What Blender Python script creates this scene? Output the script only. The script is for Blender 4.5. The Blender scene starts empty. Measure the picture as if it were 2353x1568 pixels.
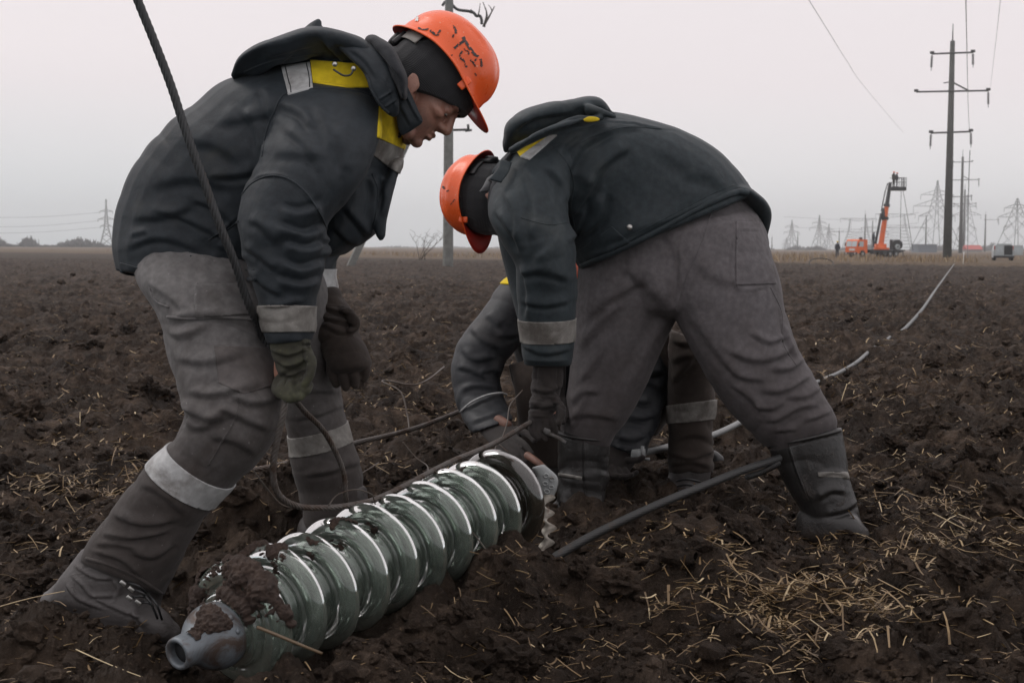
import bpy, bmesh, math, random
import numpy as np
from mathutils import Vector, Matrix

random.seed(7)
RNG = np.random.default_rng(11)
scene = bpy.context.scene
COL = scene.collection

# ------------------------------------------------------------------ camera
F_PX, CX, CY = 3266.7, 1176.0, 784.0            # 50 mm lens measured on a 2352 x 1568 view of the photograph
CAM = np.array([0.0, 0.0, 0.95])
PITCH, ROLL = math.radians(3.79), math.radians(0.29)
_f = np.array([0.0, math.cos(PITCH), -math.sin(PITCH)])
_r0 = np.array([1.0, 0.0, 0.0])
_u0 = np.cross(_r0, _f)
_r = _r0 * math.cos(ROLL) + _u0 * math.sin(ROLL)
_u = -_r0 * math.sin(ROLL) + _u0 * math.cos(ROLL)
cam_data = bpy.data.cameras.new('camera')
cam_data.lens = 50.0
cam_data.sensor_width = 36.0
cam_data.clip_start = 0.05
cam_data.clip_end = 9000.0
cam_data.dof.use_dof = True
cam_data.dof.focus_distance = 3.6
cam_data.dof.aperture_fstop = 14.0
cam = bpy.data.objects.new('camera', cam_data)
COL.objects.link(cam)
_m = Matrix.Identity(4)
for i in range(3):
    _m[i][0], _m[i][1], _m[i][2], _m[i][3] = _r[i], _u[i], -_f[i], CAM[i]
cam.matrix_world = _m
scene.camera = cam

# ------------------------------------------------------------------ overcast sky and sun
SUN_EL, SUN_AZ = math.radians(52), math.radians(-62)      # azimuth from +Y towards +X
world = bpy.data.worlds.new('World')
scene.world = world
world.use_nodes = True
nt = world.node_tree
nt.nodes.clear()
w_out = nt.nodes.new('ShaderNodeOutputWorld')
w_mix = nt.nodes.new('ShaderNodeMixShader')
w_sky = nt.nodes.new('ShaderNodeTexSky')
w_sky.sky_type = 'NISHITA'
w_sky.sun_disc = False
w_sky.sun_elevation = SUN_EL
w_sky.sun_rotation = SUN_AZ
w_sky.air_density = 1.5
w_sky.dust_density = 4.0
w_b1 = nt.nodes.new('ShaderNodeBackground')
w_b1.inputs['Strength'].default_value = 0.06
w_b2 = nt.nodes.new('ShaderNodeBackground')
w_b2.inputs['Strength'].default_value = 1.12
w_tc = nt.nodes.new('ShaderNodeTexCoord')
w_sep = nt.nodes.new('ShaderNodeSeparateXYZ')
w_ramp = nt.nodes.new('ShaderNodeValToRGB')
cr = w_ramp.color_ramp
cr.elements[0].position = 0.0
cr.elements[0].color = (0.90, 0.935, 0.955, 1)
cr.elements[1].position = 1.0
cr.elements[1].color = (1.16, 1.09, 1.10, 1)
e = cr.elements.new(0.045); e.color = (0.90, 0.89, 0.905, 1)
e = cr.elements.new(0.11); e.color = (0.90, 0.825, 0.845, 1)
e = cr.elements.new(0.3); e.color = (0.86, 0.79, 0.80, 1)
w_no = nt.nodes.new('ShaderNodeTexNoise')
w_no.inputs['Scale'].default_value = 2.2
w_no.inputs['Detail'].default_value = 3.0
w_map = nt.nodes.new('ShaderNodeMapping')
w_map.inputs['Scale'].default_value = (1, 1, 3.0)
w_nm = nt.nodes.new('ShaderNodeMapRange')
w_nm.inputs['To Min'].default_value = 0.975
w_nm.inputs['To Max'].default_value = 1.025
w_mul = nt.nodes.new('ShaderNodeMix'); w_mul.data_type = 'RGBA'; w_mul.blend_type = 'MULTIPLY'
w_mul.inputs[0].default_value = 1.0
L = nt.links.new
L(w_tc.outputs['Generated'], w_sep.inputs[0])
L(w_sep.outputs['Z'], w_ramp.inputs[0])
L(w_tc.outputs['Generated'], w_map.inputs[0])
L(w_map.outputs[0], w_no.inputs['Vector'])
L(w_no.outputs['Fac'], w_nm.inputs['Value'])
L(w_ramp.outputs[0], w_mul.inputs[6])
L(w_nm.outputs[0], w_mul.inputs[7])
# the low sky is a little darker and bluer on the left
w_x = nt.nodes.new('ShaderNodeMapRange'); w_x.inputs['From Min'].default_value = -0.40; w_x.inputs['From Max'].default_value = 0.12; w_x.inputs['To Min'].default_value = 1.0; w_x.inputs['To Max'].default_value = 0.0
L(w_sep.outputs['X'], w_x.inputs['Value'])
w_z = nt.nodes.new('ShaderNodeMapRange'); w_z.inputs['From Min'].default_value = 0.0; w_z.inputs['From Max'].default_value = 0.13; w_z.inputs['To Min'].default_value = 1.0; w_z.inputs['To Max'].default_value = 0.0
L(w_sep.outputs['Z'], w_z.inputs['Value'])
w_f = nt.nodes.new('ShaderNodeMath'); w_f.operation = 'MULTIPLY'
L(w_x.outputs[0], w_f.inputs[0]); L(w_z.outputs[0], w_f.inputs[1])
w_left = nt.nodes.new('ShaderNodeMix'); w_left.data_type = 'RGBA'; w_left.blend_type = 'MULTIPLY'
L(w_f.outputs[0], w_left.inputs[0]); L(w_mul.outputs[2], w_left.inputs[6]); w_left.inputs[7].default_value = (0.78, 0.84, 0.86, 1)
L(w_left.outputs[2], w_b2.inputs['Color'])
L(w_sky.outputs[0], w_b1.inputs['Color'])
w_mix.inputs[0].default_value = 0.88
L(w_b1.outputs[0], w_mix.inputs[1])
L(w_b2.outputs[0], w_mix.inputs[2])
L(w_mix.outputs[0], w_out.inputs['Surface'])

sun_data = bpy.data.lights.new('sun', 'SUN')
sun_data.energy = 0.8
sun_data.angle = math.radians(24)
sun_data.color = (1.0, 0.965, 0.93)
sun = bpy.data.objects.new('sun', sun_data)
COL.objects.link(sun)
_sd = Vector((math.sin(SUN_AZ) * math.cos(SUN_EL), math.cos(SUN_AZ) * math.cos(SUN_EL), math.sin(SUN_EL)))
sun.rotation_euler = _sd.to_track_quat('Z', 'Y').to_euler()
sun.location = (0, 0, 30)

vs = scene.view_settings
vs.view_transform = 'Standard'
vs.look = 'None'
vs.exposure = 0.0
vs.gamma = 1.0
vs.use_curve_mapping = False
scene.cycles.max_bounces = 10
scene.cycles.transmission_bounces = 10
scene.cycles.volume_bounces = 3
scene.cycles.use_denoising = True
scene.cycles.caustics_reflective = False
scene.cycles.caustics_refractive = False

# ------------------------------------------------------------------ picture <-> place
def W(x, y, d):
    """world point seen at pixel (x, y) of the 2352-wide view, d metres in front of the camera"""
    return CAM + d * (_f + (x - CX) / F_PX * _r - (y - CY) / F_PX * _u)

def wdir(x, y):
    return W(x, y, 1.0) - CAM

def PX(co):
    v = np.asarray(co) - CAM
    d = v @ _f
    return CX + F_PX * (v @ _r) / d, CY - F_PX * (v @ _u) / d, d

def on_plane(x, y, z):
    w = wdir(x, y)
    return CAM + w * ((z - CAM[2]) / w[2])

# ------------------------------------------------------------------ noise (numpy)
def _hash(ix, iy, iz, seed):
    h = (ix.astype(np.int64) * 374761393 + iy.astype(np.int64) * 668265263 + iz.astype(np.int64) * 2147483647 + seed * 144665) & 0xFFFFFFFF
    h = ((h ^ (h >> 13)) * 1274126177) & 0xFFFFFFFF
    h = (h ^ (h >> 16)) & 0xFFFFFFFF
    h = (h * 2246822519) & 0xFFFFFFFF
    return ((h ^ (h >> 15)) & 0xFFFFFF) / float(0xFFFFFF)

def vnoise3(x, y, z, seed=0):
    """smooth value noise in -1..1"""
    xi, yi, zi = np.floor(x), np.floor(y), np.floor(z)
    fx, fy, fz = x - xi, y - yi, z - zi
    fx = fx * fx * fx * (fx * (fx * 6 - 15) + 10); fy = fy * fy * fy * (fy * (fy * 6 - 15) + 10); fz = fz * fz * fz * (fz * (fz * 6 - 15) + 10)
    xi, yi, zi = xi.astype(np.int64), yi.astype(np.int64), zi.astype(np.int64)
    out = 0
    for a in (0, 1):
        wa = fx if a else 1 - fx
        for b in (0, 1):
            wb = fy if b else 1 - fy
            for c in (0, 1):
                wc = fz if c else 1 - fz
                out = out + wa * wb * wc * _hash(xi + a, yi + b, zi + c, seed)
    return out * 2 - 1

def vnoise2(x, y, seed=0):
    xi, yi = np.floor(x), np.floor(y)
    fx, fy = x - xi, y - yi
    fx = fx * fx * (3 - 2 * fx); fy = fy * fy * (3 - 2 * fy)
    xi, yi = xi.astype(np.int64), yi.astype(np.int64)
    z = np.zeros_like(xi)
    a = _hash(xi, yi, z, seed); b = _hash(xi + 1, yi, z, seed)
    c = _hash(xi, yi + 1, z, seed); d = _hash(xi + 1, yi + 1, z, seed)
    return ((a * (1 - fx) + b * fx) * (1 - fy) + (c * (1 - fx) + d * fx) * fy) * 2 - 1

def worley2(x, y, seed=0, jit=0.9):
    xi, yi = np.floor(x).astype(np.int64), np.floor(y).astype(np.int64)
    best = np.full(x.shape, 9.0); val = np.zeros(x.shape)
    z = np.zeros_like(xi)
    for a in (-1, 0, 1):
        for b in (-1, 0, 1):
            px = xi + a + 0.5 + jit * (_hash(xi + a, yi + b, z, seed) - 0.5)
            py = yi + b + 0.5 + jit * (_hash(xi + a, yi + b, z, seed + 31) - 0.5)
            d = (x - px) ** 2 + (y - py) ** 2
            m = d < best
            best = np.where(m, d, best)
            val = np.where(m, _hash(xi + a, yi + b, z, seed + 77), val)
    return np.sqrt(best), val

# ------------------------------------------------------------------ objects
def tag(o, label=None, cat=None, group=None, kind=None):
    if label: o['label'] = label
    if cat: o['category'] = cat
    if group: o['group'] = group
    if kind: o['kind'] = kind
    return o

def thing(name, loc, label=None, cat=None, group=None):
    o = bpy.data.objects.new(name, None)
    o.empty_display_size = 0.1
    o.location = tuple(float(c) for c in loc)
    COL.objects.link(o)
    return tag(o, label, cat, group)

def root_loc(o):
    p = np.zeros(3)
    while o is not None:
        p = p + np.array(o.location)
        o = o.parent
    return p

def mesh_from(name, V, Fc, smooth=True):
    me = bpy.data.meshes.new(name)
    V = np.asarray(V, dtype=np.float32)
    if isinstance(Fc, np.ndarray):
        n, k = Fc.shape
        me.vertices.add(len(V)); me.vertices.foreach_set('co', V.ravel())
        me.loops.add(n * k); me.loops.foreach_set('vertex_index', Fc.astype(np.int32).ravel())
        me.polygons.add(n)
        me.polygons.foreach_set('loop_start', np.arange(0, n * k, k, dtype=np.int32))
        me.polygons.foreach_set('loop_total', np.full(n, k, dtype=np.int32))
        me.update(calc_edges=True)
    else:
        me.from_pydata([tuple(v) for v in V.tolist()], [], Fc)
        me.update()
    me.validate()
    me.polygons.foreach_set('use_smooth', np.full(len(me.polygons), smooth, dtype=bool))
    return me

def put(name, geo, mat=None, parent=None, smooth=True, loc=None):
    """one mesh object; geometry is given in world coordinates"""
    V, Fc = geo
    V = np.asarray(V, dtype=float)
    base = np.zeros(3)
    if parent is not None:
        base = root_loc(parent)
    elif loc is not None:
        base = np.asarray(loc, float)
    me = mesh_from(name, V - base, Fc, smooth)
    if mat is not None: me.materials.append(mat)
    o = bpy.data.objects.new(name, me)
    COL.objects.link(o)
    if parent is not None: o.parent = parent
    elif loc is not None: o.location = tuple(base)
    return o

def copy_tree(o, parent=None):
    c = o.copy(); COL.objects.link(c); c.parent = parent
    for ch in list(o.children):
        copy_tree(ch, c)
    return c

# ------------------------------------------------------------------ shapes (all return (verts, faces) in world space)
def join(*geos):
    Vs, Fs, n = [], [], 0
    for V, Fc in geos:
        V = np.asarray(V, float)
        Vs.append(V)
        Fs.extend([tuple(int(i) + n for i in f) for f in (Fc.tolist() if isinstance(Fc, np.ndarray) else Fc)])
        n += len(V)
    return np.concatenate(Vs), Fs

def xf(geo, M):
    V, Fc = geo
    V = np.asarray(V, float)
    M = np.array(M)
    return V @ M[:3, :3].T + M[:3, 3], Fc

def box(x0, x1, y0, y1, z0, z1, bev=0.0):
    if bev <= 0:
        V = np.array([(x, y, z) for z in (z0, z1) for y in (y0, y1) for x in (x0, x1)], float)
        return V, [(0, 2, 3, 1), (4, 5, 7, 6), (0, 1, 5, 4), (1, 3, 7, 5), (3, 2, 6, 7), (2, 0, 4, 6)]
    bm = bmesh.new()
    bmesh.ops.create_cube(bm, size=1)
    for v in bm.verts:
        v.co = ((x0 + x1) / 2 + v.co.x * (x1 - x0), (y0 + y1) / 2 + v.co.y * (y1 - y0), (z0 + z1) / 2 + v.co.z * (z1 - z0))
    bmesh.ops.bevel(bm, geom=bm.edges[:], offset=bev, segments=2, affect='EDGES', profile=0.5)
    g = (np.array([v.co[:] for v in bm.verts]), [tuple(v.index for v in f.verts) for f in bm.faces])
    bm.free()
    return g

def frames(P):
    P = np.asarray(P, float)
    T = np.gradient(P, axis=0)
    T /= np.linalg.norm(T, axis=1)[:, None] + 1e-12
    ref = np.array([0, 0, 1.0]) if abs(T[0][2]) < 0.9 else np.array([1.0, 0, 0])
    N = np.zeros_like(P)
    n = np.cross(np.cross(T[0], ref), T[0]); n /= np.linalg.norm(n)
    for i in range(len(P)):
        n = n - T[i] * (n @ T[i]); n /= np.linalg.norm(n) + 1e-12
        N[i] = n
    return T, N, np.cross(T, N)

def spline(P, n):
    """Catmull-Rom through the rows of P, n samples"""
    P = np.asarray(P, float)
    k = len(P)
    if k < 3:
        t = np.linspace(0, 1, n)[:, None]
        return P[0] * (1 - t) + P[-1] * t
    Q = np.vstack([2 * P[0] - P[1], P, 2 * P[-1] - P[-2]])
    t = np.linspace(0, k - 1, n)
    i = np.minimum(t.astype(int), k - 2)
    u = (t - i)[:, None]
    p0, p1, p2, p3 = Q[i], Q[i + 1], Q[i + 2], Q[i + 3]
    return 0.5 * ((2 * p1) + (-p0 + p2) * u + (2 * p0 - 5 * p1 + 4 * p2 - p3) * u ** 2 + (-p0 + 3 * p1 - 3 * p2 + p3) * u ** 3)

def tube(P, r, n=8, cap=True, lobes=0, twist=0.0, depth=0.2):
    """round tube (or twisted multi-strand rope) along points P"""
    P = np.asarray(P, float)
    r = np.broadcast_to(np.asarray(r, float), (len(P),))
    T, N, B = frames(P)
    s = np.concatenate([[0], np.cumsum(np.linalg.norm(np.diff(P, axis=0), axis=1))])
    a = np.linspace(0, 2 * math.pi, n, endpoint=False)
    V = []
    for i in range(len(P)):
        ang = a + (twist * s[i] if lobes else 0)
        rad = r[i] * (1 - depth + depth * np.abs(np.cos(lobes * a / 2)) ** 0.8) if lobes else np.full(n, r[i])
        V.append(P[i] + rad[:, None] * (np.cos(ang)[:, None] * N[i] + np.sin(ang)[:, None] * B[i]))
    V = np.concatenate(V)
    Fc = []
    for i in range(len(P) - 1):
        for j in range(n):
            Fc.append((i * n + j, i * n + (j + 1) % n, (i + 1) * n + (j + 1) % n, (i + 1) * n + j))
    if cap:
        Fc.append(tuple(range(n - 1, -1, -1)))
        Fc.append(tuple(range((len(P) - 1) * n, len(P) * n)))
    return V, Fc

def bar(p, q, r, n=4):
    return tube([p, q], r, n)

def lathe(prof, n=48, axis_o=(0, 0, 0), axis_d=(0, 0, 1), closed=False):
    """prof rows (t along the axis, radius)"""
    d = np.asarray(axis_d, float); d /= np.linalg.norm(d)
    ref = np.array([0, 0, 1.0]) if abs(d[2]) < 0.9 else np.array([1.0, 0, 0])
    e1 = np.cross(d, ref); e1 /= np.linalg.norm(e1); e2 = np.cross(d, e1)
    o = np.asarray(axis_o, float)
    a = np.linspace(0, 2 * math.pi, n, endpoint=False)
    V = np.concatenate([o + d * t + max(r, 1e-5) * (np.cos(a)[:, None] * e1 + np.sin(a)[:, None] * e2) for t, r in prof])
    k = len(prof)
    Fc = []
    for i in range(k if closed else k - 1):
        i2 = (i + 1) % k
        for j in range(n):
            Fc.append((i * n + j, i * n + (j + 1) % n, i2 * n + (j + 1) % n, i2 * n + j))
    return V, Fc

def ellipsoid(c, ax, n=20, m=12):
    """ax: 3x3 rows are the half axes"""
    ax = np.asarray(ax, float)
    V, Fc = [], []
    for i in range(m + 1):
        th = math.pi * i / m
        for j in range(n):
            ph = 2 * math.pi * j / n
            V.append(np.asarray(c) + math.sin(th) * math.cos(ph) * ax[0] + math.sin(th) * math.sin(ph) * ax[1] + math.cos(th) * ax[2])
    for i in range(m):
        for j in range(n):
            Fc.append((i * n + j, (i + 1) * n + j, (i + 1) * n + (j + 1) % n, i * n + (j + 1) % n))
    return np.array(V), Fc

def loft(st, sub=5, n=28, p=2.3, dome=(0.5, 0.5)):
    """closed body through cross sections st = [(centre, half-width vector, half-depth vector), ...]"""
    A = np.array([np.concatenate(s) for s in st], float)
    A = spline(A, (len(st) - 1) * sub + 1)
    rings = [(a[:3], a[3:6], a[6:9]) for a in A]
    def cap(c, u, v, dirv, k):
        out = []
        h = k * 0.5 * (np.linalg.norm(u) + np.linalg.norm(v))
        for q in (0.35, 0.65, 0.88, 0.985):
            out.append((c + dirv * h * q, u * math.sqrt(1 - q * q), v * math.sqrt(1 - q * q)))
        return out
    d0 = rings[0][0] - rings[1][0]; d0 /= np.linalg.norm(d0) + 1e-9
    d1 = rings[-1][0] - rings[-2][0]; d1 /= np.linalg.norm(d1) + 1e-9
    rings = list(reversed(cap(*rings[0], d0, dome[0]))) + rings + cap(*rings[-1], d1, dome[1])
    t = np.linspace(0, 2 * math.pi, n, endpoint=False)
    c, s = np.cos(t), np.sin(t)
    sc = np.sign(c) * np.abs(c) ** (2 / p); ss = np.sign(s) * np.abs(s) ** (2 / p)
    V = np.concatenate([cc + sc[:, None] * u + ss[:, None] * v for cc, u, v in rings])
    k = len(rings)
    Fc = []
    for i in range(k - 1):
        for j in range(n):
            Fc.append((i * n + j, i * n + (j + 1) % n, (i + 1) * n + (j + 1) % n, (i + 1) * n + j))
    Fc.append(tuple(range(n - 1, -1, -1)))
    Fc.append(tuple(range((k - 1) * n, k * n)))
    return V, Fc

def S(xl, yl, xr, yr, d, t, dd=0.0):
    """section seen from the camera: outline points left and right, depth, half thickness; dd tilts the right side away"""
    a, b = W(xl, yl, d - dd / 2), W(xr, yr, d + dd / 2)
    c = (a + b) / 2
    u = (b - a) / 2
    v = (c - CAM); v /= np.linalg.norm(v)
    v = v - u * (v @ u) / (u @ u); v /= np.linalg.norm(v)
    return c, u, v * t

def capsule_chain(P, R, sub=4, n=14):
    """tapered round limb through joints P"""
    P = np.asarray(P, float)
    Q = spline(np.hstack([P, np.asarray(R, float)[:, None]]), (len(P) - 1) * sub + 1)
    T, N, B = frames(Q[:, :3])
    return loft([(Q[i, :3], N[i] * Q[i, 3], B[i] * Q[i, 3]) for i in range(len(Q))], sub=1, n=n, p=2.0, dome=(1, 1))

def fuse(parts, voxel, smooth=4, decimate=None):
    """union of closed bodies as one continuous skin (voxel remesh) -> arrays V, N, F"""
    V, Fc = join(*parts)
    me = mesh_from('tmp', V, Fc)
    bm = bmesh.new(); bm.from_mesh(me); bmesh.ops.recalc_face_normals(bm, faces=bm.faces[:]); bm.to_mesh(me); bm.free()
    o = bpy.data.objects.new('tmp', me); COL.objects.link(o)
    m = o.modifiers.new('r', 'REMESH'); m.mode = 'VOXEL'; m.voxel_size = voxel
    if smooth:
        s = o.modifiers.new('s', 'SMOOTH'); s.factor = 0.5; s.iterations = smooth
    if decimate:
        dm = o.modifiers.new('d', 'DECIMATE'); dm.ratio = decimate
    dg = bpy.context.evaluated_depsgraph_get()
    dg.update()
    ev = o.evaluated_get(dg).to_mesh()
    n = len(ev.vertices)
    V = np.empty(n * 3); ev.vertices.foreach_get('co', V); V = V.reshape(-1, 3)
    k = len(ev.polygons)
    lt = np.empty(k, dtype=np.int32); ev.polygons.foreach_get('loop_total', lt)
    li = np.empty(len(ev.loops), dtype=np.int32); ev.loops.foreach_get('vertex_index', li)
    if np.all(lt == lt[0]):
        Fq = li.reshape(-1, int(lt[0]))
    else:
        Fq, p = [], 0
        for c in lt: Fq.append(tuple(li[p:p + c])); p += c
    o.evaluated_get(dg).to_mesh_clear()
    bpy.data.objects.remove(o); bpy.data.meshes.remove(me)
    return V, Fq

def normals(V, Fq):
    Fq = np.asarray(Fq)
    a, b, c, d = (V[Fq[:, i]] for i in range(4))
    fn = np.cross(c - a, d - b)
    N = np.zeros_like(V)
    for i in range(4):
        for k in range(3):
            N[:, k] += np.bincount(Fq[:, i], weights=fn[:, k], minlength=len(V))
    return N / (np.linalg.norm(N, axis=1)[:, None] + 1e-12)

def seg_dist(px, py, poly):
    """distance in pixels to a polyline, signed side, and position 0..1 along it"""
    best = np.full(px.shape, 1e9); side = np.zeros(px.shape); pos = np.zeros(px.shape)
    poly = spline(np.array(poly, float), max(2, (len(poly) - 1) * 6 + 1))
    ln = np.linalg.norm(np.diff(poly, axis=0), axis=1); tot = ln.sum(); acc = 0
    for i in range(len(poly) - 1):
        (x0, y0), (x1, y1) = poly[i], poly[i + 1]
        dx, dy = x1 - x0, y1 - y0
        L2 = dx * dx + dy * dy + 1e-9
        t = np.clip(((px - x0) * dx + (py - y0) * dy) / L2, 0, 1)
        ex, ey = px - x0 - t * dx, py - y0 - t * dy
        dd = np.hypot(ex, ey)
        m = dd < best
        best = np.where(m, dd, best)
        side = np.where(m, np.sign(dx * ey - dy * ex), side)
        pos = np.where(m, (acc + t * ln[i]) / tot, pos)
        acc += ln[i]
    return best, side, pos

def sculpt(V, Fq, strokes=(), auto=(), dmax=None):
    """cloth relief. strokes: (polyline px, width px, height m[, dmin, dmax]) pressed or raised where the camera sees the cloth;
    auto: (p0, p1, reach, height, wavelength, seed) ring folds round a limb axis"""
    N = normals(V, Fq)
    D = np.zeros(len(V))
    for a in auto:
        p0, p1, reach, amp, wl, seed = a
        p0 = np.asarray(p0, float); p1 = np.asarray(p1, float)
        ax = p1 - p0; Ln = np.linalg.norm(ax); ax = ax / Ln
        q = V - p0
        t = q @ ax
        rad = q - t[:, None] * ax
        rr = np.linalg.norm(rad, axis=1)
        wgt = np.clip((reach - rr) / (0.25 * reach), 0, 1) * np.clip((t + 0.06) / 0.08, 0, 1) * np.clip((Ln + 0.06 - t) / 0.08, 0, 1)
        m = wgt > 0
        if not m.any(): continue
        vm = rad[m] / (wl * 2.6)
        wob = vnoise3(V[m][:, 0] / (wl * 3), V[m][:, 1] / (wl * 3), V[m][:, 2] / (wl * 3), seed + 5)
        tt = t[m] / wl + wob * 1.3
        n1 = vnoise3(vm[:, 0] + tt * ax[0], vm[:, 1] + tt * ax[1], vm[:, 2] + tt * ax[2], seed)
        n2 = vnoise3(vm[:, 0] * 1.7 + 2 * tt * ax[0] + 9, vm[:, 1] * 1.7 + 2 * tt * ax[1], vm[:, 2] * 1.7 + 2 * tt * ax[2], seed + 1)
        D[m] += wgt[m] * amp * ((np.abs(n1) ** 0.8 - 0.35) * 1.2 + (np.abs(n2) - 0.3) * 0.45)
    if strokes:
        px, py, dep = PX(V)
        face = np.einsum('ij,ij->i', N, CAM - V) / np.linalg.norm(CAM - V, axis=1)
        fw = np.clip((face + 0.15) / 0.3, 0, 1)
        for s in strokes:
            poly, wd, h = s[0], s[1], s[2]
            x0, x1 = min(p[0] for p in poly) - 4 * wd, max(p[0] for p in poly) + 4 * wd
            y0, y1 = min(p[1] for p in poly) - 4 * wd, max(p[1] for p in poly) + 4 * wd
            m = (fw > 0) & (px > x0) & (px < x1) & (py > y0) & (py < y1)
            if len(s) > 3: m &= (dep > s[3]) & (dep < s[4])
            if not m.any(): continue
            dist, side, pos = seg_dist(px[m], py[m], poly)
            sd = dist * side
            endw = np.clip(np.minimum(pos, 1 - pos) / 0.18, 0.12, 1)
            q = sd / wd
            g = np.where(q < 0, np.exp(-(q / 1.7) ** 2), np.exp(-(q / 0.6) ** 2)) - 0.5 * np.exp(-((q - 1.15) / 0.6) ** 2)
            D[m] += fw[m] * h * endw * g
    return V + N * D[:, None], Fq

# ------------------------------------------------------------------ patches cut from a finished garment
def cut_patch(o, poly=None, planes=None, keep=None, off=0.0025, thick=0.002, front=True):
    """piece of o's own surface inside a convex pixel outline (or between planes), lifted off by `off`"""
    bm = bmesh.new(); bm.from_mesh(o.data)
    base = root_loc(o)
    bmesh.ops.translate(bm, verts=bm.verts[:], vec=Vector(base))
    pl = []
    if poly is not None:
        cx = sum(p[0] for p in poly) / len(poly); cy = sum(p[1] for p in poly) / len(poly)
        inside = Vector(wdir(cx, cy))
        for i in range(len(poly)):
            a, b = Vector(wdir(*poly[i])), Vector(wdir(*poly[(i + 1) % len(poly)]))
            nn = a.cross(b).normalized()
            if nn.dot(inside) > 0: nn = -nn
            pl.append((Vector(CAM), nn))
    if planes: pl += [(Vector(p), Vector(n)) for p, n in planes]
    # quick reject first
    for p, n in pl:
        dead = [v for v in bm.verts if (v.co - p).dot(n) > 0.03]
        bmesh.ops.delete(bm, geom=dead, context='VERTS')
    if front:
        c = Vector(CAM)
        bm.normal_update()
        dead = [f for f in bm.faces if f.normal.dot(c - f.calc_center_median()) < 0]
        bmesh.ops.delete(bm, geom=dead, context='FACES')
    if keep:
        dead = [v for v in bm.verts if not keep(v.co)]
        bmesh.ops.delete(bm, geom=dead, context='VERTS')
    for p, n in pl:
        bmesh.ops.bisect_plane(bm, geom=bm.verts[:] + bm.edges[:] + bm.faces[:], plane_co=p, plane_no=n, clear_outer=True)
    # one piece only: the largest connected one
    seen, best = set(), []
    bm.faces.ensure_lookup_table()
    for f0 in bm.faces:
        if f0 in seen: continue
        comp, stack = [], [f0]; seen.add(f0)
        while stack:
            f = stack.pop(); comp.append(f)
            for e in f.edges:
                for g in e.link_faces:
                    if g not in seen: seen.add(g); stack.append(g)
        if len(comp) > len(best): best = comp
    bs_ = set(best)
    bmesh.ops.delete(bm, geom=[f for f in bm.faces if f not in bs_], context='FACES')
    bm.normal_update()
    mv = [(v, v.normal.copy()) for v in bm.verts]
    for v, n in mv: v.co += n * off
    V = np.array([v.co[:] for v in bm.verts]) if len(bm.verts) else np.zeros((0, 3))
    bm.verts.index_update()
    Fc = [tuple(v.index for v in f.verts) for f in bm.faces]
    # rim down to the cloth
    bnd = [e for e in bm.edges if e.is_boundary]
    nv = len(V)
    if nv == 0: bm.free(); return None
    extra, idx = [], {}
    for e in bnd:
        for v in e.verts:
            if v.index not in idx:
                idx[v.index] = nv + len(extra); extra.append((v.co - v.normal * (off + thick))[:])
    for e in bnd:
        f = e.link_faces[0]
        vs_ = [v.index for v in f.verts]
        a, b = e.verts[0].index, e.verts[1].index
        if vs_[(vs_.index(a) + 1) % len(vs_)] != b: a, b = b, a
        Fc.append((b, a, idx[a], idx[b]))
    bm.free()
    if extra: V = np.vstack([V, np.array(extra)])
    return V, Fc

def patch(name, o, mat, parent=None, **kw):
    g = cut_patch(o, **kw)
    if g is None:
        print('EMPTY PATCH', name); return None
    return put(name, g, mat, parent or o)

def band(name, o, mat, c0, c1, rmax, parent=None, **kw):
    """strip all round a limb between the sections at c0 and c1 (world points on the limb's axis)"""
    c0, c1 = Vector(c0), Vector(c1)
    ax = (c1 - c0).normalized()
    mid = (c0 + c1) / 2
    def keep(co):
        q = co - mid
        return (q - ax * q.dot(ax)).length < rmax and abs(q.dot(ax)) < (c1 - c0).length
    return patch(name, o, mat, parent, planes=[(c0, -ax), (c1, ax)], keep=keep, front=False, **kw)

def surf_line(o, pts, n=60, off=0.0):
    """points of a pixel polyline dropped onto the visible surface of o"""
    from mathutils.bvhtree import BVHTree
    bm = bmesh.new(); bm.from_mesh(o.data)
    bmesh.ops.translate(bm, verts=bm.verts[:], vec=Vector(root_loc(o)))
    tree = BVHTree.FromBMesh(bm); bm.free()
    out, last = [], None
    for x, y in spline(np.array(pts, float), n):
        hit, nn, _, _ = tree.ray_cast(Vector(CAM), Vector(wdir(x, y)).normalized())
        if hit is None:
            hit, nn, _, _ = tree.find_nearest(Vector(W(x, y, last if last else 4.0)))
        last = float((np.array(hit) - CAM) @ _f)
        d = (Vector(CAM) - hit).normalized()
        if nn.dot(d) < 0: nn = -nn
        out.append(np.array(hit + nn * off))
    P = np.array(out)
    for _ in range(2): P[1:-1] = P[1:-1] * .5 + (P[:-2] + P[2:]) * .25
    return P

def seam(name, o, pts, r, mat, parent=None, n=60, off=0.0, sides=6):
    return put(name, tube(surf_line(o, pts, n, off), r, sides), mat, parent or o)
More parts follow.
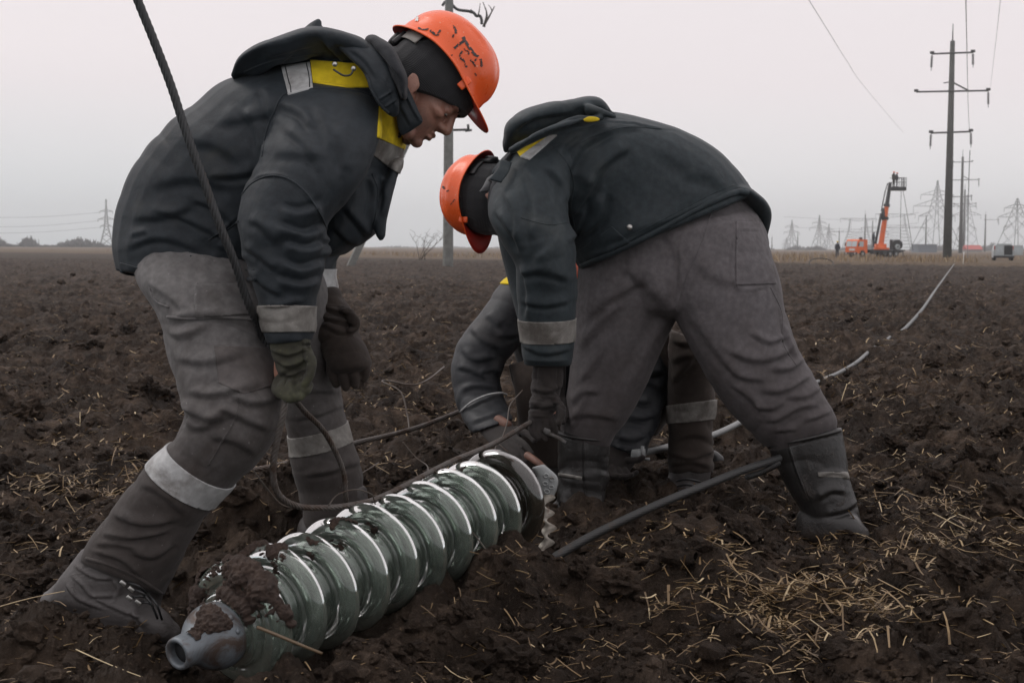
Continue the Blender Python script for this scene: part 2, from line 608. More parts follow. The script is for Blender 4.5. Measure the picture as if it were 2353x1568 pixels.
# ------------------------------------------------------------------ materials
class MB:
    """small helper round one principled material"""
    def __init__(self, name):
        self.m = bpy.data.materials.new(name); self.m.use_nodes = True
        self.t = self.m.node_tree
        self.b = self.t.nodes['Principled BSDF']
        self.tc = self.t.nodes.new('ShaderNodeTexCoord')
        self.geo = self.t.nodes.new('ShaderNodeNewGeometry')
        self.co = self.geo.outputs['Position']
    def n(self, typ, **kw):
        x = self.t.nodes.new(typ)
        for k, v in kw.items():
            if k.startswith('i_'): x.inputs[k[2:].replace('_', ' ')].default_value = v
            else: setattr(x, k, v)
        return x
    def l(self, a, b): self.t.links.new(a, b)
    def noise(self, scale, detail=4, rough=0.55, vec=None, stretch=None, dist=0.0):
        x = self.n('ShaderNodeTexNoise', i_Scale=scale, i_Detail=detail, i_Roughness=rough, i_Distortion=dist)
        src = vec or self.co
        if stretch:
            mp = self.n('ShaderNodeMapping', i_Scale=stretch); self.l(src, mp.inputs[0]); src = mp.outputs[0]
        self.l(src, x.inputs['Vector'])
        return x.outputs['Fac']
    def ramp(self, fac, stops):
        r = self.n('ShaderNodeValToRGB')
        e = r.color_ramp.elements
        while len(e) < len(stops): e.new(0.5)
        for el, (p, c) in zip(e, stops):
            el.position = p; el.color = c if len(c) == 4 else (*c, 1)
        self.l(fac, r.inputs[0])
        return r.outputs[0]
    def mix(self, fac, a, b, blend='MIX'):
        x = self.n('ShaderNodeMix', data_type='RGBA', blend_type=blend)
        for sock, v in ((x.inputs[0], fac), (x.inputs[6], a), (x.inputs[7], b)):
            if isinstance(v, bpy.types.NodeSocket): self.l(v, sock)
            elif isinstance(v, (int, float)): sock.default_value = v
            else: sock.default_value = (*v, 1) if len(v) == 3 else v
        return x.outputs[2]
    def bump(self, h, strength=0.3, dist=0.01, prev=None):
        x = self.n('ShaderNodeBump', i_Strength=strength, i_Distance=dist)
        self.l(h, x.inputs['Height'])
        if prev is not None: self.l(prev, x.inputs['Normal'])
        return x.outputs[0]
    def done(self, color, rough=0.7, normal=None, **kw):
        b = self.b
        for sock, v in ((b.inputs['Base Color'], color), (b.inputs['Roughness'], rough)):
            if isinstance(v, bpy.types.NodeSocket): self.l(v, sock)
            elif isinstance(v, (int, float)): sock.default_value = v
            else: sock.default_value = (*v, 1)
        if normal is not None: self.l(normal, b.inputs['Normal'])
        for k, v in kw.items(): b.inputs[k.replace('_', ' ')].default_value = v
        return self.m

def simple(name, col, rough=0.6, var=0.12, scale=8.0, bump=0.0, bscale=60, **kw):
    M = MB(name)
    lo = tuple(c * (1 - var) for c in col); hi = tuple(c * (1 + var) for c in col)
    c = M.ramp(M.noise(scale, 5), [(0.3, lo), (0.7, hi)])
    nr = M.bump(M.noise(bscale, 3), bump, 0.004) if bump else None
    return M.done(c, rough, nr, **kw)

def cloth(name, col, worn, dirt, dirt_lo=0.52, dirt_hi=0.75, rough=0.82, low_dirt=0.0, sheen=0.08, spec=0.25, crease=0.55, crease_scale=4.2):
    M = MB(name)
    big = M.noise(3.5, 4, 0.6)
    c = M.ramp(big, [(0.3, col), (0.72, worn)])
    fleck = M.noise(60, 2, 0.5)
    c = M.mix(0.35, c, M.ramp(fleck, [(0.35, tuple(x * 0.75 for x in col)), (0.7, tuple(x * 1.2 for x in worn))]))
    sm = M.noise(6.5, 8, 0.68, dist=0.6)
    c = M.mix(M.ramp(sm, [(dirt_lo, (0, 0, 0)), (dirt_hi, (0.75, 0.75, 0.75))]), c, dirt)
    if low_dirt:                                            # splashed earth thins out with height above the ground
        sep = M.n('ShaderNodeSeparateXYZ'); M.l(M.co, sep.inputs[0])
        add = M.n('ShaderNodeMath', operation='MULTIPLY_ADD'); M.l(M.noise(7, 8, 0.7), add.inputs[0]); add.inputs[1].default_value = -0.9; M.l(sep.outputs['Z'], add.inputs[2])
        fac = M.ramp(add.outputs[0], [(0.0, (low_dirt,) * 3), (min(0.42, 0.4), (0, 0, 0))])
        c = M.mix(fac, c, (0.032, 0.024, 0.020))
    specks = M.noise(140, 1, 0.4)
    c = M.mix(M.ramp(specks, [(0.76, (0, 0, 0)), (0.80, (0.3, 0.3, 0.3))]), c, tuple(x * 1.8 for x in worn))
    weave = M.noise(420, 2, 0.6)
    rid = M.n('ShaderNodeTexNoise', noise_type='RIDGED_MULTIFRACTAL', i_Scale=crease_scale, i_Detail=2.2, i_Roughness=0.42, i_Distortion=0.35)
    mp = M.n('ShaderNodeMapping', i_Scale=(1.0, 1.0, 1.5), i_Rotation=(0.4, 0.7, 0.2)); M.l(M.co, mp.inputs[0]); M.l(mp.outputs[0], rid.inputs['Vector'])
    rid2 = M.n('ShaderNodeTexNoise', noise_type='RIDGED_MULTIFRACTAL', i_Scale=crease_scale * 2.6, i_Detail=1.5, i_Roughness=0.4, i_Distortion=0.6)
    M.l(M.co, rid2.inputs['Vector'])
    nrm = M.bump(rid.outputs['Fac'], crease, 0.016)
    nrm = M.bump(rid2.outputs['Fac'], crease * 0.55, 0.006, nrm)
    nrm = M.bump(M.noise(34, 6, 0.62, dist=0.8), 0.2, 0.005, nrm)
    nrm = M.bump(weave, 0.30, 0.0016, nrm)
    return M.done(c, rough, nrm, Sheen_Weight=sheen, Specular_IOR_Level=spec)

m_jacket = cloth('jacket_cloth', (0.0085, 0.0128, 0.0172), (0.0205, 0.0280, 0.0345), (0.036, 0.036, 0.031), 0.55, 0.78, rough=0.62, spec=0.34, sheen=0.04, crease=0.6)
m_jacket_teal = cloth('faded_jacket_cloth', (0.0130, 0.0205, 0.0250), (0.0280, 0.0395, 0.0455), (0.058, 0.067, 0.066), 0.55, 0.80, rough=0.64, spec=0.32, sheen=0.05, crease=0.55)
m_jacket3 = cloth('grey_jacket_cloth', (0.0120, 0.0145, 0.0180), (0.0250, 0.0285, 0.0330), (0.045, 0.040, 0.036), 0.55, 0.8, rough=0.55, spec=0.4, sheen=0.03)
m_lining = cloth('dark_lining', (0.012, 0.014, 0.018), (0.022, 0.024, 0.028), (0.03, 0.03, 0.03), 0.6, 0.85)
m_trousers = cloth('work_trousers', (0.090, 0.087, 0.087), (0.165, 0.160, 0.158), (0.048, 0.040, 0.035), 0.5, 0.76, low_dirt=0.75)
m_trousers2 = cloth('grey_violet_trousers', (0.092, 0.086, 0.090), (0.140, 0.130, 0.136), (0.055, 0.047, 0.044), 0.52, 0.78, low_dirt=0.5)
m_trousers3 = cloth('muddy_tan_trousers', (0.066, 0.053, 0.044), (0.125, 0.102, 0.085), (0.035, 0.026, 0.021), 0.42, 0.66, low_dirt=0.8)
m_knee = cloth('kneepad_cloth', (0.075, 0.068, 0.066), (0.11, 0.10, 0.097), (0.045, 0.037, 0.033), 0.45, 0.72)
m_tape = cloth('reflective_tape', (0.36, 0.37, 0.37), (0.50, 0.51, 0.51), (0.10, 0.085, 0.072), 0.52, 0.68, rough=0.5, sheen=0)
m_tape_dirty = cloth('dirty_reflective_tape', (0.20, 0.195, 0.18), (0.30, 0.29, 0.27), (0.055, 0.045, 0.038), 0.42, 0.62, rough=0.55, sheen=0)
m_yellow = cloth('yellow_cloth', (0.62, 0.44, 0.010), (0.72, 0.55, 0.02), (0.20, 0.14, 0.03), 0.52, 0.72, sheen=0.05)
m_glove_green = cloth('green_grey_glove', (0.030, 0.031, 0.024), (0.095, 0.100, 0.052), (0.022, 0.020, 0.017), 0.38, 0.58)
m_glove_brown = cloth('brown_glove', (0.024, 0.018, 0.015), (0.050, 0.038, 0.031), (0.020, 0.016, 0.014), 0.45, 0.7)
m_glove_dark = cloth('dark_glove', (0.016, 0.014, 0.014), (0.034, 0.029, 0.027), (0.03, 0.024, 0.02), 0.45, 0.7)

def knit():
    M = MB('black_knit')
    w = M.n('ShaderNodeTexWave', wave_type='BANDS', bands_direction='DIAGONAL', i_Scale=130.0, i_Distortion=2.0, i_Detail=1.0)
    M.l(M.co, w.inputs['Vector'])
    c = M.ramp(w.outputs['Fac'], [(0.0, (0.007, 0.008, 0.010)), (1.0, (0.017, 0.018, 0.021))])
    nr = M.bump(w.outputs['Fac'], 0.35, 0.002)
    nr = M.bump(M.noise(300, 3), 0.3, 0.001, nr)
    return M.done(c, 0.9, nr, Sheen_Weight=0.25)
m_knit = knit()

def helmet_mat(name, col):
    M = MB(name)
    c = M.ramp(M.noise(9, 6), [(0.3, tuple(x * 0.9 for x in col)), (0.7, col)])
    scuff = M.noise(26, 8, 0.75, dist=0.8)
    c = M.mix(M.ramp(scuff, [(0.60, (0, 0, 0)), (0.78, (0.5, 0.5, 0.5))]), c, tuple(x * 0.45 for x in col))
    specks = M.noise(190, 1)
    c = M.mix(M.ramp(specks, [(0.72, (0, 0, 0)), (0.75, (0.55, 0.55, 0.55))]), c, (0.75, 0.45, 0.33))
    rg = M.ramp(M.noise(30, 5), [(0.3, (0.20, 0.20, 0.20)), (0.7, (0.42, 0.42, 0.42))])
    nr = M.bump(M.noise(45, 4), 0.06, 0.003)
    return M.done(c, rg, nr, Specular_IOR_Level=0.5)
m_helmet = helmet_mat('orange_plastic', (0.85, 0.120, 0.024))
m_helmet_in = simple('red_plastic_inside', (0.62, 0.035, 0.022), 0.45)
m_black_plastic = simple('black_plastic', (0.02, 0.021, 0.022), 0.45)
m_grey_plastic = simple('grey_plastic', (0.36, 0.34, 0.31), 0.5)
m_strap = simple('grey_strap', (0.085, 0.09, 0.095), 0.6)
m_mark = simple('black_marker', (0.030, 0.022, 0.020), 0.6, 0.4, 200)
m_white_worn = simple('worn_white_sticker', (0.55, 0.56, 0.54), 0.6, 0.25, 60)
m_steel = simple('nickel_snap', (0.45, 0.45, 0.43), 0.35, 0.2, 80, Metallic=0.9)

def skin_mat():
    M = MB('skin')
    c = M.ramp(M.noise(14, 6), [(0.3, (0.29, 0.145, 0.105)), (0.7, (0.37, 0.195, 0.145))])
    c = M.mix(M.ramp(M.noise(55, 6, 0.7), [(0.5, (0, 0, 0)), (0.75, (0.35, 0.35, 0.35))]), c, (0.15, 0.072, 0.055))
    bd = M.n('ShaderNodeAttribute', attribute_name='beard', attribute_type='GEOMETRY')
    bn = M.n('ShaderNodeMath', operation='MULTIPLY'); M.l(bd.outputs['Fac'], bn.inputs[0]); M.l(M.ramp(M.noise(420, 2, 0.6), [(0.35, (0.35, 0.35, 0.35)), (0.65, (1, 1, 1))]), bn.inputs[1])
    c = M.mix(bn.outputs[0], c, (0.075, 0.055, 0.050))
    c = M.mix(M.ramp(M.noise(24, 4), [(0.5, (0, 0, 0)), (0.7, (0.3, 0.3, 0.3))]), c, (0.42, 0.15, 0.11))
    nr = M.bump(M.noise(160, 4, 0.6), 0.45, 0.0018)
    nr = M.bump(M.noise(40, 4, 0.6), 0.3, 0.004, nr)
    return M.done(c, 0.46, nr, Subsurface_Weight=0.08, Subsurface_Scale=0.006)
m_skin = skin_mat()
m_skin_dirty = simple('grimy_skin', (0.17, 0.085, 0.060), 0.6, 0.25, 60)
m_stubble = simple('stubble_hair', (0.03, 0.024, 0.02), 0.8)
m_eye = simple('eyeball', (0.6, 0.58, 0.54), 0.2)

def leather(name, col, mud, gloss=0.4):
    M = MB(name)
    c = M.ramp(M.noise(10, 6, 0.65), [(0.32, col), (0.7, tuple(x * 1.7 for x in col))])
    mz = M.n('ShaderNodeSeparateXYZ'); M.l(M.co, mz.inputs[0])
    mh = M.n('ShaderNodeMath', operation='MULTIPLY_ADD'); M.l(M.noise(13, 8, 0.72, dist=0.5), mh.inputs[0]); mh.inputs[1].default_value = -0.20; M.l(mz.outputs['Z'], mh.inputs[2])
    mf = M.ramp(mh.outputs[0], [(0.0, (0.95, 0.95, 0.95)), (0.05, (0, 0, 0))])
    sp = M.ramp(M.noise(17, 8, 0.7, dist=0.5), [(0.58, (0, 0, 0)), (0.72, (0.8, 0.8, 0.8))])
    mm = M.n('ShaderNodeMath', operation='MAXIMUM'); M.l(mf, mm.inputs[0]); M.l(sp, mm.inputs[1])
    c = M.mix(mm.outputs[0], c, mud)
    rr = M.ramp(M.noise(25, 4), [(0.3, (gloss,) * 3), (0.7, (gloss + 0.22,) * 3)])
    rg = M.mix(mm.outputs[0], rr, (0.9, 0.9, 0.9))
    rid = M.n('ShaderNodeTexNoise', noise_type='RIDGED_MULTIFRACTAL', i_Scale=9.0, i_Detail=2.0, i_Roughness=0.45, i_Distortion=0.4); M.l(M.co, rid.inputs['Vector'])
    nr = M.bump(rid.outputs['Fac'], 0.4, 0.008)
    nr = M.bump(mm.outputs[0], 0.5, 0.006, nr)
    nr = M.bump(M.noise(120, 6, 0.65), 0.4, 0.003, nr)
    return M.done(c, rg, nr)
m_leather = leather('muddy_leather', (0.050, 0.046, 0.045), (0.034, 0.026, 0.022))
m_rubber = leather('black_tarpaulin_boot', (0.0150, 0.0145, 0.0140), (0.046, 0.035, 0.028), gloss=0.26)
m_sole = leather('boot_sole', (0.02, 0.018, 0.017), (0.03, 0.022, 0.018))

def soil_mat():
    M = MB('dark_wet_soil')
    big = M.noise(1.1, 6, 0.62)
    mid = M.noise(9, 8, 0.68)
    c = M.ramp(mid, [(0.30, (0.0125, 0.0086, 0.0062)), (0.50, (0.043, 0.0300, 0.0215)), (0.72, (0.150, 0.1080, 0.0790))])
    mott = M.noise(2.6, 7, 0.72, stretch=(1.0, 0.55, 1.0))
    c = M.mix(M.ramp(mott, [(0.42, (0.75, 0.75, 0.75)), (0.56, (0, 0, 0))]), c, (0.0130, 0.0089, 0.0065))
    c = M.mix(M.ramp(big, [(0.44, (0, 0, 0)), (0.68, (0.45, 0.45, 0.45))]), c, (0.085, 0.063, 0.047))
    crumbs = M.noise(95, 5, 0.7)
    c = M.mix(M.ramp(crumbs, [(0.58, (0, 0, 0)), (0.72, (0.7, 0.7, 0.7))]), c, (0.18, 0.132, 0.098))
    # dry grass strip begins beyond the ploughed part
    dist = M.n('ShaderNodeSeparateXYZ'); M.l(M.co, dist.inputs[0])
    fx = M.n('ShaderNodeMath', operation='MULTIPLY_ADD'); M.l(M.noise(0.12, 4), fx.inputs[0]); fx.inputs[1].default_value = 12.0; ed = M.n('ShaderNodeMath', operation='MULTIPLY_ADD'); M.l(dist.outputs['X'], ed.inputs[0]); ed.inputs[1].default_value = 1.15; sb = M.n('ShaderNodeMath', operation='ADD'); M.l(dist.outputs['Y'], sb.inputs[0]); sb.inputs[1].default_value = -108.0; M.l(sb.outputs[0], ed.inputs[2]); M.l(ed.outputs[0], fx.inputs[2])
    gr = M.n('ShaderNodeMapRange', i_From_Min=0.0, i_From_Max=8.0); M.l(fx.outputs[0], gr.inputs['Value'])
    dry = M.ramp(M.noise(1.3, 6, 0.7), [(0.3, (0.070, 0.050, 0.034)), (0.7, (0.15, 0.108, 0.066))])
    c = M.mix(gr.outputs[0], c, dry)
    rg = M.ramp(M.noise(30, 5), [(0.3, (0.62, 0.62, 0.62)), (0.75, (0.95, 0.95, 0.95))])
    vor = M.n('ShaderNodeTexVoronoi', feature='F1', i_Scale=42.0, i_Randomness=1.0)
    wv = M.n('ShaderNodeVectorMath', operation='MULTIPLY_ADD'); nz = M.n('ShaderNodeTexNoise', i_Scale=30.0, i_Detail=3.0); M.l(M.co, nz.inputs['Vector'])
    M.l(nz.outputs['Color'], wv.inputs[0]); wv.inputs[1].default_value = (0.03, 0.03, 0.03); M.l(M.co, wv.inputs[2]); M.l(wv.outputs[0], vor.inputs['Vector'])
    nr = M.bump(M.noise(20, 8, 0.75), 0.9, 0.05)
    inv = M.n('ShaderNodeMath', operation='SUBTRACT'); inv.inputs[0].default_value = 1.0; M.l(vor.outputs['Distance'], inv.inputs[1])
    nr = M.bump(inv.outputs[0], 0.7, 0.016, nr)
    nr = M.bump(M.noise(150, 6, 0.75), 0.9, 0.009, nr)
    return M.done(c, rg, nr, Specular_IOR_Level=0.14)
m_soil = soil_mat()

def mud_mat():
    M = MB('clinging_mud')
    c = M.ramp(M.noise(40, 8, 0.7), [(0.3, (0.020, 0.012, 0.009)), (0.55, (0.045, 0.027, 0.019)), (0.8, (0.085, 0.055, 0.036))])
    nr = M.bump(M.noise(160, 6, 0.7), 0.9, 0.006)
    return M.done(c, 0.8, nr)
m_mud = mud_mat()

def straw_mat():
    M = MB('straw')
    inf = M.n('ShaderNodeAttribute', attribute_name='tint', attribute_type='GEOMETRY')
    c = M.ramp(inf.outputs['Fac'], [(0.0, (0.075, 0.044, 0.018)), (0.35, (0.20, 0.128, 0.056)), (0.7, (0.37, 0.265, 0.135)), (1.0, (0.62, 0.51, 0.32))])
    c = M.mix(M.ramp(M.noise(70, 5), [(0.45, (0, 0, 0)), (0.75, (0.6, 0.6, 0.6))]), c, (0.10, 0.066, 0.032))
    return M.done(c, 0.55)
m_straw = straw_mat()
m_drygrass = straw_mat(); m_drygrass.name = 'dry_weed'

def glass_mat(name='green_insulator_glass', fc=(0.225, 0.275, 0.235, 1), film_stops=((0.38, 0.24), (0.58, 0.42), (0.76, 0.85))):
    M = MB(name)
    dust = M.noise(7, 8, 0.7, dist=0.4)
    c = M.ramp(dust, [(0.35, (0.72, 0.87, 0.78)), (0.75, (0.60, 0.72, 0.58))])
    rg = M.ramp(M.noise(20, 7, 0.7), [(0.4, (0.05, 0.05, 0.05)), (0.62, (0.11, 0.11, 0.11)), (0.8, (0.30, 0.30, 0.30))])
    M.done(c, rg, None, IOR=1.46, Transmission_Weight=1.0)
    # dusty film: where dried mud sits the surface is not clear any more
    film = M.n('ShaderNodeBsdfPrincipled')
    film.inputs['Base Color'].default_value = fc
    film.inputs['Roughness'].default_value = 0.14
    film.inputs['Specular IOR Level'].default_value = 0.9
    film.inputs['Coat Weight'].default_value = 0.6
    film.inputs['Coat Roughness'].default_value = 0.06
    mx = M.n('ShaderNodeMixShader')
    f = M.ramp(M.noise(11, 8, 0.72, dist=0.5), [(p_, (q_,) * 3) for p_, q_ in film_stops])
    M.l(f, mx.inputs[0])
    out = M.t.nodes['Material Output']
    M.l(M.b.outputs[0], mx.inputs[1]); M.l(film.outputs[0], mx.inputs[2])
    M.l(mx.outputs[0], out.inputs['Surface'])
    return M.m
m_glass = glass_mat()
m_glass_dark = glass_mat('mud_stained_glass', (0.028, 0.024, 0.018, 1), ((0.30, 0.55), (0.5, 0.85), (0.7, 0.97)))

def galv(name, col, rust, amount=0.55):
    M = MB(name)
    c = M.ramp(M.noise(18, 6), [(0.3, tuple(x * 0.8 for x in col)), (0.7, col)])
    c = M.mix(M.ramp(M.noise(13, 9, 0.72, dist=0.7), [(amount, (0, 0, 0)), (amount + 0.14, (0.9, 0.9, 0.9))]), c, rust)
    nr = M.bump(M.noise(70, 6, 0.7), 0.3, 0.003)
    return M.done(c, 0.5, nr, Metallic=0.35)
m_cap = galv('galvanised_cap', (0.175, 0.20, 0.22), (0.075, 0.048, 0.034), 0.45)
m_tool = galv('oily_tool_steel', (0.11, 0.11, 0.11), (0.05, 0.04, 0.03), 0.5)
m_plate = galv('galvanised_plate', (0.34, 0.36, 0.36), (0.12, 0.085, 0.062), 0.6)
m_chain = galv('corroded_strip', (0.33, 0.31, 0.27), (0.10, 0.055, 0.03), 0.5)
m_rope = galv('rusty_steel_rope', (0.135, 0.122, 0.112), (0.060, 0.036, 0.024), 0.45)
m_sling = galv('greased_sling', (0.050, 0.052, 0.054), (0.060, 0.045, 0.035), 0.56)
m_alu = galv('aluminium_conductor', (0.215, 0.225, 0.225), (0.10, 0.085, 0.072), 0.58)
m_dark_cable = galv('weathered_conductor', (0.036, 0.037, 0.037), (0.05, 0.036, 0.026), 0.55)
m_wire = galv('rusty_wire', (0.10, 0.085, 0.072), (0.065, 0.038, 0.024), 0.48)
m_concrete = simple('weathered_concrete', (0.16, 0.165, 0.155), 0.9, 0.22, 5, 0.4, 40)
m_concrete_dk = simple('dark_concrete', (0.062, 0.064, 0.058), 0.9, 0.2, 3, 0.3, 30)
m_lattice = simple('galvanised_lattice', (0.12, 0.14, 0.145), 0.6, 0.1)
m_insul_dk = simple('dark_insulator', (0.03, 0.03, 0.03), 0.4)
m_truck_orange = simple('truck_orange', (0.72, 0.125, 0.012), 0.45, 0.15, 2)
m_truck_dark = simple('truck_chassis', (0.025, 0.026, 0.028), 0.6, 0.25, 3)
m_boom_dark = simple('boom_black', (0.022, 0.024, 0.028), 0.5)
m_window = simple('window_glass', (0.42, 0.47, 0.49), 0.12)
m_white_paint = simple('white_paint', (0.62, 0.63, 0.62), 0.5)
m_tyre = simple('tyre', (0.018, 0.018, 0.018), 0.85)
m_van = simple('pale_grey_van', (0.36, 0.40, 0.41), 0.4, 0.12, 2)
m_hollow_shade = simple('painted_hollow_shade', (0.020, 0.022, 0.024), 0.8)  # near-black colour standing in for shade inside the van and the socket
m_blue_metal = simple('blue_grey_cladding', (0.13, 0.155, 0.185), 0.7, 0.08, 0.5)
m_red_roof = simple('red_roofing', (0.42, 0.075, 0.065), 0.7, 0.1, 0.5)
m_far_wall = simple('far_wall', (0.22, 0.21, 0.20), 0.9)
m_bark = simple('bare_twigs', (0.060, 0.052, 0.045), 0.9)
m_far_wood = simple('far_bare_trees', (0.040, 0.040, 0.040), 0.95, 0.3, 0.4)
m_orange_dot = simple('orange_hat', (0.7, 0.13, 0.04), 0.5)
m_yellow_hat = simple('yellow_hat', (0.62, 0.45, 0.02), 0.5)
m_navy = simple('navy_workwear', (0.020, 0.024, 0.034), 0.85)
m_olive = simple('olive_workwear', (0.034, 0.032, 0.024), 0.85)
# ------------------------------------------------------------------ the ploughed field (one sheet to the horizon)
_bumps = []
def bump_at(px, py, d, h, r, ry=None):
    p = W(px, py, d)
    _bumps.append((p[0], p[1], h, r, ry or r))
# soil ridge behind the insulators and the far leg of the left worker
bump_at(700, 1160, 3.62, 0.16, 0.22, 0.16)
bump_at(860, 1150, 3.80, 0.13, 0.22, 0.16)
bump_at(560, 1160, 3.55, 0.10, 0.25, 0.18)
# bank of earth in front of the insulators
bump_at(730, 1540, 2.60, 0.03, 0.09)
bump_at(820, 1475, 2.74, 0.055, 0.09)
bump_at(940, 1410, 2.90, 0.055, 0.11)
bump_at(1060, 1350, 3.06, 0.070, 0.11)
bump_at(1150, 1310, 3.18, 0.055, 0.10)
bump_at(1262, 1270, 3.62, -0.06, 0.12)
bump_at(1100, 1250, 3.50, 0.05, 0.13)
bump_at(1010, 1330, 3.3, 0.05, 0.12)
bump_at(1340, 1320, 3.35, 0.02, 0.14)
bump_at(1640, 1275, 3.55, 0.085, 0.16)
bump_at(1800, 1290, 3.55, 0.06, 0.18)
bump_at(1500, 1400, 3.2, 0.04, 0.2)
# hollow under the near end of the string and the heel of the boot
bump_at(470, 1530, 2.80, -0.045, 0.16)
bump_at(250, 1470, 2.86, 0.055, 0.16, 0.07)
bump_at(120, 1430, 2.95, 0.07, 0.10)
bump_at(100, 1230, 3.7, 0.07, 0.35)
bump_at(200, 1010, 4.9, 0.05, 0.4)
bump_at(1500, 1560, 2.85, -0.03, 0.25)
bump_at(2200, 1450, 3.2, 0.03, 0.3)

def Zbase(x, y):
    x = np.asarray(x, float); y = np.asarray(y, float)
    z = 0.10 * (1 - np.clip((y - 7) / 22, 0, 1) ** 0.8)
    near = 1 - np.clip((y - 30) / 40, 0, 1)
    z = z + near * (0.035 * vnoise2(x * 0.55 + y * 0.25, y * 0.9, 3) + 0.030 * vnoise2(x * 1.3, y * 1.9 + 7, 4))
    for bx, by, h, rx, ry in _bumps:
        m = (np.abs(x - bx) < 3 * rx) & (np.abs(y - by) < 3 * ry)
        if np.any(m):
            z = np.where(m, z + h * np.exp(-((x - bx) / rx) ** 2 - ((y - by) / ry) ** 2), z)
    return z

def Zdetail(x, y):
    near = 1 - np.clip((y - 92) / 14, 0, 1)
    wx = x + 0.05 * vnoise2(x * 6, y * 6, 21); wy = y + 0.05 * vnoise2(x * 6 + 5, y * 6, 22)
    big = np.abs(vnoise2(wx * 4.2, wy * 4.2, 8))
    med = np.abs(vnoise2(wx * 10.5, wy * 10.5, 9))
    f1, v1 = worley2(wx * 7.5, wy * 7.5, 12)
    f2, v2 = worley2(wx * 19, wy * 19, 13)
    clod = np.clip(0.62 - f1, 0, 1) * (0.35 + v1) * (v1 > 0.28)
    crumb = np.clip(0.60 - f2, 0, 1) * (0.3 + v2)
    sm = vnoise2(x * 48, y * 48, 14) * 0.007 + np.abs(vnoise2(x * 85, y * 85, 15)) * 0.007 + vnoise2(x * 190, y * 190, 18) * 0.0035 * np.clip(2 - y / 5, 0, 1)
    patch_ = 0.65 + 0.5 * vnoise2(x * 0.8, y * 0.8, 16)
    huge = np.abs(vnoise2(wx * 1.9 + 0.6 * wy, wy * 2.4, 7))
    z = 0.060 * (huge - 0.3) + 0.090 * (big - 0.25) + 0.050 * (med - 0.25) + patch_ * (0.095 * clod + 0.036 * crumb) + sm
    far = np.clip((y - 12) / 40, 0, 1)
    mid_ = np.clip((y - 5) / 6, 0, 1)
    z = z + mid_ * (0.055 * (np.abs(vnoise2(x * 2.6, y * 1.5, 19)) - 0.3) + 0.05 * vnoise2(x * 0.9, y * 0.7, 17))
    return z * near

def Zg(x, y):
    return Zbase(x, y) + Zdetail(x, y)

def zg1(x, y):
    return float(Zbase(np.array([x]), np.array([y]))[0])

def build_ground():
    t_in = np.linspace(-0.43, 0.43, 530)
    t_l = -0.43 - np.geomspace(0.004, 1.2, 24)[::-1]
    t = np.concatenate([t_l, t_in, -t_l[::-1]])
    ys = [2.25]
    while ys[-1] < 34: ys.append(ys[-1] * 1.0053)
    while ys[-1] < 105: ys.append(ys[-1] * 1.0095)
    while ys[-1] < 2300: ys.append(ys[-1] * 1.11)
    ys = np.array(ys)
    ys = np.concatenate([[-60, -20, -8, -3, -1, 0.3, 1.2, 1.8], ys])
    wdt = np.maximum(ys, 2.25)
    X = t[None, :] * wdt[:, None]
    Y = np.broadcast_to(ys[:, None], X.shape)
    Z = Zg(X.ravel(), np.ascontiguousarray(Y).ravel())
    V = np.stack([X.ravel(), np.ascontiguousarray(Y).ravel(), Z], 1)
    nr, nc = X.shape
    i = np.arange(nr - 1)[:, None] * nc + np.arange(nc - 1)[None, :]
    i = i.ravel()
    Fq = np.stack([i, i + 1, i + nc + 1, i + nc], 1)
    o = put('ploughed_field', (V, Fq), m_soil, smooth=False)
    tag(o, kind='structure')
    return o
field = build_ground()

# ------------------------------------------------------------------ loose clods on the sheet
def lump_mesh(seed, sub=2):
    bm = bmesh.new()
    bmesh.ops.create_icosphere(bm, subdivisions=sub, radius=1.0)
    V = np.array([v.co[:] for v in bm.verts]); Fc = np.array([[v.index for v in f.verts] for f in bm.faces])
    bm.free()
    n = vnoise3(V[:, 0] * 1.3 + seed * 7, V[:, 1] * 1.3, V[:, 2] * 1.3, seed) * 0.35 + vnoise3(V[:, 0] * 3 + seed, V[:, 1] * 3, V[:, 2] * 3, seed + 1) * 0.22
    n = n - np.abs(vnoise3(V[:, 0] * 2.2 + seed, V[:, 1] * 2.2, V[:, 2] * 2.2, seed + 3)) * 0.3
    if sub > 1: n = n + vnoise3(V[:, 0] * 7 + seed, V[:, 1] * 7, V[:, 2] * 7, seed + 2) * 0.16
    if sub > 2: n = n + vnoise3(V[:, 0] * 15 + seed, V[:, 1] * 15, V[:, 2] * 15, seed + 4) * 0.10
    return V * (1 + n)[:, None], Fc

def scatter(variants, pos, size, mat, name, squash=0.7, tint=None):
    n = len(pos)
    ang = RNG.uniform(0, 6.28, n); tilt = RNG.uniform(-0.7, 0.7, n)
    pick = RNG.integers(0, len(variants), n)
    Vs, Fs, off = [], [], 0
    for k in range(len(variants)):
        idx = np.where(pick == k)[0]
        if not len(idx): continue
        V0, F0 = variants[k]
        ca, sa, ct, st_ = np.cos(ang[idx]), np.sin(ang[idx]), np.cos(tilt[idx]), np.sin(tilt[idx])
        x = V0[:, 0][None] * ca[:, None] - V0[:, 1][None] * sa[:, None]
        y = V0[:, 0][None] * sa[:, None] + V0[:, 1][None] * ca[:, None]
        z = V0[:, 2][None] * squash * np.ones((len(idx), 1))
        x2 = x * ct[:, None] + z * st_[:, None]; z2 = -x * st_[:, None] + z * ct[:, None]
        P = np.stack([x2, y, z2], 2) * size[idx][:, None, None] + pos[idx][:, None, :]
        Vs.append(P.reshape(-1, 3))
        Fs.append((F0[None] + (np.arange(len(idx)) * len(V0))[:, None, None] + off).reshape(-1, F0.shape[1]))
        off += len(idx) * len(V0)
    return put(name, (np.concatenate(Vs), np.concatenate(Fs)), mat, smooth=False)

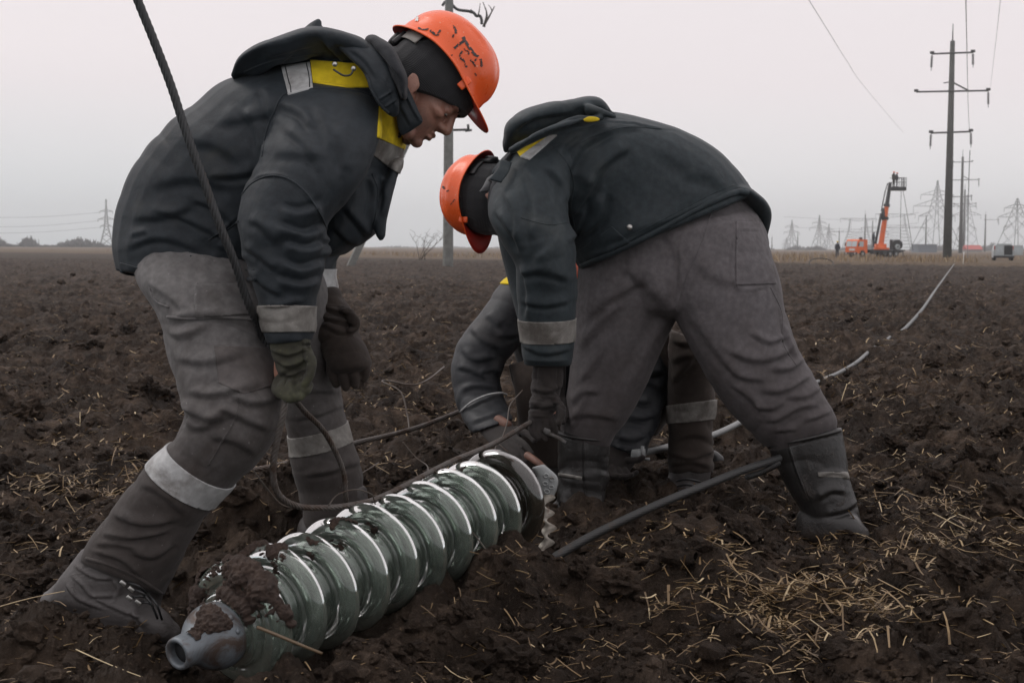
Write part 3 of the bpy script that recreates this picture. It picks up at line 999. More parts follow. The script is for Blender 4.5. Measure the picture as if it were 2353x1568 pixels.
def field_points(n, y0, y1, seed, half=0.41, power=1.0):
    r = np.random.default_rng(seed)
    u = r.uniform(0, 1, n)
    y = y0 * (y1 / y0) ** (u ** power)
    x = r.uniform(-half, half, n) * y
    return x, y, r

def clear_of(x, y):
    """no big lumps where the insulators and boots lie"""
    a = W(385, 1518, 2.62); b = W(1180, 1140, 3.6)
    d = (b - a)[:2]; L2 = d @ d
    t = np.clip(((x - a[0]) * d[0] + (y - a[1]) * d[1]) / L2, 0, 1)
    dist = np.hypot(x - a[0] - t * d[0], y - a[1] - t * d[1])
    c = W(250, 1440, 3.02)
    return (dist > 0.15) & (np.hypot((x - c[0]) * 0.75, y - c[1]) > 0.10)

_small = [lump_mesh(s, 1) for s in range(5)]
_mid = [lump_mesh(s + 20, 2) for s in range(6)]
_bigl = [lump_mesh(s + 40, 3) for s in range(6)]
_hero = [lump_mesh(s + 60, 4) for s in range(6)]
x, y, r = field_points(13000, 2.5, 10, 1)
s = 0.005 * r.pareto(2.0, len(x)).clip(0, 2.4) + 0.0045
ok = clear_of(x, y); x, y, s = x[ok], y[ok], s[ok]
o = scatter(_small, np.stack([x, y, Zg(x, y) + s * 0.25], 1), s, m_soil, 'soil_crumbs'); tag(o, kind='stuff')
x, y, r = field_points(2600, 2.5, 20, 2)
s = 0.012 + 0.012 * r.pareto(2.5, len(x)).clip(0, 2.0)
ok = clear_of(x, y); x, y, s = x[ok], y[ok], s[ok]
o = scatter(_mid, np.stack([x, y, Zg(x, y) + s * 0.15], 1), s, m_soil, 'soil_lumps'); tag(o, kind='stuff')
x, y, r = field_points(260, 2.6, 45, 3)
s = (0.024 + 0.0016 * np.clip(y - 6, 0, 30)) + 0.018 * r.pareto(2.5, len(x)).clip(0, 2.2)
ok = clear_of(x, y); x, y, s = x[ok], y[ok], s[ok]
hand = [(1620, 1270, 3.6, .06), (1710, 1300, 3.5, .05), (1560, 1330, 3.42, .045), (1860, 1270, 3.62, .04), (880, 1470, 2.76, .04), (960, 1425, 2.84, .035), (1070, 1370, 2.98, .03),
        (770, 1530, 2.6, .035), (1260, 1420, 2.92, .04), (1010, 1480, 2.75, .05), (1420, 1330, 3.25, .05), (1330, 1440, 2.95, .045), (2200, 1350, 3.3, .05), (2080, 1500, 2.95, .05), (1480, 1540, 2.8, .04), (1180, 1500, 2.8, .045), (560, 1120, 3.9, .06), (60, 1370, 3.2, .05), (30, 1010, 4.9, .08), (300, 1070, 4.5, .07), (2250, 1000, 4.9, .09), (2330, 1120, 4.2, .08), (1960, 1050, 4.6, .07), (2130, 880, 6.0, .09), (860, 860, 6.1, .08), (1010, 900, 5.6, .07), (930, 1000, 4.8, .06), (330, 770, 7.5, .09), (1340, 1340, 3.3, .04), (110, 1300, 3.4, .06), (40, 1180, 3.9, .07), (2330, 900, 5.6, .11), (2300, 760, 8.5, .12), (2050, 930, 5.5, .06), (60, 830, 6.8, .10), (2290, 1330, 3.4, .05), (980, 790, 7.0, .06), (1130, 700, 9.5, .08)]
hx, hy, hs = [], [], []
for px, py, d, sz in hand:
    p = W(px, py, d); hx.append(p[0]); hy.append(p[1]); hs.append(sz)
o = scatter(_bigl, np.stack([x, y, Zg(x, y) + s * 0.12], 1), s, m_soil, 'soil_clods'); tag(o, kind='stuff')
x, y, r = field_points(210, 3.3, 16, 31)
s = 0.035 + 0.035 * r.beta(1.5, 3, len(x)) + 0.003 * np.clip(y - 4, 0, 12)
ok = clear_of(x, y); x, y, s = x[ok], y[ok], s[ok]
o = scatter(_bigl, np.stack([x, y, Zg(x, y) + s * 0.08], 1), s, m_soil, 'soil_clods', squash=0.6); tag(o, kind='stuff')
x, y, s = np.array(hx), np.array(hy), np.array(hs)
o = scatter(_hero, np.stack([x, y, Zg(x, y) + s * 0.12], 1), s, m_soil, 'large_clods'); tag(o, kind='stuff')

# ------------------------------------------------------------------ straw
def straw_mesh(name, pos, dirv, length, width, tint, bend, mat, sides=4, seg=3):
    n = len(pos)
    up = np.array([0, 0, 1.0])
    sidev = np.cross(dirv, up); sidev /= np.linalg.norm(sidev, axis=1)[:, None] + 1e-9
    nv = np.cross(sidev, dirv)
    ts = np.linspace(-0.5, 0.5, seg + 1)
    a = np.linspace(0, 2 * np.pi, sides, endpoint=False) + 0.4
    rings = []
    for t in ts:
        c = pos + dirv * (length * t)[:, None] + nv * (bend * length * (0.25 - t * t) * 1.2)[:, None]
        wd = width * (1 - 0.35 * (t + 0.5))
        rings.append(c[:, None, :] + wd[:, None, None] * (np.cos(a)[None, :, None] * sidev[:, None, :] + 0.55 * np.sin(a)[None, :, None] * nv[:, None, :]))
    V = np.stack(rings, 1).reshape(-1, 3)                        # n, seg+1, sides
    k = (seg + 1) * sides
    f = []
    for i in range(seg):
        for j in range(sides):
            f.append((i * sides + j, i * sides + (j + 1) % sides, (i + 1) * sides + (j + 1) % sides, (i + 1) * sides + j))
    f = np.array(f)
    Fq = (f[None] + (np.arange(n) * k)[:, None, None]).reshape(-1, 4)
    o = put(name, (V, Fq), mat, smooth=False)
    at = o.data.attributes.new('tint', 'FLOAT', 'POINT')
    at.data.foreach_set('value', np.repeat(tint, k).astype(np.float32))
    return tag(o, kind='stuff')

def straw_dirs(r, n, flat=0.28, az=None):
    a = r.uniform(0, 2 * np.pi, n) if az is None else az
    el = r.normal(0, flat, n)
    return np.stack([np.cos(a) * np.cos(el), np.sin(a) * np.cos(el), np.sin(el)], 1)

def build_straw():
    xs, ys, ls, ws, hs = [], [], [], [], []
    # thin scatter, patchy
    x, y, r = field_points(26000, 2.45, 44, 5, power=0.75)
    dens = vnoise2(x * 0.9 + 3, y * 0.9, 41) + 0.6 * vnoise2(x * 2.7, y * 2.7, 42) + 0.35 * (x > 0.1 * y) - 0.15
    k = r.uniform(-0.45, 1.0, len(x)) < dens
    x, y = x[k], y[k]
    L_ = r.uniform(0.02, 0.085, len(x)) * (1 + (y > 6) * 0.4); w_ = r.uniform(0.0010, 0.0024, len(x)) * (1 + np.clip(y / 9, 0, 3.5) * 0.8)
    xs.append(x); ys.append(y); ls.append(L_); ws.append(w_); hs.append(np.full(len(x), 0.006))
    # bunches seen in the photograph: px, py, depth, spread x, spread y, count, length
    bunches = [(1790, 1420, 3.10, .13, .08, 190, .085), (1760, 1400, 3.14, .05, .035, 80, .05), (1880, 1370, 3.22, .11, .06, 110, .10), (1850, 1420, 3.1, .16, .10, 160, .04), (1930, 1340, 3.3, .05, .04, 50, .06), (2060, 1380, 3.2, .14, .08, 50, .11), (1660, 1330, 3.35, .06, .05, 45, .06), (1640, 1290, 3.5, .03, .03, 25, .05), (1840, 1500, 2.9, .06, .04, 40, .08), (1990, 1440, 3.05, .08, .05, 40, .07), (2120, 1260, 3.62, .06, .05, 45, .09), (2180, 1230, 3.75, .08, .06, 60, .09),
               (1560, 1500, 2.95, .16, .08, 50, .06), (1850, 1520, 2.85, .18, .06, 40, .12), (1540, 1290, 3.5, .10, .06, 30, .045), (2250, 1180, 3.95, .20, .10, 150, .09), (2290, 1080, 4.4, .2, .14, 170, .06), (2200, 1100, 4.3, .12, .09, 120, .05), (2300, 1230, 3.8, .12, .07, 120, .05), (1960, 1310, 3.45, .08, .05, 60, .05), (1560, 1310, 3.42, .05, .04, 40, .045), (1420, 1560, 2.78, .1, .05, 40, .05), (1650, 1560, 2.76, .12, .04, 50, .07), (1500, 1250, 3.7, .08, .05, 40, .04), (2060, 1200, 3.85, .1, .06, 60, .05), (2000, 1010, 4.7, .15, .1, 70, .05), (2100, 950, 5.2, .2, .12, 80, .05),
               (2290, 1080, 4.4, .3, .2, 90, .10), (2140, 1290, 3.55, .22, .12, 60, .10), (1990, 960, 5.0, .14, .10, 45, .11), (2030, 900, 5.4, .25, .2, 45, .07),
               (230, 1005, 4.75, .22, .07, 170, .075), (190, 1020, 4.7, .08, .04, 60, .06), (120, 900, 6.1, .3, .2, 90, .06), (300, 900, 6.1, .2, .12, 60, .06), (170, 800, 7.8, .5, .4, 120, .08), (950, 830, 6.9, .3, .2, 90, .06), (860, 780, 7.9, .4, .3, 90, .07), (1880, 780, 8.0, .35, .35, 140, .08), (2000, 740, 9.4, .5, .5, 130, .09), (1900, 860, 6.4, .25, .2, 90, .06), (330, 985, 4.85, .12, .07, 45, .08), (235, 1185, 3.95, .09, .08, 40, .08), (130, 1060, 4.4, .2, .15, 35, .06), (70, 1180, 3.95, .25, .12, 30, .06),
               (720, 985, 4.6, .25, .2, 50, .06), (1000, 960, 5.0, .3, .3, 120, .045), (1060, 930, 5.1, .15, .12, 70, .045), (900, 1060, 4.3, .22, .16, 55, .07), (880, 920, 5.2, .3, .3, 60, .05),
               (1850, 740, 9.5, .5, .7, 130, .09), (1900, 690, 11.5, .8, 1.0, 130, .11), (1950, 800, 7.6, .45, .5, 80, .08), (2200, 800, 7.8, .6, .5, 70, .08), (2160, 720, 10.5, .8, 1.0, 80, .1),
               (900, 740, 9.3, .6, .8, 120, .08), (1000, 790, 7.7, .35, .35, 70, .07), (850, 690, 11.5, .8, 1.0, 80, .1), (120, 740, 9.3, .7, .7, 90, .08), (260, 700, 11, 1.0, 1.2, 80, .1), (60, 830, 7.2, .4, .4, 70, .07), (330, 840, 7.0, .3, .3, 50, .06),
               (1760, 1090, 4.4, .2, .15, 40, .05), (1680, 1180, 3.95, .15, .1, 45, .045), (1470, 1270, 3.6, .12, .07, 25, .05), (2300, 600, 30, 4, 4, 60, .25), (450, 1220, 3.6, .12, .08, 25, .05), (620, 1090, 4.1, .15, .1, 25, .05)]
    r = np.random.default_rng(77)
    for px, py, d, sx, sy, n, ln in bunches:
        p = W(px, py, d)
        x = p[0] + r.normal(0, sx, n); y = p[1] + r.normal(0, sy, n)
        xs.append(x); ys.append(y); ls.append((0.18 + 1.25 * r.beta(1.4, 2.6, n)) * ln); ws.append((0.0009 + 0.0038 * r.beta(1.4, 2.6, n)) * (1 + max(0, d - 4) * 0.14)); hs.append(r.uniform(0.003, 0.028, n))
    # fine chaff between the stalks
    x, y, r2 = field_points(9000, 2.5, 14, 6)
    dn = vnoise2(x * 1.1 + 9, y * 1.1, 43) + 0.7 * vnoise2(x * 3.5, y * 3.5, 44)
    k = r2.uniform(-0.5, 1.2, len(x)) < dn
    x, y = x[k], y[k]
    xs.append(x); ys.append(y); ls.append(r2.uniform(0.006, 0.022, len(x))); ws.append(r2.uniform(0.0009, 0.0022, len(x)) * (1 + np.clip(y - 4, 0, 10) * 0.12)); hs.append(np.full(len(x), 0.004))
    x, y, L_, w_, h_ = map(np.concatenate, (xs, ys, ls, ws, hs))
    k = clear_of(x, y); x, y, L_, w_, h_ = x[k], y[k], L_[k], w_[k], h_[k]
    n = len(x)
    z = Zg(x, y) + h_
    tint = np.clip(r.beta(1.3, 2.2, n), 0, 1)
    straw_mesh('straw_litter', np.stack([x, y, z], 1), straw_dirs(r, n, 0.3), L_, w_, tint, r.normal(0, 0.30, n), m_straw, sides=3, seg=3)
    # a few long bright stalks placed as in the photograph: two ends on the earth
    ends = [((175, 1555), (330, 1620)), ((150, 1140), (190, 1200)), ((184, 962), (184, 1012)), ((1735, 1565), (1765, 1490)), ((1770, 1558), (1930, 1556)), ((1590, 1435), (1672, 1470)), ((2090, 1360), (2190, 1372)),
            ((1985, 1440), (2040, 1395)), ((1860, 1480), (1960, 1560)), ((1800, 1385), (1880, 1368)), ((1490, 1420), (1495, 1465)), ((1845, 1370), (1925, 1450)), ((1690, 1500), (1755, 1555)), ((1945, 915), (1925, 985)), ((1962, 905), (1950, 960)),
            ((2010, 905), (2030, 935)), ((2000, 985), (2030, 940)), ((0, 1035), (45, 1060)), ((205, 1170), (290, 1135)), ((590, 1440), (700, 1480)), ((2140, 1240), (2352, 1340)), ((2200, 1200), (2352, 1270)), ((1480, 1010), (1500, 985)), ((780, 960), (815, 925)), ((850, 1100), (900, 1130)), ((0, 1515), (150, 1480)), ((2180, 1250), (2230, 1330))]
    P, Dv, Ls, Ws = [], [], [], []
    for (ax, ay), (bx, by) in ends:
        d0 = 0.84 * F_PX / max((ay + by) / 2 - 566 - (ax - 1176) * 0.005, 20)
        a, b = W(ax, ay, d0), W(bx, by, d0 - 0.02)
        a[2] = max(a[2], 0); P.append((a + b) / 2); v = b - a; l = np.linalg.norm(v); Dv.append(v / l); Ls.append(l); Ws.append(0.0021 if l < 0.16 else 0.0030)
    P = np.array(P); Dv = np.array(Dv)
    zz = Zg(P[:, 0], P[:, 1]) + 0.012
    P[:, 2] = np.maximum(P[:, 2], zz)
    straw_mesh('long_straw_stalks', P, Dv, np.array(Ls), np.array(Ws), np.random.default_rng(4).uniform(0.55, 1.0, len(P)), np.random.default_rng(5).normal(0, 0.06, len(P)), m_straw, sides=5, seg=4)
build_straw()

# ------------------------------------------------------------------ strip of dry weeds beyond the ploughing
def build_weeds():
    r = np.random.default_rng(9)
    n = 15000
    y = 78 * (200 / 78.0) ** r.uniform(0, 1, n)
    x = r.uniform(-0.42, 0.42, n) * y
    dens = 0.55 + 0.5 * vnoise2(x * 0.12, y * 0.06, 51) + 0.4 * vnoise2(x * 0.5, y * 0.3, 52)
    right = np.clip((x / y - 0.10) / 0.06, 0, 1)
    k = (r.uniform(0, 1, n) < dens) & (y + 1.15 * x + 10 * vnoise2(x * 0.12, y * 0.12, 55) > 122) & ~((np.abs(x / y - 0.347) < 0.02) & (y < 124)) 
    x, y, right = x[k], y[k], right[k]
    n = len(x)
    h = r.uniform(0.18, 0.48, n) + right * r.uniform(0.0, 0.38, n) * (vnoise2(x * 0.3, y * 0.1, 53) > -0.1) * (x / y < 0.255)
    az = r.uniform(0, 6.28, n); el = np.clip(r.normal(1.35, 0.18, n), 0.8, 1.57)
    dv = np.stack([np.cos(az) * np.cos(el), np.sin(az) * np.cos(el), np.sin(el)], 1)
    pos = np.stack([x, y, Zbase(x, y) + h * 0.45], 1)
    straw_mesh('dry_weeds', pos, dv, h, r.uniform(0.010, 0.035, n), np.clip(r.beta(2, 4, n) + 0.08 * right, 0, 1), r.normal(0, 0.2, n), m_drygrass, sides=3, seg=2)
build_weeds()
# ------------------------------------------------------------------ heads, helmets, hats
def frame_M(origin, F, U):
    F = np.asarray(F, float); U = np.asarray(U, float)
    U = U / np.linalg.norm(U); F = F - U * (F @ U); F /= np.linalg.norm(F)
    Lf = np.cross(U, F)
    M = np.eye(4); M[:3, 0], M[:3, 1], M[:3, 2], M[:3, 3] = F, Lf, U, origin
    return M

def head_parts():
    D3 = lambda a, b, c: np.diag([a, b, c])
    P = [ellipsoid((-0.004, 0, 0.062), D3(0.098, 0.075, 0.088))]
    def sec(x0, x1, hy, z): return (np.array([(x0 + x1) / 2, 0, z]), np.array([(x1 - x0) / 2, 0, 0]), np.array([0, hy, 0]))
    P.append(loft([sec(-0.03, 0.086, 0.066, 0.075), sec(-0.03, 0.085, 0.067, 0.050), sec(-0.02, 0.078, 0.064, 0.030), sec(-0.015, 0.082, 0.061, 0.008), sec(-0.005, 0.086, 0.053, -0.022),
                   sec(0.005, 0.085, 0.043, -0.045), sec(0.02, 0.085, 0.030, -0.066)], dome=(0.2, 0.35), p=2.2))
    P.append(capsule_chain([(0.080, 0, 0.044), (0.091, 0, 0.022), (0.101, 0, 0.003)], [0.009, 0.0105, 0.0125]))
    P.append(capsule_chain([(0.101, 0, 0.003), (0.088, 0, -0.008)], [0.0115, 0.008]))
    for s in (1, -1):
        P.append(ellipsoid((0.090, s * 0.0125, -0.002), D3(0.012, 0.0075, 0.0085)))
        P.append(ellipsoid((0.052, s * 0.045, 0.008), D3(0.030, 0.016, 0.015)))
        P.append(ellipsoid((0.0735, s * 0.031, 0.028), D3(0.0120, 0.0155, 0.0105)))
        P.append(ellipsoid((0.078, s * 0.028, 0.046), D3(0.013, 0.026, 0.0085)))
        P.append(capsule_chain([(-0.004, s * 0.054, -0.020), (0.010, s * 0.050, -0.050), (0.055, s * 0.028, -0.070)], [0.018, 0.017, 0.016]))
        ax = np.array([[0.016, 0, 0.006], [0, 0.0065, 0], [-0.010, 0, 0.030]])
        P.append(ellipsoid((-0.012, s * 0.079, 0.004), ax))
        P.append(ellipsoid((0.000, s * 0.077, -0.022), D3(0.008, 0.005, 0.010)))
    P.append(ellipsoid((0.0915, 0, -0.0265), D3(0.0062, 0.021, 0.0046)))
    P.append(ellipsoid((0.0895, 0, -0.0385), D3(0.0066, 0.019, 0.0050)))
    P.append(ellipsoid((0.076, 0, -0.064), D3(0.0165, 0.022, 0.014)))
    return P

def helmet(parent, M, band_mat=None):
    nphi, ns = 96, 20
    phi = np.linspace(0, 2 * np.pi, nphi, endpoint=False)
    c, s_ = np.cos(phi), np.sin(phi)
    zr = 0.078 + 0.022 * np.abs(s_) ** 2.0
    ax = np.where(c > 0, 0.118, 0.128)
    cx = -0.008
    rows = []
    for k in range(ns + 1):
        s = k / ns
        rad = np.sin(s * np.pi / 2) ** 0.86
        h = np.cos(s * np.pi / 2) ** 0.80
        top = 0.200
        z = zr + (top - zr) * h
        x = cx + ax * c * rad; y = 0.106 * s_ * rad
        # crown rib front to back and a pressed panel on each side
        rib = np.exp(-(y / 0.017) ** 4) * (0.0042 if s < 0.96 else 0.0) * np.clip((0.95 - s) * 8, 0, 1)
        z = z + rib * h ** 0.3; x = x + rib * 0.6 * c
        sidea = np.exp(-((np.abs(s_) - 1) / 0.10) ** 2) * np.exp(-(((s - 0.60) / 0.17) ** 8))
        y = y - np.sign(s_) * 0.0068 * sidea
        groove = np.exp(-(((s - 0.90) / 0.022) ** 2)) * 0.0016
        x = x - groove * c; y = y - groove * s_
        rows.append(np.stack([x, y, z], 1))
    base = rows[-1]
    front = np.clip(c, 0, 1)
    peak = np.clip((c - 0.42) / 0.58, 0, 1) ** 0.75
    back = np.clip((-c - 0.3) / 0.7, 0, 1)
    for q in (0.35, 0.7, 1.0):
        ext = 0.007 + 0.040 * peak + 0.008 * back
        x = base[:, 0] + q * ext * c * (1 + 0.12 * peak); y = base[:, 1] + q * (0.006 * s_ + 0.010 * peak * np.sign(s_) * np.abs(s_))
        z = base[:, 2] - q * (0.007 + 0.012 * peak + 0.010 * back) + q * peak * 0.010 * (1 - (np.abs(s_) / 0.9) ** 2) + 0.004 * q * q * peak
        rows.append(np.stack([x, y, z], 1))
    V = np.concatenate(rows)
    K = len(rows)
    i = np.arange(K - 1)[:, None] * nphi; j = np.arange(nphi)[None, :]
    Fq = np.stack([(i + j).ravel(), (i + nphi + j).ravel(), (i + nphi + (j + 1) % nphi).ravel(), (i + (j + 1) % nphi).ravel()], 1)
    Vw, Fw = xf((V, Fq), M)
    sh = put('helmet', (Vw, Fw), m_helmet, parent)
    sh.data.materials.append(m_helmet_in)
    md = sh.modifiers.new('shell', 'SOLIDIFY'); md.thickness = 0.0032; md.offset = -1; md.material_offset = 1; md.use_quality_normals = True
    # head band, ratchet and slots
    a = np.linspace(math.radians(128), math.radians(232), 49)
    def ring(z, rx, ry, w, t):
        V, Fc = [], []
        for p in a:
            for zz, k in ((z - w / 2, 1), (z + w / 2, 1), (z + w / 2, 1 + t), (z - w / 2, 1 + t)):
                V.append((-0.006 + rx * k * math.cos(p), ry * k * math.sin(p), zz + 0.012 * abs(math.sin(p))))
        n = 48
        for q in range(n):
            for w_ in range(4):
                Fc.append((q * 4 + w_, q * 4 + (w_ + 1) % 4, (q + 1) * 4 + (w_ + 1) % 4, (q + 1) * 4 + w_))
        Fc += [(3, 2, 1, 0), (4 * n, 4 * n + 1, 4 * n + 2, 4 * n + 3)]
        return np.array(V), Fc
    put('head_band', xf(ring(0.066, 0.113, 0.092, 0.026, 0.03), M), band_mat or m_grey_plastic, sh)
    kn = lathe([(0, 0.001), (0, 0.019), (0.010, 0.021), (0.017, 0.018), (0.018, 0.001)], 20, (-0.116, 0, 0.048), (-1, 0, -0.1))
    arm = box(-0.124, -0.112, -0.032, 0.032, 0.034, 0.072, 0.004)
    put('ratchet', xf(join(kn, arm), M), m_black_plastic, sh)
    for sd in (1, -1):
        put('chin_lug', xf(box(0.052, 0.070, sd * 0.088 - 0.003, sd * 0.088 + 0.003, 0.070, 0.100, 0.0028), M), m_helmet, sh)
    return sh, (Vw, Fw)

def decal_strokes(name, parent, mat, o_shell, strokes_px, width, off=0.0012):
    """hand-drawn marks lying on the shell: each stroke becomes a thin strip on its surface"""
    bm = bmesh.new(); bm.from_mesh(o_shell.data); base = root_loc(o_shell)
    bmesh.ops.translate(bm, verts=bm.verts[:], vec=Vector(base))
    from mathutils.bvhtree import BVHTree
    tree = BVHTree.FromBMesh(bm)
    geos = []
    wear = np.random.default_rng(8)
    for pts, wpx in strokes_px:
        P = spline(np.array(pts, float), max(3, len(pts) * 4))
        T = np.gradient(P, axis=0); T /= np.linalg.norm(T, axis=1)[:, None] + 1e-9
        Nn = np.stack([-T[:, 1], T[:, 0]], 1)
        rows = []
        jit = np.random.default_rng(len(pts) + int(pts[0][0])).uniform(0.6, 1.25, len(P))
        for k in range(len(P)):
            rr = []
            for sgn in (-1, 0, 1):
                q = P[k] + Nn[k] * wpx * 0.5 * sgn * jit[k]
                hit, nn, _, _ = tree.ray_cast(Vector(CAM), Vector(wdir(*q)).normalized())
                if hit is None: rr = None; break
                d = (Vector(CAM) - hit).normalized()
                if nn.dot(d) < 0: nn = -nn
                rr.append(np.array(hit + nn * off))
            if rr: rows.append(rr)
        if len(rows) < 2: continue
        V = np.array(rows).reshape(-1, 3)
        Fc = []
        for k in range(len(rows) - 1):
            for j in (0, 1):
              if wear.uniform() > 0.17: Fc.append((k * 3 + j, k * 3 + j + 1, k * 3 + j + 4, k * 3 + j + 3))
        geos.append((V, Fc))
    bm.free()
    return put(name, join(*geos), mat, parent)

def knit_cap(parent, M, plane_p, plane_n, extra=(), name='knit_hat', grow=1.0, second=None):
    P = [ellipsoid((-0.004, 0, 0.050), np.diag([0.111 * grow, 0.092 * grow, 0.100 * grow])), ellipsoid((0.02, 0, 0.03), np.diag([0.083, 0.080, 0.07]))] + list(extra)
    V, Fq = fuse(P, 0.0035, 3)
    bm = bmesh.new()
    me = mesh_from('t', V, Fq); bm.from_mesh(me); bpy.data.meshes.remove(me)
    for pp, pn in [(plane_p, plane_n)] + ([second] if second else []):
        r = bmesh.ops.bisect_plane(bm, geom=bm.verts[:] + bm.edges[:] + bm.faces[:], plane_co=Vector(pp), plane_no=Vector(pn), clear_outer=True)
        bmesh.ops.holes_fill(bm, edges=[e for e in bm.edges if e.is_boundary])
    bm.verts.index_update()
    g = (np.array([v.co[:] for v in bm.verts]), [tuple(v.index for v in f.verts) for f in bm.faces])
    bm.free()
    Vv = g[0]
    return put(name, xf(g, M), m_knit, parent)

def limb(pts, rad):          # pts: (px, py, depth)
    return capsule_chain([W(*p) for p in pts], rad)

def hand(palm, knuckles, fingers, rad=0.011, thumb=None):
    """palm: list of sections; fingers: list of chains of (px, py, d)"""
    P = [loft(palm, dome=(0.4, 0.5))]
    for ch in fingers:
        n = len(ch)
        P.append(limb(ch, [rad * (1.1 - 0.28 * i / (n - 1)) for i in range(n)]))
    if thumb: P.append(limb(thumb, [rad * (1.25 - 0.3 * i / (len(thumb) - 1)) for i in range(len(thumb))]))
    return P

# ================================================================== left worker: bent forward in profile, holding the steel rope
man1 = thing('person', (W(480, 1400, 3.15)[0], W(480, 1400, 3.15)[1], 0.08),
             'worker on the left bent forward in profile, bare face under orange helmet, gripping a rope', 'worker', 'workers bending over the glass insulators')
D1 = 3.15
M1 = frame_M(W(955, 222, D1), (0.64, -0.06, -0.76), (0.75, 0.15, 0.64))
head = [xf(g, M1) for g in head_parts()]
body1 = head + [
    limb([(938, 232, D1), (905, 230, 3.17), (860, 235, 3.2), (800, 260, 3.22)], [0.052, 0.055, 0.062, 0.09]),
    loft([S(500, 330, 700, 480, 3.24, .14), S(620, 250, 790, 400, 3.22, .16), S(720, 200, 850, 330, 3.22, .15)]),
    loft([S(330, 600, 600, 640, 3.26, .14), S(320, 500, 640, 560, 3.25, .14), S(500, 330, 700, 480, 3.24, .14)]),
    limb([(745, 280, 3.03), (650, 510, 2.97), (668, 760, 2.95)], [0.055, 0.045, 0.030]),
    limb([(668, 750, 2.95), (668, 850, 2.95), (662, 890, 2.95)], [0.028, 0.036, 0.026]),
    limb([(800, 300, 3.42), (765, 420, 3.47), (734, 580, 3.48), (736, 690, 3.43), (780, 800, 3.37)], [0.052, 0.042, 0.034, 0.028, 0.026]),
    limb([(470, 600, 3.18), (520, 850, 3.0), (540, 950, 2.97), (400, 1150, 2.99), (270, 1330, 3.03), (330, 1420, 3.03)], [0.10, 0.075, 0.055, 0.05, 0.035, 0.03]),
    limb([(600, 600, 3.36), (700, 860, 3.44), (725, 960, 3.45), (760, 1180, 3.47)], [0.10, 0.075, 0.055, 0.04]),
]
V, Fq = fuse(body1, 0.0030, 3, decimate=0.20)
pb = put('body', (V, Fq), m_skin, man1)
Lc = (V - M1[:3, 3]) @ M1[:3, :3]
bw = np.clip((-0.010 - Lc[:, 2]) / 0.014, 0, 1) * np.clip((Lc[:, 0] - 0.0) / 0.02, 0, 1) * np.clip((0.115 - np.linalg.norm(Lc, axis=1)) / 0.01, 0, 1)
lip = np.exp(-(((Lc[:, 2] + 0.032) / 0.008) ** 2)) * (Lc[:, 0] > 0.078)
at = pb.data.attributes.new('beard', 'FLOAT', 'POINT'); at.data.foreach_set('value', (0.6 * bw * (1 - lip)).astype(np.float32))
for sd in (1, -1):
    g = xf(ellipsoid((0.0735, sd * 0.031, 0.0215), np.diag([0.0085, 0.0100, 0.0060]), 14, 10), M1)
    put('eye', g, m_eye, man1)
    eb = xf(capsule_chain([(0.089, sd * 0.016, 0.047), (0.090, sd * 0.030, 0.0505), (0.083, sd * 0.045, 0.047)], [0.003, 0.0036, 0.0025]), M1)
    put('eyebrow', eb, m_stubble, man1)
for sd in (1, -1):
    put('eyelash', xf(tube(spline(np.array([(0.070, sd * 0.0425, 0.0185), (0.0795, sd * 0.037, 0.0165), (0.0840, sd * 0.030, 0.0170), (0.0835, sd * 0.022, 0.0190)]), 12), 0.0011, 5), M1), m_stubble, man1)
hat1 = knit_cap(man1, M1, (0.03, 0, 0.015), (0.50, 0, -0.866), extra=[capsule_chain([(-0.03, 0, 0.02), (-0.085, 0, -0.03)], [0.075, 0.066])])
hel1, _ = helmet(man1, M1)
st1 = [(((960, 95 - 30), (972, 69), (985, 68)), 5), (((988, 71), (1000, 80), (1009, 82)), 6), (((1012, 70), (1006, 78)), 5), (((1040, 60), (1046, 70), (1047, 78)), 7), (((1042, 80), (1040, 87)), 5),
       (((1063, 86), (1075, 106), (1090, 126), (1099, 131)), 8), (((1070, 92), (1055, 102), (1043, 112)), 8), (((1062, 118), (1056, 128), (1060, 138)), 5), (((1065, 113), (1076, 120), (1076, 126)), 4), (((1062, 136), (1068, 148), (1072, 155)), 6),
       (((1080, 138), (1088, 146), (1092, 154)), 5), (((1094, 135), (1090, 141)), 5), (((1103, 136), (1106, 148), (1104, 154)), 6), (((1090, 168), (1094, 174)), 4), (((1036, 152 - 25), (1039, 128)), 5)]
st1 = [([(x - 0, y - 0) for x, y in p], w) for p, w in st1]
st1 = [(p, w * 0.8) for p, w in st1]
tag(decal_strokes('marker_lettering', hel1, m_mark, hel1, st1, 5), kind='stuff')
decal_strokes('torn_sticker', hel1, m_white_worn, hel1, [(((963, 32), (972, 36)), 15), (((953, 43), (962, 46)), 12)], 10, off=0.0018)

# --- jacket
tor = loft([S(276, 622, 640, 648, 3.24, .19), S(267, 560, 700, 600, 3.24, .20), S(280, 468, 790, 575, 3.24, .215), S(322, 375, 845, 530, 3.23, .225), S(384, 304, 880, 475, 3.22, .235),
            S(455, 246, 900, 415, 3.22, .24), S(535, 190, 920, 355, 3.21, .225), S(640, 150, 930, 305, 3.2, .18), S(745, 125, 930, 255, 3.18, .14), S(820, 118, 930, 215, 3.17, .11)], p=2.35, dome=(0.05, 0.2))
front = loft([S(690, 430, 905, 400, 3.2, .16), S(720, 500, 893, 470, 3.2, .15), S(735, 550, 865, 535, 3.2, .13), S(745, 578, 800, 577, 3.2, .10)], dome=(0.4, 0.25))
flap = loft([S(895, 380, 926, 372, 3.14, .05), S(876, 450, 903, 445, 3.12, .035), S(858, 500, 891, 500, 3.11, .02), S(862, 535, 887, 540, 3.11, .014), S(870, 551, 880, 552, 3.11, .008)], dome=(0.3, 0.2), n=20)
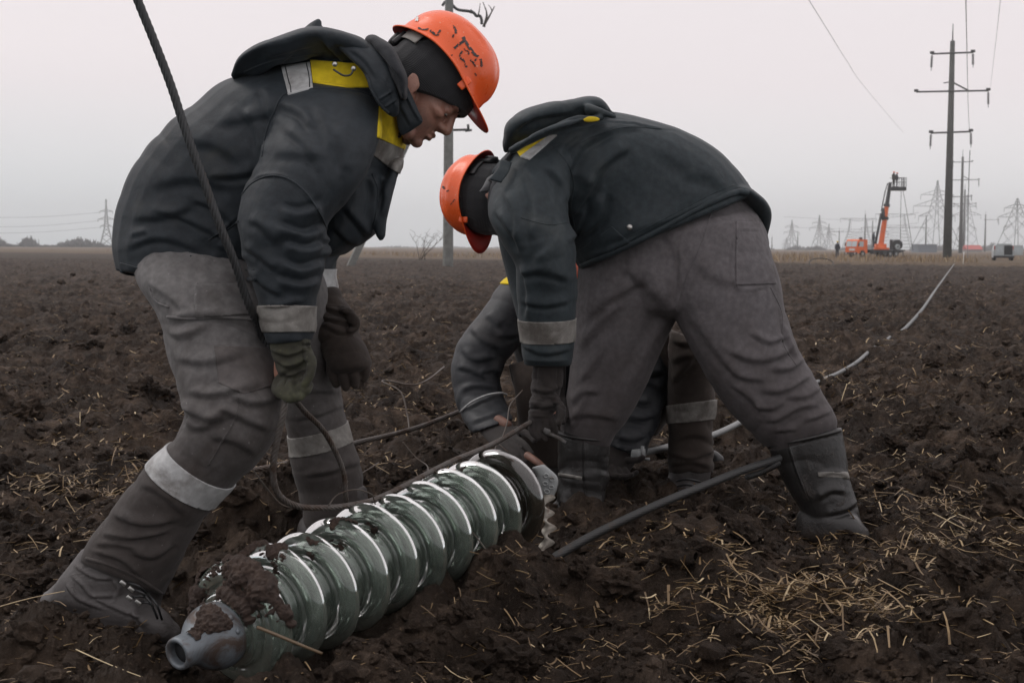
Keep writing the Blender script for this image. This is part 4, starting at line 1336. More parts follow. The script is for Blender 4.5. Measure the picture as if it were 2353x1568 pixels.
hip = loft([S(330, 480, 640, 520, 3.26, .19), S(300, 560, 740, 590, 3.26, .195), S(290, 622, 690, 640, 3.25, .185)], dome=(0.3, 0.05))
arm_n = loft([S(655, 215, 868, 238, 3.06, .10), S(622, 300, 872, 318, 3.0, .105), S(594, 378, 842, 400, 2.97, .103), S(560, 440, 790, 470, 2.955, .10), S(552, 505, 752, 520, 2.95, .098), S(558, 570, 750, 575, 2.95, .095),
              S(573, 630, 738, 628, 2.95, .088), S(590, 690, 730, 685, 2.95, .075), S(602, 740, 722, 735, 2.95, .065), S(614, 790, 714, 783, 2.95, .058)], p=2.1, dome=(0.5, 0.06))
arm_f = loft([S(740, 290, 905, 330, 3.40, .09), S(715, 420, 870, 470, 3.46, .09), S(690, 540, 785, 570, 3.48, .08), S(684, 610, 768, 622, 3.47, .072), S(694, 660, 772, 664, 3.45, .064), S(700, 704, 778, 704, 3.43, .058)], dome=(0.5, 0.06))
V, Fq = fuse([tor, front, flap, hip, arm_n, arm_f], 0.0047, 2)
sh_n, el_n, wr_n = W(742, 300, 2.99), W(655, 520, 2.95), W(664, 785, 2.95)
stk = [
    # back and side of the torso: long soft drapes
    ([(300, 500), (380, 492), (440, 470)], 14, .006, 0, 9), ([(286, 572), (340, 548), (400, 550), (470, 580)], 11, .006), ([(340, 425), (430, 405), (545, 425)], 20, .006), ([(420, 320), (500, 330), (570, 380)], 20, .006), ([(350, 480), (420, 500), (520, 545)], 9, .006),
    ([(440, 455), (500, 480), (550, 520)], 9, .006), ([(380, 600), (450, 590), (530, 600)], 9, .005), ([(500, 560), (540, 575), (570, 600)], 9, .006), ([(300, 540), (340, 530)], 8, .005),
    ([(500, 280), (570, 270), (640, 250)], 14, .006), ([(560, 250), (590, 300), (600, 360)], 12, .008), ([(600, 200), (620, 240), (625, 290)], 11, .008), ([(480, 400), (540, 400), (590, 390)], 12, .007),
    # sleeve
    ([(640, 240), (690, 260), (720, 300)], 11, .009, 0, 3.1), ([(650, 290), (700, 330), (740, 400)], 12, .007, 0, 3.1), ([(720, 240), (745, 290), (760, 350)], 12, .006, 0, 3.1), ([(770, 280), (790, 340), (790, 400)], 14, .007, 0, 3.1), ([(620, 350), (680, 350), (760, 360)], 16, .005, 0, 3.1),
    ([(560, 430), (600, 405), (660, 410), (720, 470), (745, 520)], 3.2, .0035, 0, 3.1),
    ([(740, 470), (690, 490), (640, 480)], 11, .009, 0, 3.1), ([(750, 520), (700, 540), (630, 520)], 11, .010, 0, 3.1), ([(752, 560), (700, 575), (650, 560)], 11, .010, 0, 3.1), ([(745, 600), (690, 620), (640, 600)], 10, .010, 0, 3.1), ([(735, 640), (690, 655), (630, 640)], 9, .008, 0, 3.1), ([(560, 560), (600, 590), (640, 620)], 10, .007, 0, 3.1),
    ([(570, 620), (600, 650), (650, 680)], 9, .007, 0, 3.1), ([(600, 700), (640, 700), (700, 690)], 7, .006, 0, 3.1), ([(740, 545), (755, 560), (740, 590)], 9, .010, 0, 3.1), ([(570, 500), (610, 520), (640, 560)], 12, .006, 0, 3.1),
    # belly
    ([(790, 470), (830, 520), (850, 545)], 9, .008), ([(770, 520), (800, 550), (830, 560)], 9, .007), ([(850, 400), (860, 450), (850, 520)], 9, .008), ([(880, 400), (885, 450), (875, 500)], 6, .006),
    ([(335, 600), (440, 590), (470, 595)], 3, .003), ([(330, 610), (350, 640)], 3, .003), ([(430, 590), (432, 640)], 3, .003), ([(280, 612), (420, 632), (590, 628)], 4, .005), ([(480, 545), (510, 530), (545, 500)], 3.5, .005),
]
V, Fq = sculpt(V, Fq, stk, auto=[(sh_n, el_n, 0.17, 0.0035, 0.09, 3), (el_n, wr_n, 0.14, 0.0065, 0.055, 4), (W(290, 620, 3.2), W(840, 180, 3.2), 0.38, 0.0055, 0.17, 5), (W(760, 380, 3.44), W(735, 690, 3.44), 0.12, 0.011, 0.045, 6)])
jack1 = put('jacket', (V, Fq), m_jacket, man1)
# hood, collar
hood = [loft([S(531, 174, 541, 187, 3.08, .03), S(552, 142, 563, 185, 3.12, .12), S(600, 115, 610, 178, 3.15, .175), S(650, 97, 655, 170, 3.15, .185), S(700, 82, 708, 160, 3.15, .185), S(745, 80, 760, 158, 3.15, .175), S(795, 89, 812, 165, 3.15, .16), S(842, 104, 850, 185, 3.14, .145), S(885, 150, 890, 225, 3.13, .12)], p=1.75, dome=(0.25, 0.3)),
        loft([S(686, 92, 752, 100, 3.07, .035), S(696, 72, 742, 84, 3.06, .022), S(706, 60, 736, 72, 3.055, .015), S(718, 51, 737, 62, 3.05, .010), S(731, 44, 738, 54, 3.05, .006)], dome=(0.4, 0.3), n=20, p=1.9)]
V, Fq = fuse(hood, 0.0036, 2)
V, Fq = sculpt(V, Fq, [([(555, 166), (640, 138), (735, 118)], 9, .012), ([(735, 84), (760, 104), (800, 138), (840, 172)], 6, .012), ([(545, 178), (600, 150), (690, 104)], 7, .007), ([(600, 130), (660, 108), (720, 100)], 8, .006), ([(760, 90), (800, 105), (850, 150)], 9, .006), ([(850, 120), (870, 150), (880, 200)], 8, .006), ([(740, 125), (790, 150), (835, 190)], 7, .006)],
               auto=[(W(540, 170, 3.13), W(890, 180, 3.13), 0.25, 0.004, 0.12, 9)])
hood1 = put('hood', (V, Fq), m_jacket, jack1)
seam('hood_seam', hood1, [(560, 166), (620, 142), (690, 128), (740, 122)], 0.0018, m_jacket)
seam('hood_lip', hood1, [(546, 186), (600, 172), (660, 158), (720, 152), (780, 156), (830, 166)], 0.0060, m_jacket)
lap = loft([S(744, 84, 836, 92, 3.06, .05), S(772, 106, 858, 104, 3.03, .035), S(806, 138, 878, 126, 3.005, .022), S(838, 168, 893, 152, 2.99, .015), S(849, 203, 906, 188, 2.98, .012), S(866, 236, 915, 220, 2.985, .011), S(888, 261, 917, 248, 2.995, .010), S(902, 269, 915, 263, 3.005, .007)], n=30, p=3.2, dome=(0.2, 0.3))
V, Fq = fuse([lap], 0.0028, 1)
V, Fq = sculpt(V, Fq, [([(800, 110), (840, 140), (870, 185)], 6, .005), ([(878, 172), (893, 205), (908, 250)], 2.5, .003), ([(868, 232), (904, 208)], 2.2, .003), ([(882, 250), (912, 228)], 2.2, .003)])
tb1 = put('hood_tab', (V, Fq), m_jacket, hood1)
put('hood_edge', tube(surf_line(tb1, [(748, 90), (776, 112), (809, 144), (842, 174), (853, 205), (872, 238), (893, 260)], 50), 0.0038, 6), m_jacket, hood1)
coll = [loft([S(842, 100, 868, 84, 3.08, .075), S(868, 130, 898, 105, 3.06, .09), S(890, 165, 922, 145, 3.05, .10), S(905, 198, 936, 180, 3.05, .10), S(918, 218, 936, 212, 3.05, .095)], n=26, p=2.4, dome=(0.4, 0.3))]
V, Fq = fuse(coll, 0.0035, 3)
V, Fq = sculpt(V, Fq, [([(852, 95), (880, 125), (925, 185)], 5, .005), ([(850, 110), (880, 150), (910, 200)], 5, .004)])
put('collar', (V, Fq), m_lining, jack1)
inner = loft([S(900, 208, 935, 196, 3.05, .030), S(906, 236, 949, 226, 3.045, .018), S(910, 266, 962, 256, 3.045, .012), S(914, 296, 971, 280, 3.05, .009), S(922, 312, 950, 297, 3.055, .007)], n=26, p=3.0, dome=(0.3, 0.15))
V, Fq = fuse([inner], 0.0026, 1)
V, Fq = sculpt(V, Fq, [([(930, 215), (950, 255), (965, 280)], 3, .003), ([(915, 235), (935, 270), (945, 290)], 5, .004)])
put('inner_collar', (V, Fq), m_jacket, jack1)
for px, py in ((769, 148), (812, 158)):
    put('cord_snap', lathe([(0, .0005), (0.002, .0058), (0.005, .0045), (0.006, .0005)], 14, W(px, py, 2.985), CAM - W(px, py, 3.0)), m_steel, hood1)
put('draw_cord', tube(spline([W(766, 160, 2.98), W(775, 166, 2.975), W(790, 174, 2.972), W(805, 172, 2.975), W(812, 160, 2.98)], 18), 0.0022, 6), m_black_plastic, hood1)
# hi-vis panels
patch('yellow_yoke', jack1, m_yellow, poly=[(713, 140), (850, 150), (850, 209), (800, 202), (720, 203)], off=.003)
patch('reflective_strip', jack1, m_tape, poly=[(646, 154), (712, 145), (719, 203), (662, 219)], off=.0035)
patch('yellow_chest_panel', jack1, m_yellow, poly=[(870, 244), (936, 250), (930, 345), (866, 316)], off=.004)
patch('reflective_strip', jack1, m_tape_dirty, poly=[(866, 318), (928, 342), (920, 402), (876, 372), (846, 348)], off=.0035)
put('chest_snap', lathe([(0, .0005), (0.0012, .0062), (0.003, .0052), (0.0036, .0005)], 16, surf_line(jack1, [(912, 306), (912, 310), (912, 314)], 3, 0.004)[1], CAM - W(912, 310, 3.0)), m_black_plastic, jack1)
seam('elbow_seam', jack1, [(557, 445), (580, 420), (618, 404), (660, 410), (700, 440), (735, 490), (750, 525)], 0.0022, m_jacket)
seam('armhole_seam', jack1, [(640, 232), (655, 216), (700, 206), (760, 203), (820, 210), (856, 222)], 0.0022, m_jacket)
seam('armhole_seam', jack1, [(640, 232), (612, 300), (602, 360)], 0.0020, m_jacket)
seam('hem_cord', jack1, [(280, 622), (310, 636), (350, 643), (430, 648), (520, 644), (588, 640)], 0.0055, m_jacket)
seam('hem_stitching', jack1, [(276, 604), (340, 620), (430, 628), (520, 624), (584, 618)], 0.0014, m_jacket)
seam('front_seam', jack1, [(855, 400), (868, 440), (862, 500), (850, 540)], 0.0022, m_jacket)
seam('pocket_edge', jack1, [(480, 552), (494, 540), (520, 528), (548, 508)], 0.0026, m_jacket)
seam('tape_stitching', jack1, [(656, 156), (664, 190), (670, 216)], 0.0012, m_lining, off=.0035)
seam('tape_stitching', jack1, [(704, 148), (710, 176), (712, 204)], 0.0012, m_lining, off=.0035)
band('cuff_tape', jack1, m_tape_dirty, W(668, 703, 2.95), W(668, 762, 2.95), 0.105, off=.003)
patch('pocket_flap', jack1, m_jacket, poly=[(338, 598), (440, 588), (442, 632), (342, 640)], off=.004)
# far sleeve end with pale lining
patch('cuff_tape', jack1, m_tape, poly=[(737, 618), (775, 618), (775, 672), (737, 660)], off=.003)

# --- trousers
leg_n = loft([S(300, 560, 640, 570, 3.22, .17), S(322, 648, 620, 655, 3.14, .155), S(366, 720, 628, 725, 3.09, .14), S(383, 790, 634, 795, 3.05, .128), S(402, 858, 646, 872, 3.01, .118), S(424, 915, 652, 930, 2.985, .112), S(424, 975, 636, 995, 2.975, .106),
              S(388, 1026, 575, 1075, 2.98, .10), S(333, 1080, 508, 1140, 2.985, .096), S(277, 1148, 462, 1198, 2.995, .092), S(228, 1215, 428, 1262, 3.01, .088), S(192, 1272, 395, 1332, 3.02, .086)], p=2.15, dome=(0.4, 0.04))
cuff = loft([S(220, 1225, 425, 1270, 3.012, .09), S(188, 1285, 385, 1345, 3.02, .091), S(205, 1300, 375, 1368, 3.025, .088)], dome=(0.2, 0.03))
leg_f = loft([S(520, 600, 730, 610, 3.36, .14), S(590, 720, 764, 715, 3.41, .125), S(630, 800, 778, 800, 3.44, .11), S(650, 880, 778, 882, 3.46, .10), S(655, 950, 788, 945, 3.465, .095), S(662, 1015, 806, 1000, 3.47, .09), S(674, 1080, 828, 1065, 3.475, .086),
              S(688, 1140, 838, 1130, 3.48, .082), S(700, 1215, 842, 1205, 3.48, .08)], p=2.15, dome=(0.4, 0.1))
pel = loft([S(300, 545, 680, 560, 3.26, .185), S(320, 640, 680, 640, 3.25, .18), S(400, 730, 680, 720, 3.25, .15)], dome=(0.2, 0.3))
V, Fq = fuse([leg_n, cuff, leg_f, pel], 0.0050, 2)
stk = [([(380, 735), (450, 725), (530, 732), (600, 760)], 9, .010), ([(385, 760), (420, 770), (480, 745)], 10, .009), ([(400, 820), (470, 830), (560, 810)], 12, .008), ([(430, 900), (500, 905), (600, 880)], 9, .008), ([(425, 930), (480, 960), (540, 950)], 11, .011), ([(430, 985), (480, 975), (520, 935)], 9, .009),
       ([(520, 905), (580, 925), (640, 915)], 9, .010), ([(500, 930), (560, 960), (620, 985)], 11, .010), ([(480, 1000), (540, 1010), (590, 1040)], 12, .007), ([(540, 905), (530, 970), (470, 1070)], 3, .0035), ([(425, 915), (440, 950), (430, 985)], 8, .010),
       ([(320, 1110), (370, 1130), (430, 1180)], 10, .006), ([(260, 1180), (330, 1200), (410, 1190)], 9, .010), ([(230, 1225), (300, 1232), (390, 1215)], 8, .010), ([(300, 1260), (350, 1275), (400, 1240)], 10, .010), ([(210, 1265), (280, 1285), (330, 1330)], 6, .008), ([(215, 1250), (270, 1250), (320, 1260)], 6, .006),
       ([(450, 645), (452, 725)], 3, .003), ([(340, 660), (380, 690), (385, 720)], 3, .003), ([(490, 790), (500, 880), (560, 910)], 3, .0035), ([(340, 645), (400, 690), (430, 720)], 8, .006), ([(560, 660), (600, 720), (610, 790)], 10, .007),
       ([(665, 905), (720, 895), (775, 900)], 8, .009, 3.2, 9), ([(680, 960), (730, 950), (785, 930)], 8, .008, 3.2, 9), ([(700, 1090), (760, 1080), (825, 1060)], 8, .009, 3.2, 9)]
V, Fq = sculpt(V, Fq, stk, auto=[(W(470, 600, 3.1), W(535, 930, 2.98), 0.2, 0.0045, 0.11, 21), (W(535, 930, 2.98), W(300, 1300, 3.02), 0.15, 0.005, 0.085, 22), (W(640, 650, 3.4), W(770, 1180, 3.47), 0.14, 0.007, 0.08, 23)])
tro1 = put('trousers', (V, Fq), m_trousers, man1)
band('reflective_band', tro1, m_tape, W(453, 1062, 2.98), W(415, 1113, 2.985), 0.16, off=.003)
band('reflective_band', tro1, m_tape_dirty, W(727, 985, 3.467), W(738, 1028, 3.472), 0.12, off=.003)
seam('cuff_hem', tro1, [(198, 1282), (250, 1296), (310, 1322), (370, 1362)], 0.0042, m_trousers)
seam('side_seam', tro1, [(452, 650), (454, 690), (452, 730)], 0.0020, m_trousers)
seam('pocket_seam', tro1, [(384, 728), (440, 732), (500, 728), (560, 733), (602, 742)], 0.0035, m_trousers)
seam('leg_seam', tro1, [(548, 905), (540, 960), (512, 1010), (478, 1068)], 0.0020, m_trousers)
seam('leg_seam', tro1, [(342, 655), (356, 690), (388, 706)], 0.0024, m_trousers)
patch('knee_patch', tro1, m_knee, poly=[(492, 795), (632, 800), (646, 880), (560, 905), (502, 880)], off=.003)
patch('pocket', tro1, m_trousers, poly=[(446, 655), (585, 652), (600, 722), (450, 728)], off=.0035)

# --- boots
b_sh = loft([S(190, 1262, 385, 1325, 3.025, .078), S(160, 1300, 372, 1372, 3.03, .074), S(130, 1338, 366, 1415, 3.03, .068), S(112, 1375, 362, 1440, 3.03, .062)], dome=(0.2, 0.3))
b_ft = loft([S(108, 1358, 100, 1420, 3.03, .030), S(150, 1322, 138, 1448, 3.03, .046), S(215, 1300, 205, 1462, 3.02, .052), S(285, 1330, 275, 1472, 3.01, .055), S(335, 1372, 325, 1478, 3.0, .055), S(378, 1402, 372, 1478, 3.0, .05), S(402, 1430, 398, 1470, 3.0, .036)], dome=(0.5, 0.6))
V, Fq = fuse([b_sh, b_ft], 0.0042, 3)
stk = [([(185, 1285), (225, 1300), (250, 1305)], 4, .006), ([(172, 1300), (215, 1325), (258, 1330)], 3.5, .006), ([(160, 1318), (190, 1345), (212, 1368), (270, 1368)], 3.2, .005), ([(258, 1332), (270, 1350), (272, 1368)], 3.2, .005), ([(215, 1372), (255, 1392), (310, 1415), (330, 1412)], 3.5, .005),
       ([(150, 1340), (180, 1375), (240, 1400)], 4, .005), ([(275, 1340), (262, 1372), (245, 1395)], 3, .003), ([(300, 1400), (335, 1440)], 7, .006), ([(140, 1420), (200, 1440), (300, 1455)], 6, .005)]
V, Fq = sculpt(V, Fq, stk)
boot1 = put('boot', (V, Fq), m_leather, man1)
sole = loft([S(104, 1410, 98, 1440, 3.03, .034), S(150, 1436, 146, 1468, 3.03, .048), S(215, 1450, 212, 1484, 3.02, .054), S(285, 1462, 283, 1492, 3.01, .058), S(340, 1468, 338, 1494, 3.0, .057), S(385, 1466, 382, 1490, 3.0, .05), S(410, 1462, 408, 1478, 3.0, .034)], p=3.5, n=20, dome=(0.2, 0.2))
put('sole', sole, m_sole, boot1)
for px, py in ((283, 1338), (302, 1352), (318, 1382), (298, 1372)):
    p = W(px, py, 2.935)
    put('lace_hook', xf(box(-.007, .007, -.004, .004, -.004, .004, .0015), np.array(Matrix.Translation(Vector(p)) @ Matrix.Rotation(0.7, 4, 'Y'))), m_steel, boot1)
put('lace', join(*[tube(spline([W(a, b, 2.945), W((a + c) / 2 + 4, (b + d) / 2 - 4, 2.925), W(c, d, 2.945)], 9), 0.0026, 6) for a, b, c, d in ((290, 1336, 335, 1360), (300, 1350, 345, 1378), (318, 1382, 352, 1392), (300, 1372, 340, 1372), (320, 1352, 362, 1420), (340, 1362, 372, 1422))]), m_black_plastic, boot1)
b2 = loft([S(692, 1130, 842, 1120, 3.48, .075), S(700, 1180, 850, 1175, 3.48, .072), S(705, 1240, 870, 1240, 3.48, .06)], dome=(0.2, 0.4))
b2f = loft([S(700, 1185, 700, 1260, 3.48, .045), S(770, 1170, 770, 1262, 3.46, .05), S(860, 1190, 860, 1262, 3.44, .05), S(930, 1220, 925, 1258, 3.43, .035)], dome=(0.5, 0.5))
put('boot', fuse([b2, b2f], 0.006, 2), m_leather, man1)

# --- gloves
gp = hand([S(620, 782, 712, 776, 2.95, .046), S(626, 805, 706, 800, 2.948, .048), S(634, 838, 712, 832, 2.945, .043), S(640, 868, 708, 860, 2.94, .036), S(648, 890, 700, 882, 2.94, .030)], None,
          [[(640, 868, 2.93), (634, 892, 2.905), (648, 908, 2.885), (672, 905, 2.885), (682, 893, 2.90)], [(655, 870, 2.92), (648, 898, 2.89), (662, 916, 2.878), (684, 910, 2.885), (690, 896, 2.905)],
           [(672, 868, 2.915), (668, 898, 2.885), (682, 914, 2.878), (698, 902, 2.89), (700, 888, 2.91)], [(690, 862, 2.915), (692, 890, 2.89), (704, 898, 2.888), (712, 884, 2.905)]], 0.0092,
          thumb=[(706, 806, 2.92), (716, 830, 2.895), (712, 860, 2.885), (700, 882, 2.885)])
V, Fq = fuse(gp, 0.0025, 1)
V, Fq = sculpt(V, Fq, [([(622, 800), (660, 815), (705, 798)], 5, .006), ([(628, 820), (665, 840), (712, 822)], 6, .006), ([(640, 850), (670, 862), (705, 845)], 6, .005), ([(690, 790), (706, 786), (715, 800)], 5, .005)], auto=[(W(668, 780, 2.95), W(668, 880, 2.95), 0.08, 0.008, 0.028, 31)])
put('glove', (V, Fq), m_glove_green, man1)
gp = hand([S(696, 668, 780, 666, 3.44, .056), S(708, 696, 794, 694, 3.42, .056), S(718, 728, 816, 734, 3.40, .056), S(726, 765, 824, 768, 3.38, .055), S(738, 805, 842, 798, 3.37, .052), S(752, 845, 854, 830, 3.36, .048)], None,
          [[(760, 830, 3.35), (764, 862, 3.34), (772, 882, 3.345)], [(785, 834, 3.345), (789, 868, 3.335), (794, 889, 3.34)], [(810, 830, 3.345), (814, 864, 3.335), (816, 884, 3.34)], [(834, 822, 3.35), (840, 850, 3.345), (836, 870, 3.35)]], 0.0122,
          thumb=[(790, 712, 3.37), (812, 730, 3.35), (819, 748, 3.345), (806, 760, 3.34)])
V, Fq = fuse(gp, 0.0028, 1)
V, Fq = sculpt(V, Fq, [([(735, 700), (765, 712), (800, 720)], 6, .007), ([(730, 725), (775, 738), (818, 742)], 6, .008), ([(740, 745), (780, 762), (818, 758)], 6, .007)], auto=[(W(740, 690, 3.43), W(795, 800, 3.37), 0.1, 0.009, 0.035, 32)])
put('glove', (V, Fq), m_glove_brown, man1)
# ================================================================== right worker: bent double, seen from his rear left, head down
man2 = thing('person', (W(1600, 1200, 4.3)[0], W(1600, 1200, 4.3)[1], 0.08),
             'worker on the right bent double, back to the camera, in grey trousers and tall boots', 'worker', 'workers bending over the glass insulators')
M2 = frame_M(W(1156, 462, 4.28), (0.06, -0.02, -1.0), (-0.88, 0.47, 0.06))
body2 = [xf(g, M2) for g in head_parts()] + [
    limb([(1160, 462, 4.28), (1215, 440, 4.3), (1280, 420, 4.32)], [0.058, 0.06, 0.09]),
    loft([S(1230, 330, 1290, 500, 4.32, .15), S(1400, 300, 1400, 540, 4.34, .15), S(1560, 350, 1480, 570, 4.34, .15), S(1680, 470, 1480, 620, 4.33, .15)]),
    limb([(1240, 400, 4.14), (1245, 600, 4.08), (1258, 830, 4.1)], [0.055, 0.045, 0.032]), limb([(1258, 820, 4.1), (1245, 950, 4.1)], [0.03, 0.03]),
    limb([(1210, 440, 4.5), (1220, 640, 4.55), (1262, 850, 4.45), (1262, 950, 4.35)], [0.055, 0.045, 0.032, 0.03]),
    limb([(1480, 590, 4.36), (1420, 820, 4.38), (1340, 1010, 4.4), (1335, 1190, 4.41)], [0.10, 0.07, 0.05, 0.04]),
    limb([(1640, 580, 4.3), (1720, 830, 4.24), (1840, 1000, 4.21), (1910, 1200, 4.21)], [0.10, 0.07, 0.05, 0.04]),
]
V, Fq = fuse(body2, 0.010, 2)
put('body', (V, Fq), m_skin, man2)
knit_cap(man2, M2, (0, 0, -0.5), (0, 0, -1), extra=[ellipsoid((0.045, 0, -0.005), np.diag([0.062, 0.068, 0.085])), capsule_chain([(-0.02, 0, 0.02), (-0.055, 0, -0.07)], [0.075, 0.07])], name='balaclava')
hel2, _ = helmet(man2, M2, m_black_plastic)
tag(decal_strokes('scratch_mark', hel2, m_mark, hel2, [([(1017, 428), (1022, 434)], 5), ([(1026, 440), (1031, 437)], 3), ([(1035, 470), (1045, 458)], 2)], 4), kind='stuff')
strap = loft([S(1118, 410, 1148, 392, 4.175, .006), S(1108, 430, 1140, 416, 4.165, .006), S(1100, 440, 1128, 436, 4.165, .006)], n=20, p=3, dome=(0.2, 0.2))
put('chin_strap', strap, m_strap, man2)
put('chin_strap', loft([S(1120, 414, 1140, 426, 4.152, .006), S(1124, 408, 1144, 420, 4.152, .006)], n=16, p=3, dome=(0.1, 0.1)), m_black_plastic, man2)

tor = loft([S(1728, 447, 1333, 615, 4.34, .215), S(1712, 420, 1320, 594, 4.34, .215), S(1686, 388, 1295, 562, 4.34, .215), S(1634, 340, 1268, 530, 4.34, .22), S(1555, 297, 1235, 500, 4.33, .225), S(1468, 272, 1200, 478, 4.32, .225),
            S(1378, 258, 1168, 455, 4.31, .21), S(1290, 268, 1142, 430, 4.30, .17), S(1215, 315, 1130, 410, 4.29, .12)], p=2.4, dome=(0.03, 0.4))
hem_flare = loft([S(1726, 440, 1660, 440, 4.36, .19), S(1750, 466, 1700, 480, 4.39, .17), S(1765, 498, 1722, 512, 4.42, .13), S(1758, 552, 1740, 552, 4.45, .05)], dome=(0.4, 0.2), n=20)
arm_n = loft([S(1145, 392, 1320, 345, 4.16, .10), S(1124, 452, 1306, 428, 4.11, .105), S(1122, 500, 1306, 496, 4.08, .105), S(1150, 552, 1316, 552, 4.06, .10), S(1183, 610, 1323, 612, 4.06, .094), S(1185, 670, 1326, 672, 4.07, .09),
              S(1192, 735, 1322, 732, 4.08, .084), S(1198, 785, 1319, 784, 4.09, .08), S(1206, 837, 1311, 838, 4.10, .072)], p=2.15, dome=(0.6, 0.05))
arm_f = loft([S(1150, 400, 1300, 400, 4.46, .09), S(1140, 520, 1280, 520, 4.54, .09), S(1170, 660, 1300, 660, 4.55, .08), S(1215, 830, 1310, 830, 4.47, .07)], dome=(0.5, 0.05))
V, Fq = fuse([tor, hem_flare, arm_n, arm_f], 0.0054, 2)
stk = [([(1300, 400), (1340, 330), (1420, 290)], 14, .012), ([(1340, 440), (1380, 380), (1450, 330)], 14, .011), ([(1310, 500), (1350, 440), (1375, 400)], 11, .012), ([(1330, 545), (1375, 500), (1385, 440)], 13, .014), ([(1300, 560), (1330, 520), (1345, 470)], 8, .010), ([(1280, 360), (1300, 330), (1340, 300)], 10, .009),
       ([(1410, 560), (1520, 500), (1640, 420)], 26, .007), ([(1500, 330), (1580, 370), (1660, 420)], 30, .006), ([(1380, 560), (1450, 530), (1540, 500)], 12, .005), ([(1360, 330), (1400, 300), (1480, 290)], 9, .006), ([(1560, 400), (1620, 400), (1690, 440)], 22, .006),
       ([(1336, 596), (1420, 566), (1540, 505), (1640, 458), (1700, 440)], 5, .006), ([(1340, 640), (1500, 540), (1700, 452)], 3, .003), ([(1230, 270), (1300, 300), (1400, 282), (1560, 300)], 2.6, .003),
       # sleeve
       ([(1210, 380), (1230, 450), (1230, 540)], 12, .009, 0, 4.25), ([(1160, 440), (1185, 500), (1190, 560)], 10, .009, 0, 4.25), ([(1250, 380), (1290, 420), (1300, 470)], 11, .011, 0, 4.25), ([(1140, 480), (1180, 540), (1200, 580)], 9, .009, 0, 4.25), ([(1290, 500), (1270, 560), (1230, 600)], 12, .008, 0, 4.25),
       ([(1190, 630), (1240, 620), (1310, 640)], 12, .008, 0, 4.25), ([(1195, 690), (1250, 700), (1310, 690)], 9, .007, 0, 4.25), ([(1220, 500), (1235, 580), (1240, 640)], 14, .006, 0, 4.25), ([(1200, 790), (1250, 810), (1310, 800)], 7, .007, 0, 4.25), ([(1205, 826), (1260, 830), (1310, 828)], 3.5, .004, 0, 4.25), ([(1200, 600), (1215, 680), (1210, 740)], 9, .006, 0, 4.25)]
V, Fq = sculpt(V, Fq, stk, auto=[(W(1560, 560, 4.3), W(1200, 380, 4.2), 0.40, 0.0045, 0.22, 61), (W(1230, 380, 4.12), W(1252, 600, 4.07), 0.17, 0.005, 0.11, 62), (W(1252, 590, 4.07), W(1258, 838, 4.1), 0.15, 0.0055, 0.08, 63)])
jack2 = put('jacket', (V, Fq), m_jacket_teal, man2)
seam('hem_cord', jack2, [(1336, 610), (1400, 584), (1480, 546), (1560, 502), (1630, 466), (1690, 442), (1720, 444)], 0.010, m_jacket_teal, sides=8)
seam('hem_stitching', jack2, [(1330, 592), (1400, 564), (1480, 526), (1560, 484), (1630, 448), (1686, 424)], 0.0016, m_jacket_teal)
seam('yoke_seam', jack2, [(1330, 330), (1380, 306), (1440, 292), (1520, 296)], 0.0018, m_jacket_teal)
seam('armhole_seam', jack2, [(1262, 330), (1300, 370), (1318, 420), (1312, 480), (1330, 560)], 0.0022, m_jacket_teal)
seam('sleeve_seam', jack2, [(1196, 500), (1260, 516), (1306, 510)], 0.0016, m_jacket_teal)
hood = [loft([S(1157, 322, 1161, 350, 4.22, .06), S(1166, 288, 1186, 342, 4.24, .15), S(1200, 262, 1225, 330, 4.26, .19), S(1265, 244, 1285, 308, 4.27, .20), S(1335, 234, 1348, 288, 4.28, .20), S(1382, 238, 1390, 278, 4.28, .17), S(1408, 262, 1412, 274, 4.28, .10)], p=2.2, dome=(0.2, 0.4)),
        loft([S(1340, 240, 1356, 262, 4.1, .03), S(1352, 238, 1372, 262, 4.08, .022), S(1385, 252, 1402, 270, 4.07, .012), S(1412, 264, 1416, 272, 4.07, .006)], n=18, dome=(0.4, 0.3)),
        loft([S(1170, 340, 1178, 352, 4.06, .02), S(1200, 322, 1208, 336, 4.04, .02), S(1250, 296, 1256, 312, 4.04, .02), S(1320, 268, 1326, 284, 4.05, .018), S(1380, 264, 1384, 276, 4.07, .012)], n=18, dome=(0.5, 0.5))]
V, Fq = fuse(hood, 0.0045, 3)
V, Fq = sculpt(V, Fq, [([(1180, 330), (1220, 300), (1300, 270), (1380, 255)], 6, .010), ([(1175, 300), (1230, 268), (1320, 250)], 9, .009), ([(1200, 330), (1260, 300), (1340, 275)], 5, .008), ([(1190, 285), (1250, 262)], 6, .006)], auto=[(W(1160, 330, 4.2), W(1410, 265, 4.2), 0.25, 0.005, 0.12, 64)])
hood2 = put('hood', (V, Fq), m_jacket_teal, jack2)
coll2 = loft([S(1135, 395, 1175, 352, 4.2, .10), S(1122, 440, 1160, 400, 4.2, .11), S(1122, 490, 1150, 470, 4.2, .10), S(1138, 530, 1160, 520, 4.2, .07)], n=26, p=2.4, dome=(0.3, 0.3))
V, Fq = fuse([coll2], 0.004, 2)
put('collar', (V, Fq), m_lining, jack2)
tab = loft([S(1150, 366, 1176, 374, 4.06, .010), S(1142, 388, 1168, 396, 4.045, .009), S(1126, 408, 1154, 416, 4.035, .008), S(1124, 412, 1152, 420, 4.035, .006)], n=22, p=4.5, dome=(0.1, 0.1))
tb = put('hood_tab', tab, m_jacket_teal, hood2)
patch('yellow_yoke', jack2, m_yellow, poly=[(1188, 350), (1252, 304), (1262, 316), (1196, 362)], off=.004)
patch('reflective_strip', jack2, m_tape, poly=[(1196, 362), (1262, 312), (1280, 312), (1216, 368)], off=.005)
